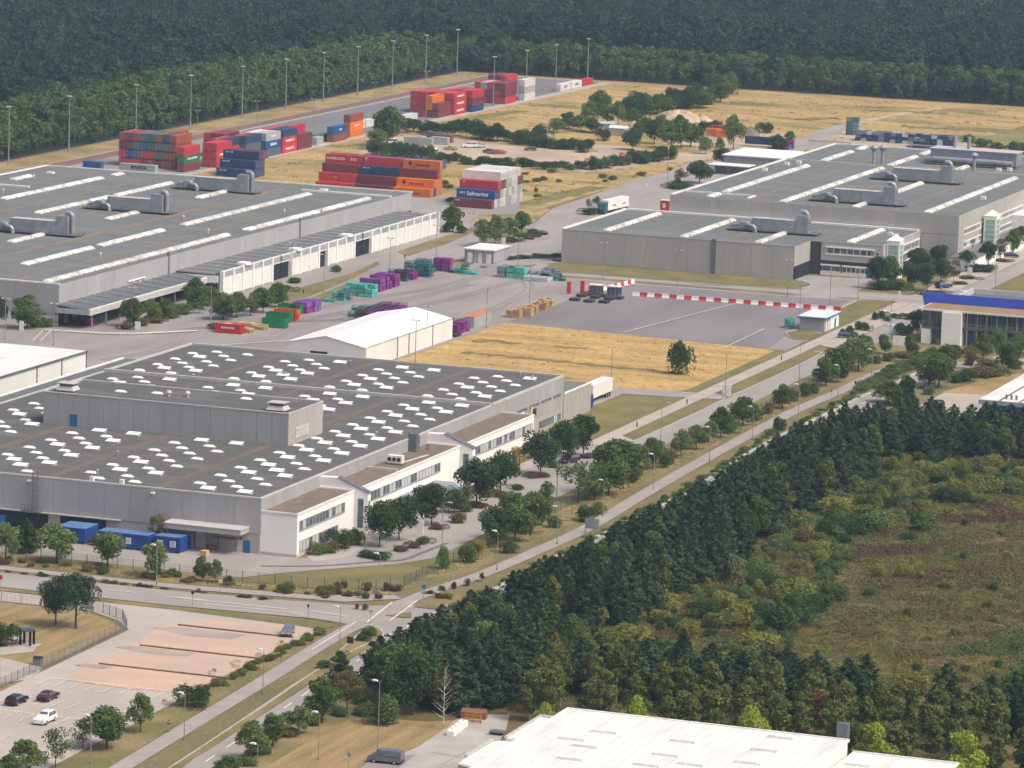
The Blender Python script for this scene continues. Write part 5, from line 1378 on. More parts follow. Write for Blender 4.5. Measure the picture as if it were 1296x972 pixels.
crates(641,352,['aqua'],'aqua boxed crate in the mid yard block',g+' (aqua mid)',2,2.4,2.4,1.5,'box',1,2)
crates(655,350,['navy','steel'],'dark crate behind the lamp mid yard',g+' (dark mid)',1,2.0,2.0,1.3,'cage',2,3)
crates(662,355,['pale'],'pale boarded crate in the low white block mid yard',g+' (pale mid)',1,2.2,2.2,1.1,'box',2,3)
crates(684,354,['navy','steel'],'dark steel crate in the tall dark stack mid yard',g+' (dark tall)',3,2.2,2.2,.9,'cage',2,2)
crates(697,355,['aqua','teal'],'small teal crate at the end of the mid yard row',g+' (teal small)',1,1.8,1.8,1.1,'cage',1,2)
crates(607,339,['steel'],'low grey trolley in front of the kiosk',g+' (trolley)',1,1.6,1.6,.5,'cage',1,1)
crates(370,396,['purple','violet'],'violet crate in the block behind the blue tractor',g+' (violet)',2,1.9,1.9,1.4,'box',2,2)
crates(380,394,['violet'],'pale violet crate ending the block behind the tractor',g+' (pale violet)',2,1.9,1.9,1.4,'box',2,2)
crates(440,401,['green','teal'],'green cage on the far side of the white tent roof',g+' (green)',2,2.0,2.0,1.3,'cage',3,3)
crates(463,398,['purple','plum'],'purple cage in the long rows behind the white tent',g+' (behind tent)',2,2.0,2.0,1.3,'cage',9,3,xy=(996,396))
crates(577,417,['purple'],'purple cage stacked beside the white tent end',g+' (tent end)',2,2.0,2.0,1.5,'cage',4,3,xy=(986.5,372.0))
crates(560,422,['plum'],'dark cage in the corner behind the white tent',g+' (tent corner)',1,1.8,1.8,1.3,'cage',2,2,xy=(982.5,368.3))
crates(360,445,['purple'],'purple cage behind the dark factory roof edge',g+' (roof edge)',1,1.9,1.9,1.6,'cage',1,4,xy=(916,385.5))
crates(340,443,['green'],'grey green cage behind the dark factory roof edge',g+' (roof edge grey)',1,1.9,1.9,1.2,'cage',1,2,xy=(919,393))
crates(90,405,['plum','purple'],'plum cage stored under the hall canopy',g+' (canopy)',2,1.8,1.8,1.1,'cage',2,2,xy=(952,449.5))
crates(110,405,['teal','steel'],'dark cage stored under the hall canopy beside the loader',g+' (canopy dark)',2,1.8,1.8,1.1,'cage',2,2,xy=(957,450))
# orange topped box beside the tent
container(1005.5,367.6,0,'X','grey','pale blue grey container with an orange tarpaulin top beside the tent',None,None,1)
o=link('tarpaulin',boxmesh('tarpaulin',12.3,2.5,.12,mat('tarpaulin_orange',(0.62,0.22,0.09),.8))); o.location=(999.35,366.35,CH+.02); tag(o,'faded orange tarpaulin sheet lying on the pale container beside the tent','tarpaulin')
# bin field at the back
for r_ in range(3):
    cols=[['navy','navy','navy','pale','steel'],['navy','pale','steel'],['navy','steel','pale','plum']][r_]
    crates(0,0,cols,['dark blue bin in the first row of the bin yard','pale or blue bin in the middle row of the bin yard','mixed bin in the back row of the bin yard'][r_],f'bin yard row {["one","two","three"][r_]}',3 if r_==0 else 1,2.0,2.0,1.15,'box',1,17,.15,xy=(1510+r_*2.3,412.5),z0=0 if r_==0 else 2.32)
crates(0,0,['navy','plum','violet'],'low dark bin in the spill row of the bin yard','bin yard low row',1,2.0,2.0,1.3,'box',2,9,.25,xy=(1492,389))
crates(0,0,['magenta'],'magenta bin at the far end of the bin yard','bin yard magenta',1,2.0,2.0,1.4,'box',2,6,.3,xy=(1497,366))
crates(0,0,['violet','plum'],'violet bin beside the magenta bins','bin yard violet',1,2.0,2.0,1.0,'box',2,5,.3,xy=(1496,376))
crates(0,0,['slate' if False else 'steel','teal'],'tall steel rack at the corner of the bin yard','bin yard corner racks',4,2.2,2.2,1.6,'box',1,2,.05,xy=(1528,421))
crates(0,0,['purple','violet'],'purple bin beside the lorry trailer on the back lot','back lot purple bins',2,2.0,2.0,1.6,'box',3,3,.2,xy=(1462,429))
# dark steel pallets and shelters by the barrier
for i,(px,py) in enumerate(((720,381),(729,376),(738,383),(746,378),(757,384),(764,380),(755,376),(775,379),(735,374))):
    x,y=at(px,py); o=thing('steel_skid','low dark steel skid lying beside the red and white barrier','skid',(x,y,0),0,'steel skids by the barrier')
    b=MB(); b.box(0,-2.4,.35,2.6,0,.75); part('deck',b,CR['plum'],o,True)
    b=MB(); b.box(.1,-2.3,0,.4,-.1,.35).box(2.2,-2.3,0,2.5,-.1,.35); part('runner',b,M['black'],o,True)
for (px,py,lab) in ((745,373,'glazed waiting shelter at the bend of the barrier'),(768,375,'glazed waiting shelter at the start of the long barrier')):
    x,y=at(px,py); o=thing('smoking_shelter',lab,'shelter',(x,y,0))
    b=MB(); b.box(-.1,-3.4,2.5,2.2,0.1,2.7); part('roof',b,M['flashw'],o,True)
    b=MB(); b.box(1.9,-3.3,0.2,2.0,0,2.5); part('back_panel',b,M['glass'],o,True)
    for yy in (-3.3,-2.2,-1.1,-.05): b=MB(); b.box(0,yy,0,.08,yy+.08,2.5); part('post',b,M['frame'],o,True)
    for k in range(3): b=MB(); b.box(.02,-3.2+k*1.1,.3,.06,-2.25+k*1.1,2.3); part('pane',b,M['glassb'],o,True)
    b=MB(); b.box(0.6,-3.2,.4,1.8,-.2,.5); part('bench',b,M['steeld'],o,True)
for (px,py,lab) in ((720,372.5,'red steel gate post beside the dark skids'),(737,371.5,'red steel gate post nearer the shelters')):
    x,y=at(px,py); o=thing('red_post',lab,'post',(x,y,0)); b=MB(); b.box(-.35,-.5,0,.35,.5,3.3); part('column',b,M['redp'],o,True); b=MB(); b.box(-.5,-.65,0,.5,.65,.2); part('foot',b,M['concrete'],o,True)
def barrier_mesh(m):
    def mk():
        b=MB(); b.prism_y([(-.3,0),(.3,0),(.26,.2),(.13,.45),(.1,.95),(-.1,.95),(-.13,.45),(-.26,.2)],-.98,.98); return b.mesh('barrier_block',m)
    return cached(('bar',m.name),mk)
def barrier(p,q,n,first,gid):
    for i in range(n):
        t=(i+.5)/n; red=(i+first)%2==0
        o=link('barrier_block',barrier_mesh(M['redp'] if red else M['whitep']))
        o.location=(p[0]+(q[0]-p[0])*t,p[1]+(q[1]-p[1])*t,0); o.rotation_euler=(0,0,math.atan2(q[1]-p[1],q[0]-p[0])-math.pi/2)
        o.scale=(1.1,math.hypot(q[0]-p[0],q[1]-p[1])/n/2.0,1.15)
        tag(o,f'{"red" if red else "white"} barrier block in the {gid}','barrier',f'{"red" if red else "white"} blocks of the {gid}')
barrier((1077.0,351.6),(1079.4,296.6),28,1,'long barrier across the dark asphalt')
barrier((1071,362.5),(1101,359.2),14,0,'short barrier leading to the hall road')
# aqua frames by the hut
crates(0,0,['aqua'],'aqua cage standing against the site hut','hut cages',3,1.7,1.7,.9,'cage',2,1,.05,xy=(1041.5,300.5))
# salvage on the dirt lots
for i,(px,py,c) in enumerate(((905,172,'orange'),(917,174,'orange'),(911,168,'rust'))):
    x,y=at(px,py); container(x,y,0,'Y',c,['orange container beside the sand heaps','orange container behind its twin near the birch','rust red container next to the orange pair'][i],None,None,1,short=True)
for i,(px,py,c,lab) in enumerate(((523,183,'grey','pale caravan sized box in the scrap yard'),(537,184,'grey','grey box beside the pale one in the scrap yard'),(557,183,'grey','grey box ending the scrap yard row'),(562,180,'rust','rust red box behind the grey row'),(552,177,'slate','dark box behind the scrap yard row'))):
    x,y=at(px,py); container(x,y,0,'Y',c,lab,None,None,1,short=True)
x,y=at(965,186); container(x,y,0.9,'Y','navy','navy lorry box parked on the back lot','', None,1)
# sand heaps
def heap(px,py,w,h,label,m,seed):
    x,y=at(px,py); s=ppm(x,y); R=w/s/2; H_=h/s; r=random.Random(seed); n=18; rings=6; vs=[];fs=[]
    ph=[r.uniform(0,6) for _ in range(4)]
    for k in range(rings+1):
        t=k/rings
        for i in range(n):
            a=2*math.pi*i/n; wob=1+.16*math.sin(2*a+ph[0])+.1*math.sin(3*a+ph[1])+.07*math.sin(5*a+ph[2])
            vs.append((R*.6*t*wob*math.cos(a),R*t*wob*math.sin(a),H_*(1-t**2.4)*(1+.25*math.sin(2*a+ph[3]+t*4))+r.uniform(-.15,.15)*(t<1)))
    for k in range(rings):
        for i in range(n): fs.append((k*n+i,(k+1)*n+i,(k+1)*n+(i+1)%n,k*n+(i+1)%n))
    fs.append(tuple(range(n)))
    b=MB(); b.add(vs,fs); o=link('sand_heap',b.mesh('sand_heap',m)); o.location=(x,y,-.05); tag(o,label,'heap'); return o
M['heap']=mat('heaped_sand',(0.50,0.38,0.27),.95,(0.38,0.29,0.21),.3,fine=.15)
heap(858,152,78,11,'long pale sand heap behind the salvage trees',M['heap'],1); heap(802,169,28,14,'pale sand heap between the shrubs',M['heap'],2); heap(884,153,50,7,'low pale sand heap sloping to the meadow',M['heap'],3); heap(950,172,26,10,'brown earth heap beside the birch',mat('heaped_earth',(0.24,0.19,0.16),.95,scale=.5),4)
for (px,py,w,h,l) in ((763,163,26,9,'pale blue tarpaulin covered stack by the shrubs'),(781,172,22,13,'whitewashed rubble stack under the trees')):
    x,y=at(px,py); s=ppm(x,y); o=thing('covered_stack',l,'stack',(x,y,0)); W=w/s
    b=MB(); b.box(0,-W/2,0,W*.6,W/2,h/s*.75); part('load',b,M['concrete'],o,True); b=MB(); b.prism_y([(-.2,h/s*.75),(W*.6+.2,h/s*.75),(W*.3,h/s)],-W/2-.2,W/2+.2); part('sheet',b,mat('tarp_blue',(0.42,0.52,0.56),.7) if 'blue' in l else M['whitepanel'],o,True)
# ================================================================ lamps
def lamp_meshes(kind,h):
    def mk():
        p=MB(); hd=MB()
        if kind=='street':
            p.tube((0,0,0),(0,0,h*.35),.085,.075,8).tube((0,0,h*.35),(0,0,h),.065,.05,8).tube((0,0,h),(-.0,.55,h+.12),.045,.04,6); p.box(-.12,-.12,0,.12,.12,.5)
            hd.prism_x([(.3,h+.05),(1.15,h+.12),(1.2,h+.22),(.9,h+.3),(.35,h+.24)],-.22,.22)
        elif kind=='yard':
            p.tube((0,0,0),(0,0,h),.11,.07,8).tube((-.02,-.75,h),(-.02,.75,h),.05,n=6); p.box(-.2,-.2,0,.2,.2,.3)
            for s in (-1,1): hd.prism_y([(-.35,h+.02),(.3,h+.06),(.3,h+.2),(-.35,h+.22)],s*.75-.3,s*.75+.3)
        elif kind=='arm':
            p.tube((0,0,0),(0,0,h),.10,.06,8).path([(0,0,h-.05),(0,-.4,h+.1),(0,-1.0,h+.15)],.05,6); p.box(-.16,-.16,0,.16,.16,.3)
            hd.box(-.2,-1.7,h+.07,.2,-.9,h+.24)
        else:
            p.tube((0,0,0),(0,0,h),.24,.13,8); p.box(-.5,-.5,0,.5,.5,.25)
            p.tube((0,-.7,h),(0,.7,h),.06,n=6)
            for s in (-.7,0,.7): hd.box(-.35,s*.8-.2,h-.1,.1,s*.8+.2,h+.2)
        return p.mesh('pole',M['lampgrey']), hd.mesh('lamp_head',M['lampw'] if kind in('street','mast') else M['flash'])
    return cached(('lamp',kind,round(h,1)),mk)
def lamp(x,y,kind,h,label,group,rz=0,name='street_lamp'):
    p,hd=lamp_meshes(kind,h)
    o=thing(name,label,'street lamp',(x,y,0),rz,group)
    link('pole',p,o); link('lamp_head',hd,o)
    return o
for x in (779,811.4,848,878,912.4,944,972): lamp(x,258.6 if x<800 else 259.2,'street',6.9,'grey lamp post with flat white head beside the cycle path and wood','street lamps beside the wood')
for x,y in ((721,258.6),(749,257.2)): lamp(x,y,'street',6.9,'grey lamp post with flat white head between the offices and cycle path','cycle path lamps by the offices')
for x,y in ((647.4,258.6),(612.3,257.0),(579.7,255.6),(560.5,261.6)): lamp(x,y,'street',6.9,'grey lamp post with flat white head between the pink car park and road','cycle path lamps by the pink car park')
for (px,py,l) in ((198,741,'lamp post on the strip between side road and blue cabins'),(480,752,'lamp post on the corner where the cycle paths meet')): x,y=at(px,py); lamp(x,y,'street',6.9,l,None)
for (px,py,h,l) in ((478,952.5,10.5,'tall grey lamp post on the mown plot beside the van'),(403,962,6.9,'lamp post between the mown plot and roadside trees'),(325,1004,6.9,'lamp post at the low end of the roadside trees')): x,y=at(px,py); lamp(x,y,'street',h,l,None)
for (x,y) in ((730,272.4),(791.5,272.2),(858.5,273.0),(931,281.5),(1039.5,273),(1146.7,272.9),(960,272.9)): lamp(x,y,'arm',9.4,'tall lamp post with a short arm along the inner factory road','inner road lamps')
yl=[(655,347),(670,388),(615.5,415),(763,353),(996.3,376),(1085.5,387.5),(1050,391.7),(1012,404),(857.5,363),(409.5,370),(493,347.5),(551.7,330),(539.7,439),(525.5,458),(266.7,408),(369,355),(166.3,415),(67.5,436.7),(6.3,430),(773.3,494)]
for (px,py) in yl:
    x,y=at(px,py); lamp(x,y,'yard',9.6,'tall twin headed lamp post standing around the asphalt factory yard','factory yard lamps')
for x in (1260,1304,1356,1401,1446,1486,1522,1556,1592,1628,1663): lamp(x,620.3,'mast',18.3,'very tall floodlight mast in front of the forest along the railway','railway floodlight masts',0,'floodlight_mast')
for x in (1549,1585,1619,1657): lamp(x,563,'mast',18.3,'very tall floodlight mast on the meadow side of the far container yard','yard side floodlight masts',0,'floodlight_mast')
for (px,py,h) in ((396,180,14.5),(325,157,8),(462,180,14),(539,150,17),(250,158,5),(474,125,6)): x,y=at(px,py); lamp(x,y,'yard',h,'slim lamp post among the containers of the far yard','container yard lamps')
x,y=at(844.5,235); o=thing('striped_pole','slim red and white tipped pole beside the dark island tree','pole',(x,y,0))
b=MB(); b.tube((0,0,0),(0,0,10.5),.09,n=6); part('pole',b,M['lampgrey'],o,True); b=MB(); b.tube((0,0,10.5),(0,0,11.6),.12,n=6).tube((0,0,12.7),(0,0,13.8),.12,n=6); part('red_band',b,M['redp'],o,True); b=MB(); b.tube((0,0,11.6),(0,0,12.7),.12,n=6).tube((0,0,13.8),(0,0,14.6),.12,n=6); part('white_band',b,M['whitep'],o,True)

# ================================================================ vehicles
def paintm(n,c): M['car_'+n]=mat('car_paint_'+n,c,.28,scale=.5,var=.06,fine=.0,spec=.6,metal=.15)
for n,c in dict(black=(0.018,0.016,0.02),wine=(0.06,0.013,0.025),white=(0.78,0.78,0.77),grey=(0.15,0.16,0.185),blue=(0.02,0.03,0.10),silver=(0.45,0.46,0.48),red=(0.45,0.04,0.03),yellow=(0.6,0.45,0.05),brown=(0.16,0.08,0.05)).items(): paintm(n,c)
M['lens']=mat('head_lamp_lens',(0.7,0.7,0.7),.2); M['tail']=mat('tail_lamp_lens',(0.4,0.02,0.02),.3); M['rim']=mat('alloy_rim',(0.5,0.5,0.52),.35,metal=.6)
CARP={
 'estate':dict(L=4.7,W=1.8,H=1.47,prof=[(-2.35,.35),(-2.33,.75),(-2.25,.95),(-1.9,1.42),(-.9,1.47),(.25,1.44),(1.0,.98),(2.1,.82),(2.33,.62),(2.35,.35)],belt=.93,ca=(-2.1,1.0),cr=(-1.85,.3)),
 'suv':dict(L=4.6,W=1.85,H=1.68,prof=[(-2.3,.38),(-2.28,.9),(-2.2,1.1),(-1.95,1.62),(-.9,1.68),(.2,1.64),(.9,1.12),(2.05,.98),(2.27,.75),(2.3,.38)],belt=1.06,ca=(-2.1,.92),cr=(-1.9,.25)),
 'sedan':dict(L=4.6,W=1.78,H=1.42,prof=[(-2.3,.35),(-2.28,.85),(-1.75,.95),(-1.05,1.38),(-.4,1.42),(.25,1.38),(.95,.95),(2.05,.8),(2.28,.6),(2.3,.35)],belt=.92,ca=(-1.7,.95),cr=(-1.0,.25)),
 'hatch':dict(L=4.0,W=1.7,H=1.5,prof=[(-2.0,.35),(-1.98,.85),(-1.8,1.35),(-.9,1.5),(.2,1.46),(.95,1.0),(1.8,.84),(1.98,.6),(2.0,.35)],belt=.96,ca=(-1.85,.95),cr=(-1.65,.25)),
 'van':dict(L=5.1,W=1.92,H=1.98,prof=[(-2.55,.4),(-2.55,1.2),(-2.5,1.85),(-2.2,1.97),(.8,1.95),(1.35,1.62),(1.75,1.15),(2.4,.98),(2.54,.75),(2.55,.4)],belt=1.18,ca=(-2.45,1.75),cr=(-2.4,1.05))}
def car_meshes(kind,col):
    def mk():
        c=CARP[kind]; W=c['W']/2; n=len(c['prof']); paint=M['car_'+col]
        b=MB(); vs=[];fs=[]
        lay=[(-W+.0,.0),(-W,.0)]
        def ring(s):
            out=[]
            for (x,z) in c['prof']:
                y=W if z<=c['belt']+.03 else W-(z-c['belt'])/(c['H']-c['belt'])*.26
                out.append((x,s*y,z))
            return out
        A_=ring(-1); B_=ring(1)
        Ai=[(x*.985,y*.86,z if z<.5 else z+.035) for x,y,z in A_]; Bi=[(x*.985,y*.86,z if z<.5 else z+.035) for x,y,z in B_]
        vs=A_+Ai+Bi+B_
        for r in range(3):
            for i in range(n-1): fs.append((r*n+i,r*n+i+1,(r+1)*n+i+1,(r+1)*n+i))
        fs.append(tuple(range(n))); fs.append(tuple(range(4*n-1,3*n-1,-1)))
        fs.append((0,3*n,3*n+n-1,n-1))
        b.add(vs,fs); body=b.mesh('body',paint)
        g_=MB(); (a0,a1),(r0,r1)=c['ca'],c['cr']; zb=c['belt']+.05; zr=c['H']-.1
        for s in (-1,1):
            yb=(W-.0+.012)*s; yr=(W-.22+.012)*s
            m0=(a0+a1)/2-.1; q=(r0+r1)/2-.08
            for (xa,xb,xc,xd) in ((a0+.12,m0-.04,q-.04,r0+.06),(m0+.04,a1-.22,r1-.08,q+.04)):
                vs=[(xa,yb,zb),(xb,yb,zb),(xc,yr,zr),(xd,yr,zr)]
                g_.add(vs,[(0,1,2,3) if s<0 else (3,2,1,0)])
        def glassquad(x0,z0,x1,z1):
            y0=(W-.16); y1=(W-.34)
            d=.03 if x1<x0 else -.03
            g_.add([(x0-d,-y0,z0+.05),(x0-d,y0,z0+.05),(x1-d,y1,z1+.05),(x1-d,-y1,z1+.05)],[(0,1,2,3) if x1<x0 else (3,2,1,0)])
        glassquad(a1-.05,c['belt']+.05,r1+.06,c['H']-.07); glassquad(a0-.06,c['belt']+.08,r0-.03,c['H']-.08)
        glass=g_.mesh('window',M['glassb'])
        w=MB(); w.tube((0,-.11,0),(0,.11,0),.33,n=14); tyre=w.mesh('tyre',M['rubber'])
        w=MB(); w.tube((0,-.125,0),(0,.125,0),.2,n=12); rim=w.mesh('rim',M['rim'])
        h=MB(); h.box(-.03,-.22,-.07,.03,.22,.07); hl=h.mesh('headlight',M['lens']); tl=h.mesh('tail_light',M['tail'])
        bp=MB(); bp.box(-c['L']/2-.04,-W*.9,.3,-c['L']/2+.1,W*.9,.55).box(c['L']/2-.1,-W*.9,.28,c['L']/2+.04,W*.9,.5); bump=bp.mesh('bumper',M['black'] if col!='white' else paint)
        return body,glass,tyre,rim,hl,tl,bump
    return cached(('car',kind,col),mk)
def car(px,py,rz,kind,col,label,name='parked_car',cat='car',xy=None,group=None):
    x,y=xy if xy else at(px,py)
    body,glass,tyre,rim,hl,tl,bump=car_meshes(kind,col); c=CARP[kind]
    o=thing(name,label,cat,(x,y,.10),rz,group)
    link('body',body,o); link('window',glass,o); link('bumper',bump,o)
    for sx in (-.31,.29):
        for s in (-1,1):
            t=link('wheel',tyre,o); t.location=(c['L']*sx,s*(c['W']/2-.09),.33); r=link('rim',rim,t)
    for s in (-1,1):
        e=link('headlight',hl,o); e.location=(c['L']/2-.02,s*(c['W']/2-.35),.68)
        e=link('tail_light',tl,o); e.location=(-c['L']/2+.0,s*(c['W']/2-.3),.82)
    return o
R=rad
car(21,891,R(0),'estate','black','black estate car on the painted bays beside the wine red car')
car(61,886,R(0),'sedan','wine','dark wine red saloon on the painted car park bays')
car(57,915,R(180),'suv','white','white car with black windows on the painted car park bays')
car(364,804,R(195),'estate','grey','grey blue estate car alone on the pink gravel')
car(488,966,R(93),'van','grey','dark grey passenger van parked by the mown plot','parked_van','van')
car(1071,428,R(-74),'hatch','blue','dark blue hatchback beside the trimmed bushes')
car(1122,401,R(-65),'hatch','white','white car half hidden by the round bushes')
car(1194,365,R(-35),'suv','blue','dark blue car parked under the avenue trees')
car(1279,326,R(-80),'sedan','blue','dark blue saloon parked at the far end of the avenue')
car(721,586,R(160),'suv','wine','wine red car parked between the office car park trees')
car(1182,516,R(95),'suv','black','black car on the pale lot beside the blue walled shed')
car(671,191,R(100),'hatch','brown','brown car parked alone on the sandy lot')
for i,(px,py,c,k,l) in enumerate(((618,194,'brown','hatch','rust brown scrapped car on the sandy lot'),(625,195,'red','hatch','red scrapped car beside the brown one on the sandy lot'),(632,195,'red','sedan','red saloon at the end of the scrapped row'),(487,186,'white','sedan','white scrapped car at the scrap yard edge'),(494,189,'silver','hatch','silver scrapped car among the white ones'),(501,187,'white','hatch','white hatchback in the scrap heap row'),(508,190,'yellow','hatch','yellowish scrapped car in the scrap heap row'),(516,188,'silver','estate','silver estate at the end of the scrap heap row'),(534,191,'grey','suv','grey pickup sized car in front of the grey boxes'),(548,192,'grey','estate','grey estate beside the pickup in the scrap yard'),(570,190,'yellow','sedan','yellow car parked past the grey boxes'),(594,187,'white','van','pale green white van in the scrap yard corner'),(608,187,'silver','hatch','silver car beside the pale van'),(787,199,'red','sedan','red car on the track by the rubble stack'),(803,200,'red','hatch','second red car on the track by the rubble stack'),(481,191,'silver','sedan','silver saloon half hidden by the scrap yard hedge'),(498,183,'white','van','white van standing at the back of the scrap yard'))):
    car(px,py,R(70+37*i),k,c,l)
car(1226,462,R(20),'hatch','black','dark car half hidden behind the office garden shrubs')
def wheels(o,xs,W,r=.5):
    b=MB(); b.tube((0,-.15,0),(0,.15,0),r,n=14); tm=b.mesh('tyre',M['rubber']); b=MB(); b.tube((0,-.165,0),(0,.165,0),r*.55,n=10); rm=b.mesh('rim',M['rim'])
    for x in xs:
        for s in (-1,1):
            t=link('wheel',tm,o); t.location=(x,s*(W/2-.2),r); link('rim',rm,t)
def boxbody(o,x0,x1,z0,z1,m,W=2.55):
    b=MB(); b.box(x0,-W/2,z0,x1,W/2,z1); bd=part('box_body',b,m,o,True)
    b=MB(); b.box(x0-.02,-W/2-.02,z1,x1+.02,W/2+.02,z1+.06); part('roof',b,M['flashw'],bd,True)
    b=MB(); b.box(x0+.3,-.5,z0-.35,x1-.3,.5,z0-.02); part('chassis',b,M['black'],o,True)
    return bd
tx,ty=at(760,272); ang=math.atan2(at(803,262)[1]-ty,at(803,262)[0]-tx)+math.pi
o=thing('box_lorry','white box lorry with a dark teal cab standing by the planted island','lorry',(tx+4.5,ty-.4,.05),ang)
boxbody(o,-5.6,2.0,1.1,4.0,M['whitep'])
b=MB(); b.prism_y([(2.15,.5),(4.3,.5),(4.35,1.7),(4.1,2.0),(3.9,3.1),(3.4,3.4),(2.15,3.5)],-1.22,1.22); cb=part('cab',b,mat('cab_teal',(0.03,0.10,0.13),.4),o,True)
b=MB(); b.add([(4.37,-1.05,1.75),(4.37,1.05,1.75),(3.98,.95,3.05),(3.98,-.95,3.05)],[(0,1,2,3)]); part('windscreen',b,M['glassb'],cb,True)
wheels(o,(3.2,-3.2,-4.5),2.55)
for tx_,tz_,sz_ in ((-.6,.1,.9),): 
    l=link('lettering',text_mesh('✈ Logistik' if False else 'LOGISTIK',.6,M['rust'])); l.parent=o; l.location=(-2.6,1.3,2.3); l.rotation_euler=(math.pi/2,0,math.pi)
o2=thing('lorry_trailer','white drawbar trailer coupled behind the teal cabbed lorry','trailer',(tx+4.5-math.cos(ang)*9.6,ty-.4-math.sin(ang)*9.6,.05),ang)
boxbody(o2,-4.0,3.8,1.1,4.0,M['whitep']); wheels(o2,(2.4,-2.0,-3.2),2.55)
b=MB(); b.box(3.8,-.1,.7,5.2,.1,.85); part('drawbar',b,M['black'],o2,True)
l=link('lettering',text_mesh('LOGISTIK',.6,M['rust'])); l.parent=o2; l.location=(-.4,1.3,2.3); l.rotation_euler=(math.pi/2,0,math.pi)
o=thing('semi_trailer','white box semi-trailer parked against the end of the grey hall','trailer',(911.5,304.9,.05),0)
boxbody(o,-6.8,6.8,1.15,4.0,M['whitepanel']); wheels(o,(3.0,4.3,5.6),2.5)
b=MB(); b.box(-5.2,-.9,0,-5.0,-.7,1.1).box(-5.2,.7,0,-5.0,.9,1.1); part('landing_leg',b,M['black'],o,True)
# forklifts and tractor
def forklift(x,y,rz,col,label):
    o=thing('forklift',label,'forklift',(x,y,.05),rz)
    b=MB(); b.box(-1.1,-.6,.3,.9,.6,1.1).box(-1.3,-.6,.4,-1.0,.6,1.3); part('body',b,col,o,True)
    b=MB()
    for sx in (-.7,.6):
        for s in (-.5,.5): b.box(sx-.04,s-.04,1.1,sx+.04,s+.04,2.2)
    b.box(-.8,-.6,2.2,.7,.6,2.3); part('cab_frame',b,M['black'],o,True)
    b=MB(); b.box(1.0,-.4,.2,1.1,-.3,2.6).box(1.0,.3,.2,1.1,.4,2.6).box(1.0,-.4,2.4,1.1,.4,2.5); part('mast',b,M['steeld'],o,True)
    b=MB(); b.box(1.1,-.35,.1,2.2,-.2,.16).box(1.1,.2,.1,2.2,.35,.16); part('fork',b,M['black'],o,True)
    wheels(o,(-.7,.7),1.3,.33)
x,y=at(132,405); forklift(x,y,R(200),M['redp'],'orange red forklift standing under the hall canopy')
x,y=at(374,398); forklift(x,y,R(230),M['bluedoor'],'blue yard tractor between green skips and violet crates')

# ================================================================ fences
def fence(name,line,label,h=1.8,step=3.0,dense=9,m=None,group=None,wires=6):
    m=m or M['fencegreen']; o=thing(name,label,'fence',(line[0][0],line[0][1],0),0,group)
    for a,b_ in zip(line[:-1],line[1:]):
        L=math.hypot(b_[0]-a[0],b_[1]-a[1]); n=max(1,round(L/step)); st_=L/n; ang=math.atan2(b_[1]-a[1],b_[0]-a[0])
        def mk(st_=st_):
            q=MB(); t=.018
            for k in range(dense): q.box(st_*(k+.5)/dense-t/2,-.01,.06,st_*(k+.5)/dense+t/2,.01,h-.03)
            for k in range(wires): q.box(.03,-.012,.08+(h-.15)*k/(wires-1),st_-.03,.012,.105+(h-.15)*k/(wires-1))
            return q.mesh('mesh_panel',m)
        pm=cached(('fp',round(st_,2),h,dense,wires,m.name),mk); pb=boxmesh('post',.09,.09,h+.08,m)
        for i in range(n):
            x=a[0]+(b_[0]-a[0])*i/n; y=a[1]+(b_[1]-a[1])*i/n
            piece('mesh_panel',pm,o,(x,y,0),ang); piece('post',pb,o,(x-.045,y-.045,0))
    piece('post',pb,o,(line[-1][0],line[-1][1],0))
    return o
M['fencegreen']=mat('fence_green',(0.10,0.15,0.12),.6); M['fencegrey']=mat('fence_grey',(0.20,0.22,0.24),.6); M['fencedark']=mat('fence_dark',(0.05,0.07,0.09),.7)
fence('wire_fence',[(690.2,400),(690.2,300),(690.4,282),(694.5,271),(700,267.9),(716.2,267.6)],'green wire mesh fence curving round the lawn west of the offices',1.9,2.9)
fence('wire_fence',[(716.4,267.6),(860,268),(965,268.2)],'green wire mesh fence between the inner road and cycle path',1.9,3.4,7)
fence('wire_fence',[(560,294),(597,294.1),(613.9,294.3),(645.5,295.2),(652,299),(655.2,304),(655.6,312)],'grey mesh fence between the memorial lawn and pink car park',1.7,2.2,m=M['fencegrey'])
fence('wire_fence',[(655.8,312),(655.8,400)],'grey mesh fence along the lane behind the two pines',1.7,3.6,5,m=M['fencegrey'])
fence('perimeter_fence',[(1200,624.3),(1440,624.3),(1677.5,624.3)],'dark perimeter fence along the forest edge behind the railway',2.6,4.0,12,m=M['fencedark'])
fence('perimeter_fence',[(1678,624),(1678,380)],'dark perimeter fence between the meadow and the forest',2.6,4.0,12,m=M['fencedark'])
fence('garden_fence',[(1049,268.6),(1041,263),(1034.4,259.4)],'pale metal fence in front of the white office wall',1.5,1.6,10,m=M['steel'])
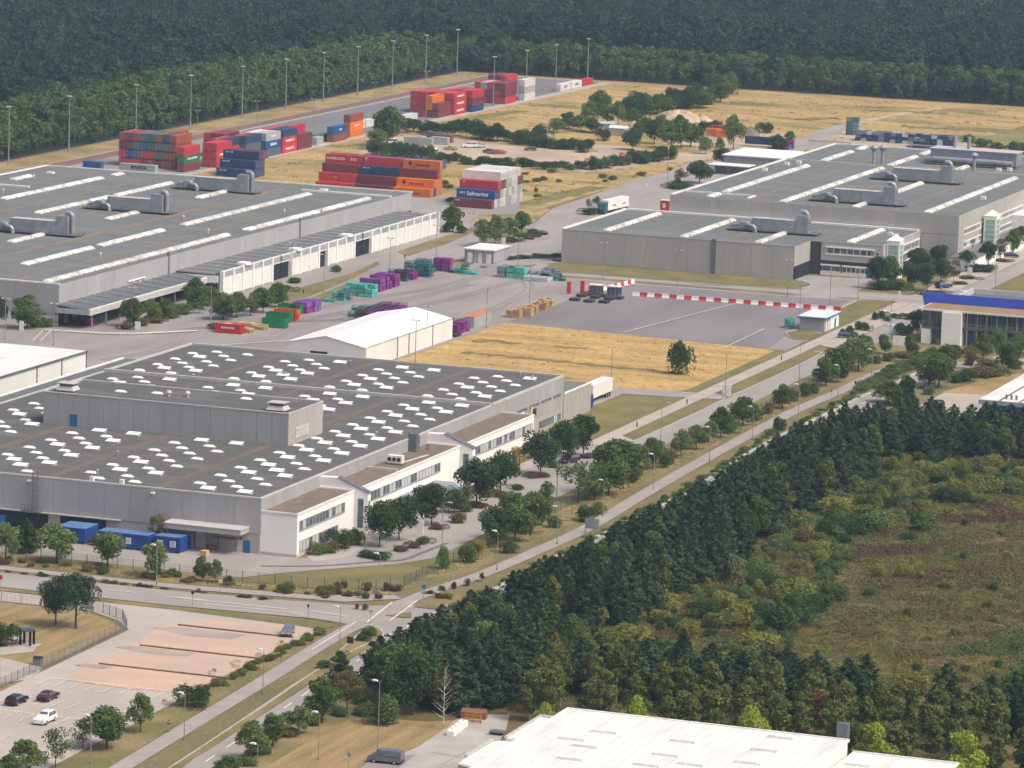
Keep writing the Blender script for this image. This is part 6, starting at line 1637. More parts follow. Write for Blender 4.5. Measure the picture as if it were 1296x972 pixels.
# ================================================================ signs and small things
def signpost(px,py,h,w,sh,m,label,name='road_sign',shape='rect',cat='sign',rz=0,back=None,xy=None):
    x,y=xy if xy else at(px,py); o=thing(name,label,cat,(x,y,0),rz)
    b=MB(); b.tube((0,0,0),(0,0,h),.045,n=6); part('post',b,M['lampgrey'],o,True)
    b=MB()
    if shape=='rect': b.box(-.07,-w/2,h-sh,-.04,w/2,h)
    elif shape=='round': b.tube((-.08,0,h-sh/2),(-.05,0,h-sh/2),sh/2,n=16)
    else: b.prism_x([(-w/2,h),(w/2,h),(0,h-sh)],-.08,-.05)
    part('sign_panel',b,m,o,True); return o
M['signblue']=mat('sign_blue',(0.03,0.22,0.55),.5); M['signback']=mat('sign_back_grey',(0.30,0.33,0.36),.5); M['signdark']=mat('sign_dark',(0.04,0.045,0.05),.5)
signpost(536,757,2.4,.8,.8,M['signblue'],'round blue cycle path sign at the junction corner',shape='round')
signpost(469,790,2.4,.9,.8,M['signback'],'triangular give way sign seen from behind at the junction',shape='tri')
signpost(279,750,2.3,.7,.6,M['flashw'],'small white sign between the cycle path and side road')
signpost(243.5,767,2.6,.6,.6,M['signdark'],'dark sign on the verge beside the pink car park',shape='round')
signpost(390,783,2.4,.5,.7,M['signdark'],'dark narrow sign near the side road island',shape='tri')
signpost(443,822,2.1,1.1,1.1,M['signdark'],'black square sign on the green corner')
signpost(475,757,1.6,.9,.8,M['signback'],'grey notice panel beside the corner lamp post')
signpost(1082,497,2.6,.7,.7,M['signdark'],'small dark sign where the cycle path bends',shape='tri')
signpost(441,972,2.4,.6,.7,M['signback'],'grey sign on the mown plot beside the van',shape='round')
signpost(1,745,2.4,.6,.8,M['redp'],'red sign at the lane beside the side road')
signpost(1052,502,1.6,.4,.5,M['redp'],'small red notice at the edge of the cycle path bank')
# bollard lights and hydrants
for (px,py,l) in ((806,541,'dark red topped hydrant beside the pale footpath'),(869.5,512,'red topped hydrant where the spur meets the footpath'),(989,456,'red topped hydrant on the verge past the white notice board'),(384,372,'dark fuel pump shaped post at the yard corner'),(512,328,'dark post behind the teal racks')):
    x,y=at(px,py); o=thing('hydrant',l,'hydrant',(x,y,0)); b=MB(); b.tube((0,0,0),(0,0,.9),.12,n=8); part('barrel',b,M['signdark'],o,True); b=MB(); b.tube((0,0,.9),(0,0,1.25),.2,.14,n=8); part('cap',b,M['redp'] if 'red' in l else M['black'],o,True)
def board(px,py,w,h,label,m=None,z0=.1,name='notice_board',cat='sign'):
    x,y=at(px,py); o=thing(name,label,cat,(x,y,0)); b=MB(); b.box(-.08,-w/2,z0,.08,w/2,h); part('board',b,m or M['whitep'],o,True)
    b=MB(); b.box(-.12,-w/2,0,.12,-w/2+.12,z0+.1).box(-.12,w/2-.12,0,.12,w/2,z0+.1); part('foot',b,M['steel'],o,True)
board(919.5,501,2.0,2.5,'white notice board on the verge where the spur leaves the road'); board(531.5,680,1.4,3.2,'white pylon sign among the office car park trees',name='pylon_sign'); board(174,418,1.3,2.1,'white board beside the yard entrance shrubs'); board(27,419,1.0,2.4,'white board under the tree beside the silver hall'); board(1227,352,1.3,3.0,'white pylon sign beside the avenue zebra crossing',name='pylon_sign'); board(1138,379,.5,2.2,'slim white marker on the corner lawn'); board(1129,424,1.1,2.0,'white info board beside the lower zebra crossing'); board(637,314,1.2,3.0,'white board on the planted island behind the kiosk'); board(817,236,1.1,1.0,'small white board on the road verge by the island'); board(1138,438,3.2,2.5,'white free standing wall panel in the office garden',name='garden_wall',cat='wall')
board(749,676,2.7,2.9,'large grey direction board seen from behind beside the cycle path',M['signback'],1.0,'direction_board')
# emblem plates and flags at the offices
for i in range(3):
    x,y=at(461+i*3,686-i); o=thing('flagpole','slim white flagpole in the shrubs before the office tower','flagpole',(x,y,0),0,'office flagpoles'); b=MB(); b.tube((0,0,0),(0,0,7.5),.05,.03,6); part('pole',b,M['flashw'],o,True); b=MB(); b.tube((0,0,7.5),(0,0,7.6),.08,.02,6); part('finial',b,M['flash'],o,True)
# shelter with bench on the memorial lawn
x,y=at(35,817); o=thing('garden_pavilion','small open pavilion with dark blue posts and ring roof on the dry lawn','pavilion',(x,y,0))
b=MB(); b.box(-1.4,-1.6,0,1.6,1.9,.14); part('slab',b,M['concrete'],o,True)
for (a_,b_) in ((-.7,.95),(-.7,-.75),(.7,.95),(.7,-.75)): q=MB(); q.box(a_-.1,b_-.18,.14,a_+.1,b_+.18,2.5); part('post',q,mat('dark_blue_post',(0.012,0.022,0.07),.5),o,True)
b=MB(); b.tube((0,.1,2.5),(0,.1,2.66),1.3,n=18); part('ring_roof',b,mat('roof_slate_blue',(0.06,0.08,0.16),.5),o,True)
x,y=at(22,812); o=thing('stone_bench','pale bench standing beside the small pavilion','bench',(x,y,0)); b=MB(); b.box(-.3,-1.2,.4,.3,1.2,.55); part('seat',b,M['whitep'],o,True)
for s in (-1,.8): b=MB(); b.box(-.2,s,0,.2,s+.25,.4); part('leg',b,M['concrete'],o,True)
b=MB(); b.box(.22,-1.2,.55,.3,1.2,1.0); part('backrest',b,M['whitep'],o,True)
x,y=at(48,842); o=thing('waste_bin','dark grey waste container at the corner of the car park fence','bin',(x,y,0)); b=MB(); b.box(-.5,-.65,.12,.5,.65,1.2); part('body',b,M['steeld'],o,True); b=MB(); b.prism_y([(-.55,1.2),(.55,1.2),(.4,1.4),(-.4,1.4)],-.7,.7); part('lid',b,M['black'],o,True)
for s in (-.5,.4): b=MB(); b.tube((0,s,.08),(0,s+.1,.08),.08,n=8); part('castor',b,M['rubber'],o,True)
# timber boxes at the loading bay
x,y=at(253,702); o=thing('timber_crate','long pale timber crate lying before the loading bay','crate',(x,y-1,0)); b=MB(); b.box(-.9,-.6,.1,.5,.6,.9); part('box',b,M['wood'],o,True); b=MB()
for k in range(4): b.box(-.93,-.6+k*.36,.1,-.9,-.45+k*.36,.92)
part('batten',b,M['wood2'],o,True)
x,y=at(268,697); o=thing('steel_trestle','brown trestle standing under the loading canopy','trestle',(x,y,0)); b=MB(); b.box(-.3,-1.0,.9,.3,1.0,1.05); part('top',b,M['rust'],o,True)
for s in (-.9,.8): b=MB(); b.box(-.25,s,0,.25,s+.1,.9); part('leg',b,M['rust'],o,True)
# south plot: concrete blocks, timber frame
x0,y0=at(572,931); x1,y1=at(586,920)
for i in range(4):
    t=i/3; o=thing('white_block','white rounded concrete block in the row beside the bare birch','block',(x0+(x1-x0)*t,y0+(y1-y0)*t,0),0,'white concrete blocks'); b=MB(); b.prism_y([(-.75,0),(.75,0),(.7,.8),(.5,1.0),(-.5,1.0),(-.7,.8)],-.55,.55); part('block_body',b,M['whitep'],o,True); b=MB(); b.box(-.1,-.1,1.0,.1,.1,1.08); part('lifting_eye',b,M['steeld'],o,True)
x,y=at(596,915); o=thing('timber_rack','orange timber rack with four rails at the end of the drive','rack',(x,y,0))
for k in range(4): b=MB(); b.box(-.08,-1.7,.3+k*.42,.04,1.0,.5+k*.42); part('rail',b,M['wood2'],o,True)
for s in (-1.6,-.3,.9): b=MB(); b.box(-.05,s,0,.6,s+.14,.14).box(.0,s,0,.12,s+.14,2.0); part('post',b,M['wood2'],o,True)
x,y=at(600,909); o=thing('rust_tarp_stack','rust brown covered stack behind the timber rack','stack',(x,y,0),.2); b=MB(); b.prism_y([(-1.0,0),(1.0,0),(1.1,1.0),(.2,1.5),(-1.0,1.1)],-1.9,1.9); part('cover',b,M['rust'],o,True); b=MB(); b.box(-1.1,-1.8,0,1.1,1.8,.12); part('base',b,M['wood'],o,True)
x,y=at(629,930); o=thing('low_trailer','small dark flat trailer by the wood edge','trailer',(x,y,0)); b=MB(); b.box(-.8,-1.2,.45,.8,1.0,.65); part('bed',b,M['steeld'],o,True); wheels(o,(0,),1.9,.3)
# red and white booth behind the low hall
x,y=at(842,267); o=thing('red_booth','small red and white booth behind the low hall roof','booth',(x,y,0)); b=MB(); b.box(-.9,-1.4,0,.9,1.4,3.2); part('wall',b,M['redp'],o,True); b=MB(); b.box(-.95,-.3,1.0,-.9,.6,2.4); part('panel',b,M['whitep'],o,True); b=MB(); b.box(-1,-1.5,3.2,1,1.5,3.35); part('roof',b,M['whitep'],o,True)
# steel grilles on the island and by the hall
for (px,py) in ((670,303),(679,300),(687,297),(654,328),(666,326),(681,324),(706,331)):
    x,y=at(px,py); o=thing('flat_skid','flat dark skid laid out near the planted island and hall corner','skid',(x,y,0),0,'flat skids near the island'); b=MB(); b.box(-1,-1.3,.25,1,1.3,.6); part('deck',b,CR['plum'],o,True); b=MB(); b.box(-.9,-1.2,0,-.6,1.2,.25).box(.6,-1.2,0,.9,1.2,.25); part('runner',b,M['black'],o,True)
# ================================================================ vegetation
def leafmesh(name,pts,nrm,size,m,asp=.62,seed=0,bias=.8,extra=None,taper=0):
    """pts (N,3) leaf centres, nrm outward directions, size (N,) half lengths -> one mesh of leaf-like rhombs"""
    r=np.random.default_rng(seed); N=len(pts)
    n=nrm*bias+r.normal(size=(N,3))*.75; n/=np.linalg.norm(n,axis=1,keepdims=True)+1e-9
    t=r.normal(size=(N,3)); t-=n*(t*n).sum(1,keepdims=True); t/=np.linalg.norm(t,axis=1,keepdims=True)+1e-9
    b=np.cross(n,t); s=size[:,None]
    v=np.stack([pts-t*s,pts-b*s*asp+t*s*.1,pts+t*s,pts+b*s*asp+t*s*.1],1).reshape(-1,3)
    f=np.arange(N*4).reshape(N,4)
    vs=v.tolist(); fs=f.tolist(); mi=[0]*N; mats=[m]
    if extra:
        o=len(vs); vs+=[tuple(p) for p in extra[0].v]; fs+=[tuple(i+o for i in q) for q in extra[0].f]; mi+=[1]*len(extra[0].f); mats.append(extra[1])
    me=bpy.data.meshes.new(name); me.from_pydata(vs,[],fs)
    for q in mats: me.materials.append(q)
    if extra: me.polygons.foreach_set('material_index',mi)
    me.update(); return me
def trunkmesh(h,r,limbs,seed,spread,base,m=None,n=7,lean=.03):
    rr=random.Random(seed); b=MB(); pts=[]; x=y=0
    for k in range(6):
        pts.append((x,y,h*k/5)); x+=rr.uniform(-lean,lean)*h/5; y+=rr.uniform(-lean,lean)*h/5
    for k in range(5): b.tube(pts[k],pts[k+1],r*(1-k/5.6),r*(1-(k+1)/5.6),n)
    for k in range(limbs):
        t=base+(0.92-base)*(k+rr.random()*.6)/limbs; a=rr.uniform(0,6.28); i=min(int(t*5),4); p=Vector(pts[i]).lerp(Vector(pts[i+1]),t*5-i)
        L=spread*rr.uniform(.55,1.0)*(1.15-t*.6); q=p+Vector((math.cos(a)*L,math.sin(a)*L,L*rr.uniform(.35,.8)))
        mid=p.lerp(q,.5)+Vector((0,0,-.05*L)); b.tube(p,mid,r*.42*(1-t*.5),r*.28*(1-t*.5),5); b.tube(mid,q,r*.28*(1-t*.5),r*.1,5)
    return b
def deciduous(seed,H=10,R=3.6,base=.2,lobes=18,n=2800,leaf=.30,egg=.0,spread=1.0):
    r=np.random.default_rng(seed); zc=H*(base+1)/2; hz=H*(1-base)/2
    c=[];lr=[]
    for k in range(lobes):
        while True:
            d=r.uniform(-1,1,3)
            if (d**2).sum()<1: break
        w=1-egg*max(0,d[2])
        c.append((d[0]*R*.78*w*spread,d[1]*R*.78*w*spread,zc+d[2]*hz*.80)); lr.append(R*r.uniform(.26,.46))
    c.append((0,0,zc+hz*.62)); lr.append(R*.36)
    c=np.array(c); lr=np.array(lr)
    k=r.choice(len(c),n,p=lr**2/(lr**2).sum())
    d=r.normal(size=(n,3)); d[:,2]=d[:,2]*.9+.25; d/=np.linalg.norm(d,axis=1,keepdims=True)
    rad_=lr[k]*(.55+.5*r.random(n)**.6)
    p=c[k]+d*rad_[:,None]
    p[:,2]=np.clip(p[:,2],H*base*.85,H)
    s=leaf*r.uniform(.6,1.25,n)
    return p,d,s
def conifer(seed,H=10,R=2.2,base=.12,n=2600,leaf=.30,top=.0,irregular=.25):
    r=np.random.default_rng(seed); P=[];D=[]
    levels=int(16); a0=r.uniform(0,6)
    for l in range(levels):
        t=l/(levels-1); z=H*(base+(1-base)*t); rr=R*((1-t)**.75*(1-top)+top*(1-t**3))*(1-.35*max(0,.25-t)/.25)+.12
        nb=max(3,int(7*(1-t)+3))
        for b in range(nb):
            a=a0+l*2.4+b*6.283/nb+r.normal()*.2; L=rr*(1+r.normal()*irregular)
            for q,w in ((.35,5),(.62,8),(.88,11),(1.0,8)):
                m=max(2,int(w*n/2600*2.2*(.5+(1-t))))
                cx=np.array([math.cos(a)*L*q,math.sin(a)*L*q,z+L*q*.22])
                P.append(cx+r.normal(size=(m,3))*np.array([.17,.17,.15])*(.5+L*.33)); dd=np.tile([math.cos(a)*.7,math.sin(a)*.7,.7],(m,1)); D.append(dd)
    m=30; P.append(np.array([0,0,H*.97])+r.normal(size=(m,3))*np.array([.12,.12,.3])); D.append(np.tile([0,0,1.],(m,1)))
    P=np.concatenate(P);D=np.concatenate(D); s=leaf*r.uniform(.6,1.3,len(P)); return P,D,s
def domeshrub(seed,R=1.6,H=1.7,n=900,leaf=.13,k=7):
    r=np.random.default_rng(seed); c=np.concatenate([[[0,0,H*.27]],r.normal(size=(k,3))*np.array([R*.38,R*.38,H*.10])+[0,0,H*.30]]); lr=np.concatenate([[R*.72],r.uniform(.35,.6,k)*R])
    i=r.choice(len(c),n,p=lr**2/(lr**2).sum()); d=r.normal(size=(n,3)); d[:,2]=np.where(r.random(n)<.7,np.abs(d[:,2]),d[:,2]); d/=np.linalg.norm(d,axis=1,keepdims=True)
    p=c[i]+d*(lr[i]*(.75+.28*r.random(n)))[:,None]*np.array([1,1,H/R*.75]); lo=p[:,2]<.05; p[lo,2]=r.random(lo.sum())*H*.25+.05
    return p,d,leaf*r.uniform(.6,1.3,n)
TP={}
def proto(kind,k):
    key=(kind,k)
    if key in TP: return TP[key]
    sd=hash(kind)%97 if False else sum(map(ord,kind))*7+k*31
    if kind in ('maple','street','light','olive','red','rust','yellow','lime','belt'):
        mt=dict(maple='leaf_dark',street='leaf_mid',light='leaf_light',olive='leaf_olive',red='leaf_red',rust='leaf_rust',yellow='leaf_yellow',lime='leaf_lime',belt='leaf_belt')[kind]
        par=dict(maple=dict(R=4.3,base=.15,lobes=26,n=4600,leaf=.29),street=dict(R=3.9,base=.08,lobes=24,n=4200,leaf=.29,egg=.35),light=dict(R=3.7,base=.12,lobes=18,n=2800,leaf=.29,egg=.3,spread=1.05),olive=dict(R=3.6,base=.15,lobes=15,n=2000,leaf=.25),red=dict(R=3.4,base=.15,n=1800),rust=dict(R=3.6,base=.1,n=1800),yellow=dict(R=3.8,base=.1,n=1800),lime=dict(R=4.2,base=.12,lobes=22,n=4200,leaf=.27),belt=dict(R=3.3,base=.03,lobes=16,n=1700,leaf=.46,egg=.5))[kind]
        p,d,s=deciduous(sd,**par); tr=trunkmesh(8.2,.17,7,sd,2.6,.22); bark=M['bark']
    elif kind=='loose':
        mt='leaf_mid'; p,d,s=deciduous(sd,R=3.9,base=.2,lobes=13,n=1300,leaf=.27,spread=1.15); tr=trunkmesh(8.6,.15,9,sd,3.0,.22); bark=M['bark']
    elif kind=='pine': mt='needle'; p,d,s=conifer(sd,R=2.3,base=.06,n=3000,leaf=.30,top=.55); tr=trunkmesh(9.4,.16,5,sd,1.4,.15,n=6); bark=M['barkp']
    elif kind=='oldpine': mt='needle'; p,d,s=deciduous(sd,R=3.8,base=.2,lobes=24,n=5400,leaf=.27); tr=trunkmesh(8.6,.22,7,sd,2.6,.25); bark=M['barkp']
    elif kind=='birch': mt='leaf_birch'; p,d,s=deciduous(sd,R=2.0,base=.10,lobes=26,n=2200,leaf=.25,egg=.55); tr=trunkmesh(9.5,.10,8,sd,1.5,.2,n=6); bark=M['barkb']
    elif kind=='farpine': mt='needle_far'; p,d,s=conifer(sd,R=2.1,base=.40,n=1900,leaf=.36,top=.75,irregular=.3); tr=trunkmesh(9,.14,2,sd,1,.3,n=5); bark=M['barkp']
    elif kind=='bush': mt='leaf_mid'; p,d,s=domeshrub(sd,R=4.6,H=11.5,n=3000,leaf=.36,k=12); tr=trunkmesh(4,.15,4,sd,2,.1,n=5); bark=M['bark']
    elif kind=='dbush': mt='leaf_dark'; p,d,s=domeshrub(sd,R=4.6,H=11.5,n=3000,leaf=.36,k=12); tr=trunkmesh(4,.15,4,sd,2,.1,n=5); bark=M['bark']
    elif kind in ('willow','sage','heather','oliveb','lightb','grassb'):
        mt=dict(willow='leaf_willow',sage='leaf_sage',heather='leaf_heather',oliveb='leaf_olive',lightb='leaf_light',grassb='leaf_grass')[kind]
        p,d,s=domeshrub(sd,R=5.0,H=11.0,n=2300,leaf=.42,k=10) ; tr=trunkmesh(4,.12,4,sd,2,.1,n=5); bark=M['bark']
    elif kind=='sapling': mt='leaf_yellow'; p,d,s=deciduous(sd,R=2.2,base=.45,lobes=8,n=170,leaf=.24); tr=trunkmesh(9,.09,8,sd,1.6,.4,n=5); bark=M['bark']
    elif kind=='bare': mt='leaf_heather'; p,d,s=deciduous(sd,R=3.0,base=.15,lobes=14,n=420,leaf=.13); tr=trunkmesh(9.8,.12,26,sd,2.6,.16,n=6,lean=.01); bark=M['barkb']
    me=leafmesh(kind+'_crown',p,d,s,M[mt],seed=sd,asp=.34 if 'pine' in kind else .62)
    trm=tr.mesh(kind+'_trunk',bark)
    TP[key]=(me,trm,(p,d,s,mt,tr,bark,sd)); return TP[key]
NV=dict(pine=6,birch=5,belt=5,farpine=5,willow=5,bush=4,dbush=3,maple=4,street=5,light=4,loose=3)
rt=random.Random(5)
def plant(x,y,h,w,kind,label,group,name='tree',cat='tree',wref=None,crown='crown',trunk='trunk'):
    """h, w in metres; prototypes are 10 m high"""
    k=rt.randrange(NV.get(kind,2)); me,trm,_=proto(kind,k)
    ref=dict(maple=8.6,street=7.4,light=7.4,olive=7.4,red=7,rust=7.2,yellow=7.6,lime=8.6,belt=6.2,loose=8,pine=4.6,oldpine=7.4,birch=4,farpine=4,bush=9.4,dbush=9.4,willow=10,sage=10,heather=10,oliveb=10,lightb=10,grassb=10,sapling=4.6,bare=6)[kind]
    if name=='tree': name='pine_tree' if 'pine' in kind else ('birch_tree' if kind=='birch' else ('forest_edge_tree' if 'forest edge' in label else 'broadleaf_tree'))
    o=thing(name,label,cat,(x,y,-.03),rt.uniform(0,6.28),group); o.scale=(w/ref,w/ref,h/10.0)
    link(trunk,trm,o); link(crown,me,o); return o
def tpx(px,py,hp,wp,kind,label,group=None,name='tree',cat='tree',**k):
    x,y=at(px,py); s=ppm(x,y)
    if kind in('maple','street','light','loose') and cat=='tree': hp*=1.1; wp*=1.2
    if cat=='bush': hp*=1.25
    return plant(x,y,hp/s,wp/s,kind,label,group,name,cat,**k)
# office car park trees
for (px,py,h,w) in ((480,693,54,44),(504.7,684,52,42),(546,665,50,44),(603,641,56,48),(633,625,52,42),(684,602,54,42),(713,586,50,36),(738,578,50,38)):
    tpx(px,py,h,w,'maple','dark green round tree standing in a planted island before the white offices','office car park trees')
tpx(657,590,26,32,'yellow','yellowing tree at the end of the white office block'); tpx(590,645,36,30,'olive','olive green shrub tree behind the glass entrance canopy'); tpx(575,650,30,26,'street','bright green tree beside the glass entrance canopy')
g='trees between inner road and cycle path'; l='leafy green tree in the hedge line between inner road and cycle path'
for (px,py,h,w,k) in ((628,692,50,40,'maple'),(652,685,60,46,'street'),(672,676,52,40,'street'),(690,655,45,20,'light'),(732,637,50,46,'loose'),(752,633,46,34,'street'),(770,627,66,48,'street'),(790,610,50,48,'street'),(805,601,38,30,'light'),(826,594,38,27,'street'),(862,578,32,25,'light'),(881,569,30,26,'light'),(897,561,26,24,'light'),(912,554,38,28,'street'),(940,539,36,36,'street'),(990,517,30,26,'street'),(1045,489,36,28,'street'),(1061,484,44,36,'street'),(1086,469,40,40,'light'),(1093,455,30,24,'street'),(1119,448,24,16,'street')):
    tpx(px,py,h,w,k,l,g)
tpx(985,546,17,17,'dbush','single dark round bush standing on the cycle path bend',None,'round_bush','bush',crown='foliage',trunk='stem')
for (px,py,h,w,k) in ((645,700,16,24,'bush'),(590,712,20,26,'bush'),(560,720,26,18,'lightb'),(605,708,22,22,'yellow'),(740,660,18,26,'dbush'),(757,651,14,22,'lightb'),(700,668,14,20,'bush'),(800,610,14,26,'oliveb'),(845,588,18,24,'oliveb'),(842,592,14,14,'dbush'),(925,548,14,22,'bush'),(972,524,14,16,'oliveb'),(958,532,14,18,'bush'),(1018,502,16,20,'dbush'),(1005,508,14,16,'oliveb'),(1030,498,12,18,'bush'),(1065,478,10,20,'dbush'),(1110,460,10,16,'bush'),(1125,457,10,18,'oliveb')):
    tpx(px,py,h,w,k,'low bush in the hedge line between inner road and cycle path','hedge line bushes','bush','bush',crown='foliage',trunk='stem')
# shrubs before the offices
for (px,py,h,w,k) in ((432,694,22,34,'dbush'),(448,690,20,26,'bush'),(418,700,14,26,'oliveb'),(404,702,14,24,'lightb'),(480,708,9,30,'dbush'),(463,705,8,24,'dbush'),(506,698,7,22,'heather'),(524,694,8,20,'heather'),(535,688,8,22,'dbush'),(552,670,8,22,'heather'),(580,662,12,22,'oliveb'),(588,648,9,20,'bush'),(604,642,6,30,'heather'),(636,628,6,26,'heather'),(655,620,7,20,'bush'),(684,604,6,30,'heather'),(740,580,6,22,'heather'),(620,630,10,20,'rust'),(700,592,8,20,'bush')):
    tpx(px,py,h,w,k,'low planted shrub in the beds of the office car park','office bed shrubs','shrub','bush',crown='foliage',trunk='stem')
# avenue trees by the right hall
g='avenue trees by the tall hall'; l='rounded street tree in the avenue beside the tall grey hall'
for (px,py,h,w,k) in ((1110,366,44,27,'oldpine'),(1125,363,36,26,'street'),(1150,364,28,26,'maple'),(1160,344,28,28,'maple'),(1173,369,32,23,'maple'),(1190,359,30,23,'maple'),(1187.5,336,24,20,'maple'),(1207,357,30,20,'olive'),(1213,328,36,29,'street'),(1223,343,24,22,'maple'),(1251,336,28,22,'maple'),(1266,329,28,20,'olive'),(1282,321,30,24,'street'),(1262,318,18,26,'dbush'),(1292,312,24,24,'maple'),(1275,312,18,22,'dbush')):
    tpx(px,py,h,w,k,l,g)
tpx(1241,315,22,18,'rust','rust orange tree before the tall hall stair tower'); tpx(1235,336,16,14,'red','dark red shrub tree beside the white pylon sign')
for (px,py,h,w,k) in ((1112,367,12,24,'dbush'),(1130,367,12,34,'dbush'),(1235,344,9,30,'dbush'),(1250,344,9,24,'dbush'),(1225,353,4,26,'bush'),(1215,360,4,22,'bush'),(1184,373,5,34,'heather'),(1268,331,4,22,'heather'),(1150,404,7,20,'dbush'),(1132,403,6,14,'dbush'),(1107,405,9,12,'dbush'),(1116,404,10,12,'dbush'),(1122,407,6,12,'bush'),(1066,425,8,12,'dbush'),(1076,423,10,14,'dbush'),(1088,418,10,16,'dbush'),(1096,419,8,12,'dbush'),(1080,427,7,16,'bush')):
    tpx(px,py,h,w,k,'clipped dark bush in the parking bays along the avenue','avenue bushes','bush','bush',crown='foliage',trunk='stem')
# office garden right
g='garden trees before the blue office'; l='garden tree standing in front of the blue office'
for (px,py,h,w,k) in ((1161,424,30,18,'maple'),(1152.6,452,27,18,'street'),(1182.5,423,24,11,'street'),(1199,472,34,28,'street'),(1205,468,30,24,'maple'),(1229,468,34,27,'olive'),(1244,455,32,24,'street'),(1261,446,30,20,'light'),(1275.6,471,40,30,'street'),(1290,452,30,22,'light'),(1188,490,40,42,'street'),(1178,492,30,30,'maple'),(1148,514,36,22,'maple'),(1124,510,28,34,'street'),(1135,514,24,26,'street')):
    tpx(px,py,h,w,k,l,g)
for (px,py,h,w,k) in ((1140,425,15,20,'dbush'),(1150,424,12,16,'dbush'),(1175,499,11,17,'sage'),(1222,482,14,30,'dbush'),(1245,477,13,34,'oliveb'),(1262,476,13,26,'oliveb'),(1210,484,10,22,'dbush'),(1145,453,8,26,'oliveb'),(1180,449,10,18,'sage'),(1165,452,6,22,'bush'),(1250,463,8,30,'oliveb'),(1286,466,10,22,'oliveb'),(1100,458,8,14,'bush')):
    tpx(px,py,h,w,k,'shrub in the garden beds between blue office and east car park','garden shrubs','shrub','bush',crown='foliage',trunk='stem')
# west side
g='roadside trees before the blue cabins'; l='loose crowned roadside tree on the verge before the blue cabins'
for (px,py,h,w) in ((71.7,712,48,46),(136,718,44,40),(197,731,44,36),(7,709,46,34)): tpx(px,py,h,w,'light',l,g)
for (px,py,h,w,k,l) in ((256,736,32,19,'street','narrow young tree left of its twin on the fence verge'),(273,738,28,17,'light','narrow bright young tree right of its twin on the fence verge'),(201,694,46,30,'olive','sparse brown green tree between blue cabins and loading canopy'),(33,700,44,26,'pine','dark conifer against the grey wall ladder'),(33,694,30,34,'bush','broad green bush below the conifer and wall ladder'),(121,690,16,18,'bush','bush growing between the two blue cabin rows')): tpx(px,py,h,w,k,l)
rv=random.Random(9)
for i in range(46):
    x=rv.uniform(684,689.4); y=rv.uniform(268,340)
    plant(x,y,rv.uniform(.5,1.7),rv.uniform(1.2,2.6),rv.choice(['oliveb','grassb','bush','heather','grassb']),'scrubby low shrub on the verge between wire fence and cycle path','verge scrub by the wire fence','shrub','bush',crown='foliage',trunk='stem')
for i in range(30):
    y=rv.uniform(284,345)
    plant(677.9+rv.uniform(-.25,.25),y,rv.uniform(.4,.9),rv.uniform(1.0,2.0),rv.choice(['oliveb','grassb','heather','dbush']),'tiny shrub in the narrow strip between side road and cycle path','strip shrubs by the side road','shrub','bush',crown='foliage',trunk='stem')
# lawn pines
tpx(70,792,66,44,'oldpine','dark pine with a bare trunk, left of the two on the dry lawn'); tpx(96,796,74,60,'oldpine','broad dark pine, right of the two on the dry lawn'); tpx(5,818,26,32,'dbush','dark round bush behind the pale bench',None,'bush','bush',crown='foliage',trunk='stem')
# car park edge
g='trees along the low edge of the painted car park'; l='roadside tree between painted car park and cycle path'
for (px,py,h,w,k) in ((36,978,40,44,'light'),(70,972,48,34,'loose'),(105,948,34,28,'loose'),(135,948,50,52,'street'),(178,927,46,32,'light'),(12,985,30,30,'street')): tpx(px,py,h,w,k,l,g)
tpx(248,894,25,42,'dbush','wide dark bush at the corner of painted bays and pink gravel',None,'bush','bush',crown='foliage',trunk='stem')
for (px,py,h) in ((356,838,30),(328,849,26),(298,861,30),(270,879,36),(207,903,20)): tpx(px,py,h,14,'sapling','thin yellowing sapling along the edge of the pink gravel','gravel edge saplings','sapling','tree')
for i in range(40):
    t=i/39; x=602+57*t; plant(x+rv.uniform(-.6,.6),266.6+rv.uniform(-.9,.6)-1.2*(1-t),rv.uniform(.5,1.2),rv.uniform(1.2,2.4),rv.choice(['bush','grassb','lightb','oliveb']),'low hedge shrub along the right edge of the pink gravel','gravel edge shrubs','shrub','bush',crown='foliage',trunk='stem')
for (px,py,h,w,k) in ((467,805,12,26,'bush'),(458,812,8,18,'dbush'),(430,832,8,16,'dbush'),(411,846,10,24,'bush'),(425,838,8,16,'bush'),(545,752,5,14,'heather'),(560,748,6,10,'dbush'),(575,745,8,9,'dbush'),(592,742,9,7,'dbush'),(610,736,10,9,'red'),(500,748,7,16,'heather'),(490,748,10,14,'heather'),(465,748,10,14,'heather'),(452,772,8,6,'grassb'),(461,773,9,7,'grassb'),(436,745,9,8,'dbush'),(428,746,9,8,'heather'),(480,758,7,12,'heather'),(565,757,6,16,'oliveb'),(555,757,6,12,'heather')):
    tpx(px,py,h,w,k,'small shrub on the green islands around the road junction','junction shrubs','shrub','bush',crown='foliage',trunk='stem')
g='roadside trees above the mown plot'; l='young roadside tree between public road and mown plot'
for (px,py,h,w,k) in ((288,985,28,34,'street'),(317,962,48,38,'light'),(345,945,40,32,'street'),(378,930,36,36,'light'),(407.5,915,58,42,'street'),(439,900,56,46,'olive')): tpx(px,py,h,w,k,l,g)
tpx(487,917,30,48,'bush','wide rounded green bush at the corner of the mown plot',None,'bush','bush',crown='foliage',trunk='stem')
for (px,py,h,w,k) in ((365,930,9,40,'grassb'),(395,917,9,34,'grassb'),(430,905,10,30,'bush'),(330,953,9,40,'bush'),(460,905,14,30,'grassb'),(455,890,12,30,'bush'),(310,968,8,30,'bush')): tpx(px,py,h,w,k,'low hedge bush under the roadside trees by the mown plot','plot hedge bushes','shrub','bush',crown='foliage',trunk='stem')
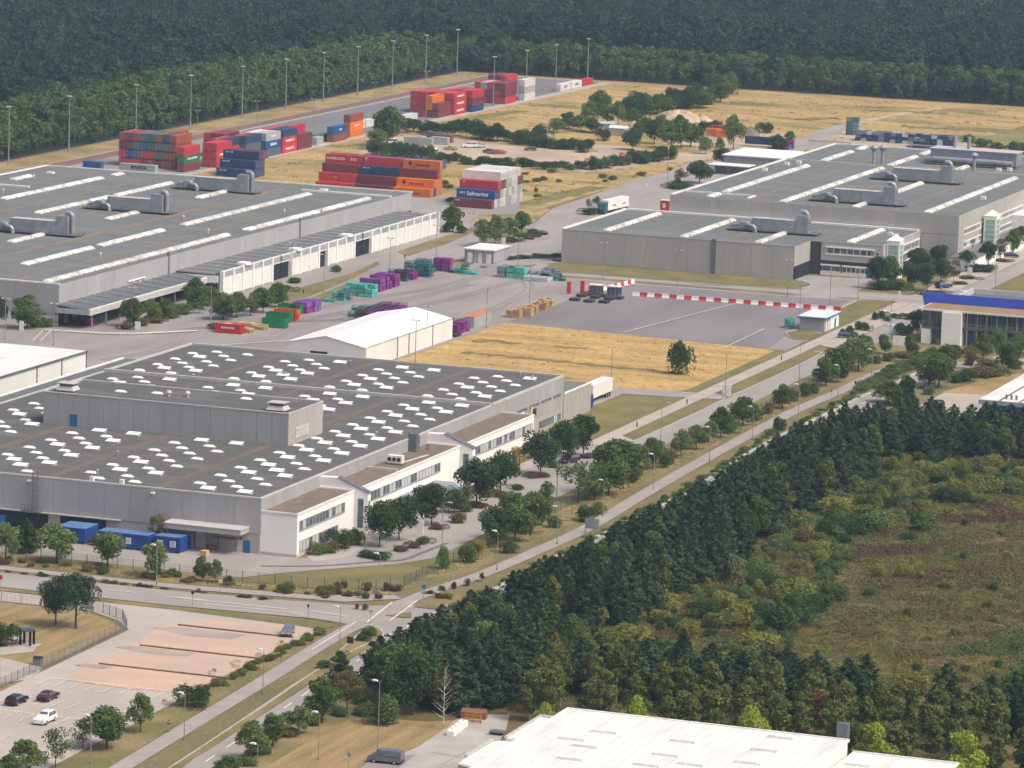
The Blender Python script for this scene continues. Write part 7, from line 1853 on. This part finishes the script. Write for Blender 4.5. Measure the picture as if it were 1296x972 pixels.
tpx(561,923,86,46,'bare','bare pale birch with thin reddish twigs at the wood edge')
# yard and hall trees
g='trees in the shrub bed before the silver hall'; l='young tree in the shrub bed between the silver hall and yard'
for (px,py,h,w,k) in ((165,414,35,26,'street'),(190,408,28,24,'light'),(208,404,26,22,'street'),(247,389,36,30,'street'),(267,383,20,22,'street'),(282,405,32,32,'street'),(299,402,30,28,'street'),(317,400,26,26,'olive'),(333,396,30,28,'street'),(352,389,30,24,'street')): tpx(px,py,h,w,k,l,g)
for (px,py,h,w,k) in ((175,412,10,30,'oliveb'),(195,408,10,34,'oliveb'),(215,402,12,36,'bush'),(232,397,12,34,'bush'),(248,390,12,30,'bush'),(263,387,10,30,'bush'),(272,416,8,22,'oliveb'),(300,392,10,36,'bush'),(322,388,10,40,'bush'),(340,380,8,34,'bush'),(360,368,7,26,'bush'),(372,358,6,24,'bush'),(57,414,11,24,'bush'),(42,414,9,18,'dbush'),(160,417,7,20,'heather'),(425,344,8,16,'bush')):
    tpx(px,py,h,w,k,'low shrub in the beds along the silver hall','silver hall shrubs','shrub','bush',crown='foliage',trunk='stem')
tpx(34,416,40,36,'street','leafy tree at the corner of the silver hall'); tpx(-3,414,36,26,'maple','dark tree at the picture edge beside the silver hall')
tpx(573,294,32,24,'street','spiky crowned small tree at the end of the white annex'); tpx(566,294,9,14,'dbush','dark bush left of the spiky tree',None,'bush','bush',crown='foliage',trunk='stem'); tpx(584,295,9,16,'dbush','dark bush right of the spiky tree',None,'bush','bush',crown='foliage',trunk='stem')
g='trees on the planted island behind the kiosk'; l='tree on the planted island behind the kiosk'
for (px,py,h,w,k) in ((612,313,34,24,'light'),(626,311,38,28,'light'),(644,302,26,24,'light'),(660,296,27,20,'street')): tpx(px,py,h,w,k,l,g)
for (px,py,h,w,k) in ((608,316,7,20,'dbush'),(622,314,6,22,'dbush'),(648,306,6,30,'bush'),(662,301,6,30,'bush'),(676,297,6,26,'bush'),(640,328,4,24,'dbush'),(660,327,4,26,'dbush'),(685,326,4,30,'dbush'),(704,325,4,22,'dbush'),(746,272,8,22,'dbush'),(745,268,14,10,'loose'),(755,262,12,10,'light'),(858,239,6,34,'dbush'),(862,236,6,26,'dbush')): tpx(px,py,h,w,k,'low hedge bush on the islands of the service road','service road bushes','shrub','bush',crown='foliage',trunk='stem')
for (px,py,h,w,k,l) in ((859,473,46,33,'dbush','lone dark tree standing in the dry golden field'),(490,186,48,36,'street','tall poplar like tree beside the orange container pile'),(478,190,26,26,'light','lower tree leaning on the poplar by the orange pile'),(914,210,21,23,'maple','dark globe tree beside the white roofed workshop'),(885,232,27,29,'maple','dark tree on the island next to the striped pole'),(861,236,25,20,'olive','grey green tree beside the dark island tree'),(928,189,42,23,'light','birch like tree rising behind the workshop'),(893,195,21,18,'light','small birch beside the track junction'),(911,193,18,12,'light','thin birch between its two neighbours at the track'),(984,190,22,26,'dbush','dark bush beside the purple bins')): tpx(px,py,h,w,k,l)
g='trees of the salvage lot thicket'; l='tree in the thicket around the sand heaps'
for (px,py,h,w,k) in ((757,150,34,26,'street'),(745,157,28,20,'light'),(768,158,24,22,'light'),(782,160,30,18,'light'),(800,160,22,20,'street'),(720,163,20,22,'street'),(735,166,20,24,'light'),(705,168,18,20,'light'),(750,168,18,22,'street'),(765,178,17,19,'dbush'),(800,190,24,24,'maple'),(806,180,24,20,'street'),(828,182,28,24,'maple'),(850,188,30,30,'light'),(862,188,34,28,'light'),(874,186,28,26,'street'),(838,170,24,20,'street'),(860,166,20,18,'street'),(890,166,14,18,'dbush'),(905,163,12,18,'dbush'),(970,168,14,22,'dbush'),(955,170,10,14,'bush'),(818,168,18,22,'street'),(1000,176,12,16,'bush')): tpx(px,py,h,w,k,l,g)
g='hedgerow trees running to the forest'; l='rounded tree in the hedgerow running from the sand heaps to the forest'
for i in range(24):
    t=i/23; tpx(796+130*t+rv.uniform(-3,3),148-26*t+rv.uniform(-3,6)+10*math.sin(t*3.1)*.3,20+rv.uniform(-3,8)+6*t,22+rv.uniform(-4,8),rv.choice(['dbush','maple','street']),l,g)
g='hedge around the scrap yard'; l='bush in the dark hedge around the scrap yard'
for i in range(26):
    t=i/25; tpx(505+240*t+rv.uniform(-2,2),167+26*t**1.2+rv.uniform(-2,2),11+rv.uniform(-2,6)+(8 if .3<t<.55 else 0),20+rv.uniform(-4,6),rv.choice(['dbush','dbush','maple']),l,g,'hedge_bush','bush',crown='foliage',trunk='stem')
tpx(682,177,17,26,'dbush','round bush rising above the scrap yard hedge',None,'bush','bush',crown='foliage',trunk='stem')
g='hedge on the meadow side of the sandy lot'; l='low bush in the hedge between sandy lot and meadow'
for i in range(44):
    t=i/43; tpx(470+385*t+rv.uniform(-3,3),196+18*math.sin(min(t,0.75)/.75*1.57)-(14*max(0,(t-.75)/.25))+rv.uniform(-2,2),6+rv.uniform(0,5)+(5 if t>.72 else 0)+(9 if t<.2 else 0),14+rv.uniform(0,10),rv.choice(['dbush','bush','dbush','maple']),l,g,'hedge_bush','bush',crown='foliage',trunk='stem')
for i in range(50):
    px=rv.uniform(560,860); py=rv.uniform(205,262)
    if py>258-(px-640)*.2 or py<212: continue
    tpx(px,py,rv.uniform(2.5,6),rv.uniform(6,16),rv.choice(['oliveb','bush','grassb','lightb']),'small scattered bush on the meadow beside the service road','meadow bushes','shrub','bush',crown='foliage',trunk='stem')
for (px,py,h,w) in ((1242,186,10,26),(1285,192,12,30),(1262,190,9,24),(1225,180,8,20),(1296,196,12,22)): tpx(px,py,h,w,'bush','green bush on the meadow behind the magenta bins','bin yard bushes','bush','bush',crown='foliage',trunk='stem')
# ================================================================ wood and heath in the foreground
def road_y(x):   # right edge of the public road
    e=[(600,249.5),(640,249),(700,247.5),(760,246.5),(826,247),(880,250.5),(930,254)]
    for a,b in zip(e[:-1],e[1:]):
        if a[0]<=x<=b[0]: return a[1]+(b[1]-a[1])*(x-a[0])/(b[0]-a[0])
    return e[0][1] if x<600 else e[-1][1]
rw=random.Random(21)
def wood_label(x,y,h):
    s='tall' if h>10.3 else ('mid height' if h>8.4 else 'low')
    if x>868: p='in the wood corner before the blue walled shed'
    elif y<229: p='on the heath side edge of the roadside wood'
    elif y>239: p='on the road side edge of the roadside wood'
    elif x<720: p='inside the wood beside the road junction'
    elif x<800: p='inside the wood opposite the white offices'
    else: p='inside the wood opposite the dry field'
    l=f'{s} dark pine {p}'
    return l,l
pts=[]
def far_enough(x,y,d,L):
    for (a,b) in L:
        if (a-x)**2+(b-y)**2<d*d: return False
    return True
tries=0
while len(pts)<265 and tries<30000:
    tries+=1
    x=rw.uniform(618,912); y=rw.uniform(188,250)
    if x<868:
        lo=223.0+1.5*math.sin(x*.05)+(2.0 if x>830 else 0)
        if x<640: lo=226
        if not (lo<y<road_y(x)-2.6): continue
        hmax=(road_y(x)+10-y)/2.05+.5
    else:
        if not (874+4*math.sin(y*.2)<x<912 and 188<y<road_y(x)-4-.3*(x-868)): continue
        hmax=7.8
    h=min(hmax,rw.uniform(8.8,12.3))*rw.uniform(.88,1.0)
    if h<2.0: continue
    if not far_enough(x,y,3.55 if h>6 else 2.8,pts): continue
    pts.append((x,y))
    e=min(1,h/8)
    k=rw.random()
    if h<4.6:
        plant(x,y,h,h*.9,rw.choice(['street','light','maple']),'small broadleaf tree on the road side edge of the pine wood','wood edge trees')
    elif k<.86: plant(x,y,h,rw.uniform(4.2,6.0)*max(.62,e),'pine',*wood_label(x,y,h),'pine_tree')
    elif k<.94: plant(x,y,h*.95,rw.uniform(3.4,4.6),'birch','slender birch among the pines of the roadside wood','birches of the roadside wood','birch_tree')
    else: plant(x,y,h*.9,rw.uniform(5,6.4),rw.choice(['street','maple']),'broadleaf tree among the pines of the roadside wood','broadleaf trees of the roadside wood')
# western tip of the wood
for (px,py,h,w,k) in ((500,890,86,60,'street'),(522,905,96,66,'maple'),(545,890,90,50,'pine'),(575,900,92,54,'pine'),(600,898,100,52,'pine'),(622,893,96,56,'pine'),(590,872,86,52,'pine'),(560,862,70,48,'street'),(610,860,84,50,'light'),(575,835,66,44,'street'),(640,884,92,52,'pine'),(535,868,72,46,'light'),(655,870,84,50,'pine'),(640,850,84,48,'maple'),(600,830,56,44,'street'),(572,800,40,32,'loose'),(480,905,30,34,'bush')):
    tpx(px,py,h*.86,w,k,'tall tree in the thick western tip of the wood','western tip trees')
for (px,py,h,w,k) in ((690,832,34,34,'bush'),(706,824,30,34,'willow'),(722,814,34,36,'bush'),(740,806,32,34,'dbush'),(676,842,40,36,'lightb'),(712,838,30,34,'dbush'),(700,850,44,34,'oliveb'),(755,800,30,30,'willow'),(735,822,26,30,'willow'),(660,856,46,38,'bush')):
    tpx(px,py,h,w,k,'tall bush filling the notch between the wood and the birch belt','notch bushes','heath_shrub','bush',crown='foliage',trunk='stem')
# band of birches and pines behind the white roof
B0=[]
for i in range(400):
    if len(B0)>=78: break
    x=rw.uniform(606,634); y=rw.uniform(120,218)
    if x<612 and y>196: continue
    if not far_enough(x,y,3.0,B0): continue
    B0.append((x,y)); plant(x,y,rw.uniform(7.6,10.6),rw.uniform(3.4,4.6),'birch',*[('%s yellow green birch in the belt behind the %s'%('slim' if x<620 else 'taller','low wing of the white roofed hall' if y<158 else ('roof hatches of the white hall' if y<182 else 'side wings of the white hall')))]*2,'birch_tree')
B1=[]
for i in range(500):
    if len(B1)>=62: break
    x=rw.uniform(634,655); y=rw.uniform(128,216)
    if 158<y<170 and rw.random()<.8: continue
    if y>205 and x>648: continue
    if not far_enough(x,y,3.3,B1): continue
    B1.append((x,y)); plant(x,y,rw.uniform(5.6,7.8),rw.uniform(4.0,5.6),'pine',*['dark pine in the clump %s'%('behind the birches of the low wing' if y<160 else ('between open heath and birch belt' if y<190 else 'joining the birch belt to the roadside wood'))]*2,'pine_tree')
for (px,py,r_,z) in ((806,898,20,6.0),(950,914,24,6.5),(1108,938,26,6.4),(1220,952,30,6.4),(1045,905,0,0),(690,905,18,4.5)):
    if r_==0: continue
    x,y=at(px,py,z); x=max(x,594.5); s=ppm(x,y); plant(x,y,z+r_/s,2.3*r_/s,'lime','bright lime green tree rising behind the white flat roof','lime green trees by the white roof')
x,y=at(1032,900,4); plant(x,y,7.5,3.6,'red','dark red leaved tree in the birch belt',None)
# heath shrubs
Hs=[]
def inpoly(x,y,P):
    c=False; n=len(P)
    for i in range(n):
        x1,y1=P[i]; x2,y2=P[(i+1)%n]
        if (y1>y)!=(y2>y) and x<(x2-x1)*(y-y1)/(y2-y1)+x1: c=not c
    return c
dense=PW([(655,880),(800,790),(960,700),(1080,600),(1150,585),(1296,590),(1296,640),(1180,640),(1090,690),(1040,760),(1010,830),(900,850),(700,885)])
sparse=PW([(1040,690),(1296,640),(1296,870),(1180,900),(880,870),(900,850),(1010,830),(1040,760)])
for (px,py,h,w,k,l) in ((1245,628,24,37,'willow','large rounded willow dome with a bright top on the heath'),(1168,671,22,46,'bush','broad dark bush in the heath middle'),(928,738,34,28,'sage','tall grey green sallow at the wood edge'),(985,684,24,22,'sage','grey sallow close to the pines'),(1083,618,22,12,'sage','slim grey sallow before the pine corner'),(985,805,38,54,'dbush','wide dark thicket in the lower heath'),(1145,730,14,20,'willow','neat round willow on the open heath'),(1112,730,13,22,'willow','round willow beside the neat one'),(1163,733,11,20,'willow','low willow right of the neat one'),(1055,760,20,44,'bush','spreading green bush in the heath centre'),(1017,725,14,34,'willow','yellow green willow mound near the wood'),(1140,625,20,22,'willow','willow dome below the pine corner'),(1118,642,22,30,'willow','twin willow mound below the pine corner'),(1201,655,12,24,'willow','bright willow mound by the heather patch'),(917,830,18,24,'dbush','dark round bush near the heath clump'),(1063,648,26,22,'sage','silvery sallow clump on the upper heath'),(1296,880,30,60,'bush','broad bush at the heath edge beyond the lime trees'),(1150,880,24,50,'willow','low willow spread before the birch belt')):
    o=tpx(px,py,h,w,k,l,None,'heath_shrub','bush',crown='foliage',trunk='stem'); Hs.append(o.location.xy[:])
n=0;tr=0
while n<285 and tr<30000:
    tr+=1
    x=rw.uniform(640,905); y=rw.uniform(135,232)
    d=inpoly(x,y,dense); s=inpoly(x,y,sparse)
    if not(d or s): continue
    if s and not d and rw.random()<.86: continue
    if not far_enough(x,y,2.2 if d else 4.5,Hs): continue
    Hs.append((x,y)); n+=1
    h=rw.uniform(1.6,4.0) if d else rw.uniform(1.0,2.2); w=h*rw.uniform(1.1,1.6)
    k=rw.choice(['willow','willow','willow','oliveb','bush','willow','dbush','dbush','lightb','bush','willow','sage'])
    nm={'willow':'yellow green willow mound','oliveb':'brownish olive bush','bush':'mid green bush','sage':'grey green sallow bush','dbush':'dark green bush','lightb':'light green bush'}[k]
    plant(x,y,h,w,k,f'{nm} scattered over the heath beside the wood',f'{nm}s on the heath','heath_shrub','bush',crown='foliage',trunk='stem')
# hedge between cycle path and road
for i in range(64):
    t=i/63; X_=700+260*t
    yy=road_y(min(X_,929))+6.9+rw.uniform(-.4,1.0) if X_<900 else 256.8+rw.uniform(-.8,.8)
    if X_<745 and rw.random()<.5: continue
    plant(X_,yy-0.6,rw.uniform(.5,1.0),rw.uniform(1.6,3.0),rw.choice(['bush','lightb','bush','grassb']),'low green shrub in the strip between cycle path and public road','median strip shrubs','shrub','bush',crown='foliage',trunk='stem')
for i in range(34):
    t=i/33; px=1092+95*t; py=497-42*t**.8
    tpx(px+rw.uniform(-3,3),py-4+rw.uniform(-3,4),rw.uniform(5,9),rw.uniform(16,24),rw.choice(['bush','lightb','bush']),'green shrub in the planted wedge where the road bends','wedge shrubs','shrub','bush',crown='foliage',trunk='stem')

# ================================================================ stuff: what nobody could count
def gn_scatter(name,pos,rot,scl,protos,label):
    """points carrying rot/scl attributes, instanced with one of the prototypes each"""
    me=bpy.data.meshes.new(name); me.from_pydata([tuple(p) for p in pos],[],[])
    n=len(pos)
    for an,dt,vals in (('rot','FLOAT',rot),('scl','FLOAT',scl),('idx','INT',[i%len(protos) for i in range(n)])):
        a=me.attributes.new(an,dt,'POINT'); a.data.foreach_set('value',vals)
    o=link(name,me); o['kind']='stuff'; o['label']=label
    ng=bpy.data.node_groups.new(name,'GeometryNodeTree')
    ng.interface.new_socket('Geometry',in_out='INPUT',socket_type='NodeSocketGeometry'); ng.interface.new_socket('Geometry',in_out='OUTPUT',socket_type='NodeSocketGeometry')
    N=ng.nodes; L=ng.links; gi=N.new('NodeGroupInput'); go=N.new('NodeGroupOutput'); iop=N.new('GeometryNodeInstanceOnPoints')
    jn=N.new('GeometryNodeJoinGeometry')
    for p in protos:
        oi=N.new('GeometryNodeObjectInfo'); oi.inputs['Object'].default_value=p; oi.inputs['As Instance'].default_value=True
        L.new(oi.outputs['Geometry'],jn.inputs[0])
    def attr(nm,dt):
        a=N.new('GeometryNodeInputNamedAttribute'); a.data_type=dt; a.inputs['Name'].default_value=nm; return a
    ar=attr('rot','FLOAT'); asc=attr('scl','FLOAT'); ai=attr('idx','INT'); cx=N.new('ShaderNodeCombineXYZ')
    L.new(gi.outputs[0],iop.inputs['Points']); L.new(jn.outputs[0],iop.inputs['Instance']); iop.inputs['Pick Instance'].default_value=True
    L.new(ai.outputs['Attribute'],iop.inputs['Instance Index']); L.new(ar.outputs['Attribute'],cx.inputs[2]); L.new(cx.outputs[0],iop.inputs['Rotation']); L.new(asc.outputs['Attribute'],iop.inputs['Scale'])
    L.new(iop.outputs[0],go.inputs[0])
    md=o.modifiers.new('scatter','NODES'); md.node_group=ng
    return o
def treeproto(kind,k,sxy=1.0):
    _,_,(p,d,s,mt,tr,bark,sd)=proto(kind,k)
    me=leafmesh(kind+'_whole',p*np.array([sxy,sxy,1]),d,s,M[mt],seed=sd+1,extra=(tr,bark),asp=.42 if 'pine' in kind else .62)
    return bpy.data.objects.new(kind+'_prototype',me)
rf_=np.random.default_rng(4)
belt=[]
def grid(x0,x1,y0,y1,st):
    out=[]
    for x in np.arange(x0,x1,st):
        for y in np.arange(y0,y1,st): out.append((x+rf_.uniform(-.42,.42)*st,y+rf_.uniform(-.42,.42)*st))
    return out
# individuals along the forest edge
ne=0
for i in range(92):
    x=1212+i*5.1
    for r_ in range(1 if i%2 else 2):
        if x>1690: continue
        plant(x+rw.uniform(-1,1),628.5+r_*5.5+rw.uniform(-1,1.2),rw.uniform(9.5,13.5)+r_*1.6,rw.uniform(6.0,8.4),'belt',*['pale green forest edge tree behind the railway and %s'%('the silver hall roof' if x<1285 else ('the mixed container stacks' if x<1400 else ('the empty dark asphalt' if x<1500 else 'the far red container blocks')))]*2); ne+=1
for i in range(52):
    y=626-i*4.8
    for r_ in range(2 if i%2 else 1):
        plant(1685+r_*6+rw.uniform(-1,1.4),y+rw.uniform(-1,1),rw.uniform(8,11.5)+r_*1.5,rw.uniform(5.0,7.0),rw.choice(['belt','belt','belt','farpine']),*['forest edge tree behind the perimeter fence beyond %s'%('the far container yard' if y>555 else ('the hedgerow meadow' if y>480 else 'the bin yard meadow'))]*2); ne+=1
# belt depth
P_=[];S_=[]
for (x,y) in grid(1150,1700,638,668,4.6)+grid(1697,1722,380,640,4.6):
    if x<1150+ (y-620)*0: continue
    P_.append((x,y,-.05)); S_.append(float(rf_.uniform(1.15,1.6)) if x<1690 else float(rf_.uniform(.95,1.35)))
gn_scatter('broadleaf_forest_belt',P_,[float(a) for a in rf_.uniform(0,6.28,len(P_))],S_,[treeproto('belt',k) for k in range(5)],'pale green broadleaf belt between forest edge and dark pine forest')
P_=[];S_=[]
for (x,y) in grid(1150,2250,340,1020,4.9):
    if x<1692:
        if y<664: continue
    elif x<1722 : continue
    # keep what the picture can see, with a margin
    q=Vector((x,y,10-CAM_H)); zc=q.dot(_fw); px=648+F_PX*q.dot(_R)/zc; py=486-F_PX*q.dot(_U)/zc
    if px<-220 or px>1520 or py<-190: continue
    P_.append((x,y,-.05)); S_.append(float(rf_.uniform(1.35,2.1)*(1.0+.12*math.sin(x*.021)*math.cos(y*.017))))
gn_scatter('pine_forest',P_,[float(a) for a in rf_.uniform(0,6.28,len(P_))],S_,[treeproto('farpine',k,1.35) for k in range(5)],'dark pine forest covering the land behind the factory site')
print('forest',len(P_),'edge',ne)
# heath floor growth
def tuft(seed,m,n,h,r,leaf,up=1.2):
    g=np.random.default_rng(seed); a=g.uniform(0,6.28,n); q=np.sqrt(g.random(n))*r; p=np.stack([q*np.cos(a),q*np.sin(a),g.random(n)*h*(1-(q/r)**2*.6)+.02],1); d=np.stack([np.cos(a),np.sin(a),np.full(n,up)],1)
    return bpy.data.objects.new('tuft_prototype',leafmesh('tuft',p,d,leaf*g.uniform(.6,1.3,n),m,seed=seed,asp=.4))
def scatter_in(poly,n,bb,cond=None):
    out=[]
    while len(out)<n:
        x=rf_.uniform(bb[0],bb[1]); y=rf_.uniform(bb[2],bb[3])
        if inpoly(x,y,poly) and (cond is None or cond(x,y)): out.append((x,y,0.0))
    return out
hp=PW([(625,905),(800,765),(985,650),(1090,580),(1160,568),(1310,562),(1310,890),(1150,915),(900,905)])
def lump(x,y,s,o): return math.sin(x*s+o)*math.cos(y*s*1.3+o*2)+.6*math.sin(x*s*2.3+y*s*1.7+o)
for (nm,n,pr,cond,sc) in (
  ('heath_grass',9000,[tuft(1,M['leaf_grass'],40,.55,.9,.16),tuft(2,M['leaf_grass'],36,.45,1.0,.16)],None,(.6,1.5)),
  ('heath_brush',5200,[tuft(3,M['leaf_mid'],60,.9,1.0,.15),tuft(4,M['leaf_willow'],60,.8,1.1,.15),tuft(5,M['leaf_olive'],50,.7,1.0,.15)],lambda x,y: lump(x,y,.09,1)>-.1 or inpoly(x,y,dense),(.4,1.15)),
  ('heather',1700,[tuft(6,M['leaf_heather'],46,.5,1.0,.14)],lambda x,y: lump(x,y,.06,4)>.75,(.7,1.5))):
    q=scatter_in(hp,n,(610,910,120,236),cond)
    gn_scatter(nm,q,[float(a) for a in rf_.uniform(0,6.28,n)],[float(a) for a in rf_.uniform(*sc,n)],pr,{'heath_grass':'tawny tussock grass covering the open heath','heath_brush':'low green brush between the heath shrubs','heather':'purplish heather patches on the heath'}[nm])
for (nm,P_px,n,mt) in (('dark_brush',[(1170,690),(1300,672),(1300,760),(1195,750)],420,'leaf_olive'),('dark_brush',[(1090,735),(1300,750),(1300,840),(1180,850),(1060,800)],420,'leaf_olive'),('dark_brush',[(1185,835),(1300,800),(1300,870),(1220,860)],240,'leaf_mid'),('reed_grass',[(1050,690),(1120,675),(1200,690),(1160,715),(1080,712)],420,'leaf_heather'),('reed_grass',[(1170,650),(1260,640),(1300,655),(1290,670),(1190,665)],320,'leaf_heather')):
    pw_=PW(P_px); xs_=[p[0] for p in pw_]; ys_=[p[1] for p in pw_]
    q=scatter_in(pw_,n,(min(xs_),max(xs_),min(ys_),max(ys_)),lambda x,y: lump(x,y,.16,2)>.15)
    gn_scatter(nm,q,[float(a) for a in rf_.uniform(0,6.28,n)],[float(a) for a in rf_.uniform(.7,1.5,n)],[tuft(n,M[mt],70,1.1,1.0,.16),tuft(n+1,M[mt],60,.8,1.0,.16)],'patch of %s on the heath'%('low dark brush' if nm=='dark_brush' else 'reddish reed grass'))
# straw tufts roughen the dry fields and verges
straw=[tuft(7,M['leaf_straw'],26,.45,.9,.15),tuft(8,M['leaf_grass'],22,.4,.9,.14)]
fpoly=[(880,304),(928,306.5),(932,292.5),(1003,292.3),(1012,362.5),(946,362.5),(940,364),(880,364)]
q=scatter_in(fpoly,500,(880,1013,291,364)); gn_scatter('dry_grass_tufts',q,[float(a) for a in rf_.uniform(0,6.28,len(q))],[float(a) for a in rf_.uniform(.5,1.1,len(q))],straw[:1]*4+straw[1:],'dry golden grass tufts in the field behind the grey hall')
mpoly=[(1200,438),(1390,438),(1402,385),(1670,375),(1670,555),(1262,556),(1236,500)]
lot=PW([(452,196),(468,180),(560,170),(745,182),(862,190),(990,175),(990,190),(862,206),(790,213),(740,218),(640,203),(560,203)])
q=scatter_in(mpoly,1200,(1200,1670,375,556),lambda x,y: not inpoly(x,y,srv) and not inpoly(x,y,lot)); gn_scatter('meadow_grass_tufts',q,[float(a) for a in rf_.uniform(0,6.28,len(q))],[float(a) for a in rf_.uniform(.7,1.8,len(q))],straw,'tawny grass tufts on the far meadow')
vp=[(684,400),(690,300),(690,281),(697,268.5),(716,265),(760,262.5),(960,265),(960,267.8),(716,267.4),(692,268.6),(686,283),(684,306)]
q=scatter_in(vp,1500,(684,960,262,400)); gn_scatter('verge_grass_tufts',q,[float(a) for a in rf_.uniform(0,6.28,len(q))],[float(a) for a in rf_.uniform(.4,.9,len(q))],straw,'rough verge grass beside the wire fence')

# ================================================================ a walker on the path edge
def skinfig(name,verts,edges,radii,m,parent,root=0,sub=1):
    me=bpy.data.meshes.new(name); me.from_pydata(verts,edges,[]); me.materials.append(m)
    o=link(name,me,parent); bm=bmesh.new(); bm.from_mesh(me); ly=bm.verts.layers.skin.verify(); bm.verts.ensure_lookup_table()
    for i,v in enumerate(bm.verts): v[ly].radius=radii[i] if isinstance(radii[i],tuple) else (radii[i],radii[i]); v[ly].use_root=(i==root)
    bm.to_mesh(me); bm.free()
    o.modifiers.new('skin','SKIN').use_smooth_shade=True; s=o.modifiers.new('sub','SUBSURF'); s.levels=sub; s.render_levels=sub
    return o
wx,wy=at(213.5,927)
pw=thing('person','person in a red top and pale trousers walking beside the cycle path','person',(wx,wy,.12),rad(190))
skin=mat('skin_tone',(0.45,0.28,0.20),.6); redtop=mat('red_top_cloth',(0.42,0.03,0.06),.85); trous=mat('pale_trousers_cloth',(0.36,0.37,0.36),.85); hairm=mat('dark_hair',(0.03,0.022,0.018),.7)
V=[(0,0,.95),(0,0,1.15),(.02,0,1.38),(.03,0,1.5),(.05,0,1.64),(.06,0,1.72),(.02,-.19,1.40),(-.06,-.25,1.14),(.05,-.26,.92),(.09,-.26,.83),(.02,.19,1.40),(.10,.25,1.15),(.24,.24,.98),(.30,.23,.91),(0,-.1,.9),(.14,-.1,.5),(.02,-.1,.1),(.16,-.1,.05),(0,.1,.9),(-.06,.1,.5),(-.26,.1,.14),(-.14,.1,.05)]
Ed=[(0,1),(1,2),(2,3),(3,4),(4,5),(2,6),(6,7),(7,8),(8,9),(2,10),(10,11),(11,12),(12,13),(0,14),(14,15),(15,16),(16,17),(0,18),(18,19),(19,20),(20,21)]
Ra=[.13,.12,.12,.05,.09,.07,.06,.045,.035,.03,.06,.045,.035,.03,.085,.06,.045,.04,.085,.06,.045,.04]
skinfig('body',V,Ed,Ra,skin,pw)
skinfig('top',[V[i] for i in (0,1,2,6,7,8,10,11,12)],[(0,1),(1,2),(2,3),(3,4),(4,5),(2,6),(6,7),(7,8)],[.15,.145,.145,.08,.065,.055,.08,.065,.055],redtop,pw)
skinfig('trousers',[V[i] for i in (0,14,15,16,18,19,20)],[(0,1),(1,2),(2,3),(0,4),(4,5),(5,6)],[.15,.105,.08,.07,.105,.08,.07],trous,pw)
b=MB(); b.tube((.03,0,1.62),(.03,0,1.79),.105,.06,10); part('hair',b,hairm,pw,True)
for s in (V[17],V[21]): b=MB(); b.box(s[0]-.12,s[1]-.05,-.02,s[0]+.12,s[1]+.05,.09); part('shoe',b,M['black'],pw,True)

# ================================================================ haze
hz=MB(); hz.box(-40,-700,-1.0,2760,1450,157)
hm=bpy.data.materials.new('haze'); hm.use_nodes=True; nt=hm.node_tree
for nd in list(nt.nodes):
    if nd.type!='OUTPUT_MATERIAL': nt.nodes.remove(nd)
pv=nt.nodes.new('ShaderNodeVolumePrincipled'); pv.inputs['Color'].default_value=(0.55,0.75,1.0,1); pv.inputs['Density'].default_value=HAZE
nt.links.new(pv.outputs[0],nt.nodes['Material Output'].inputs['Volume'])
ho=struct('haze',hz,hm,'stuff'); ho['label']='thin bluish summer haze over the whole site'
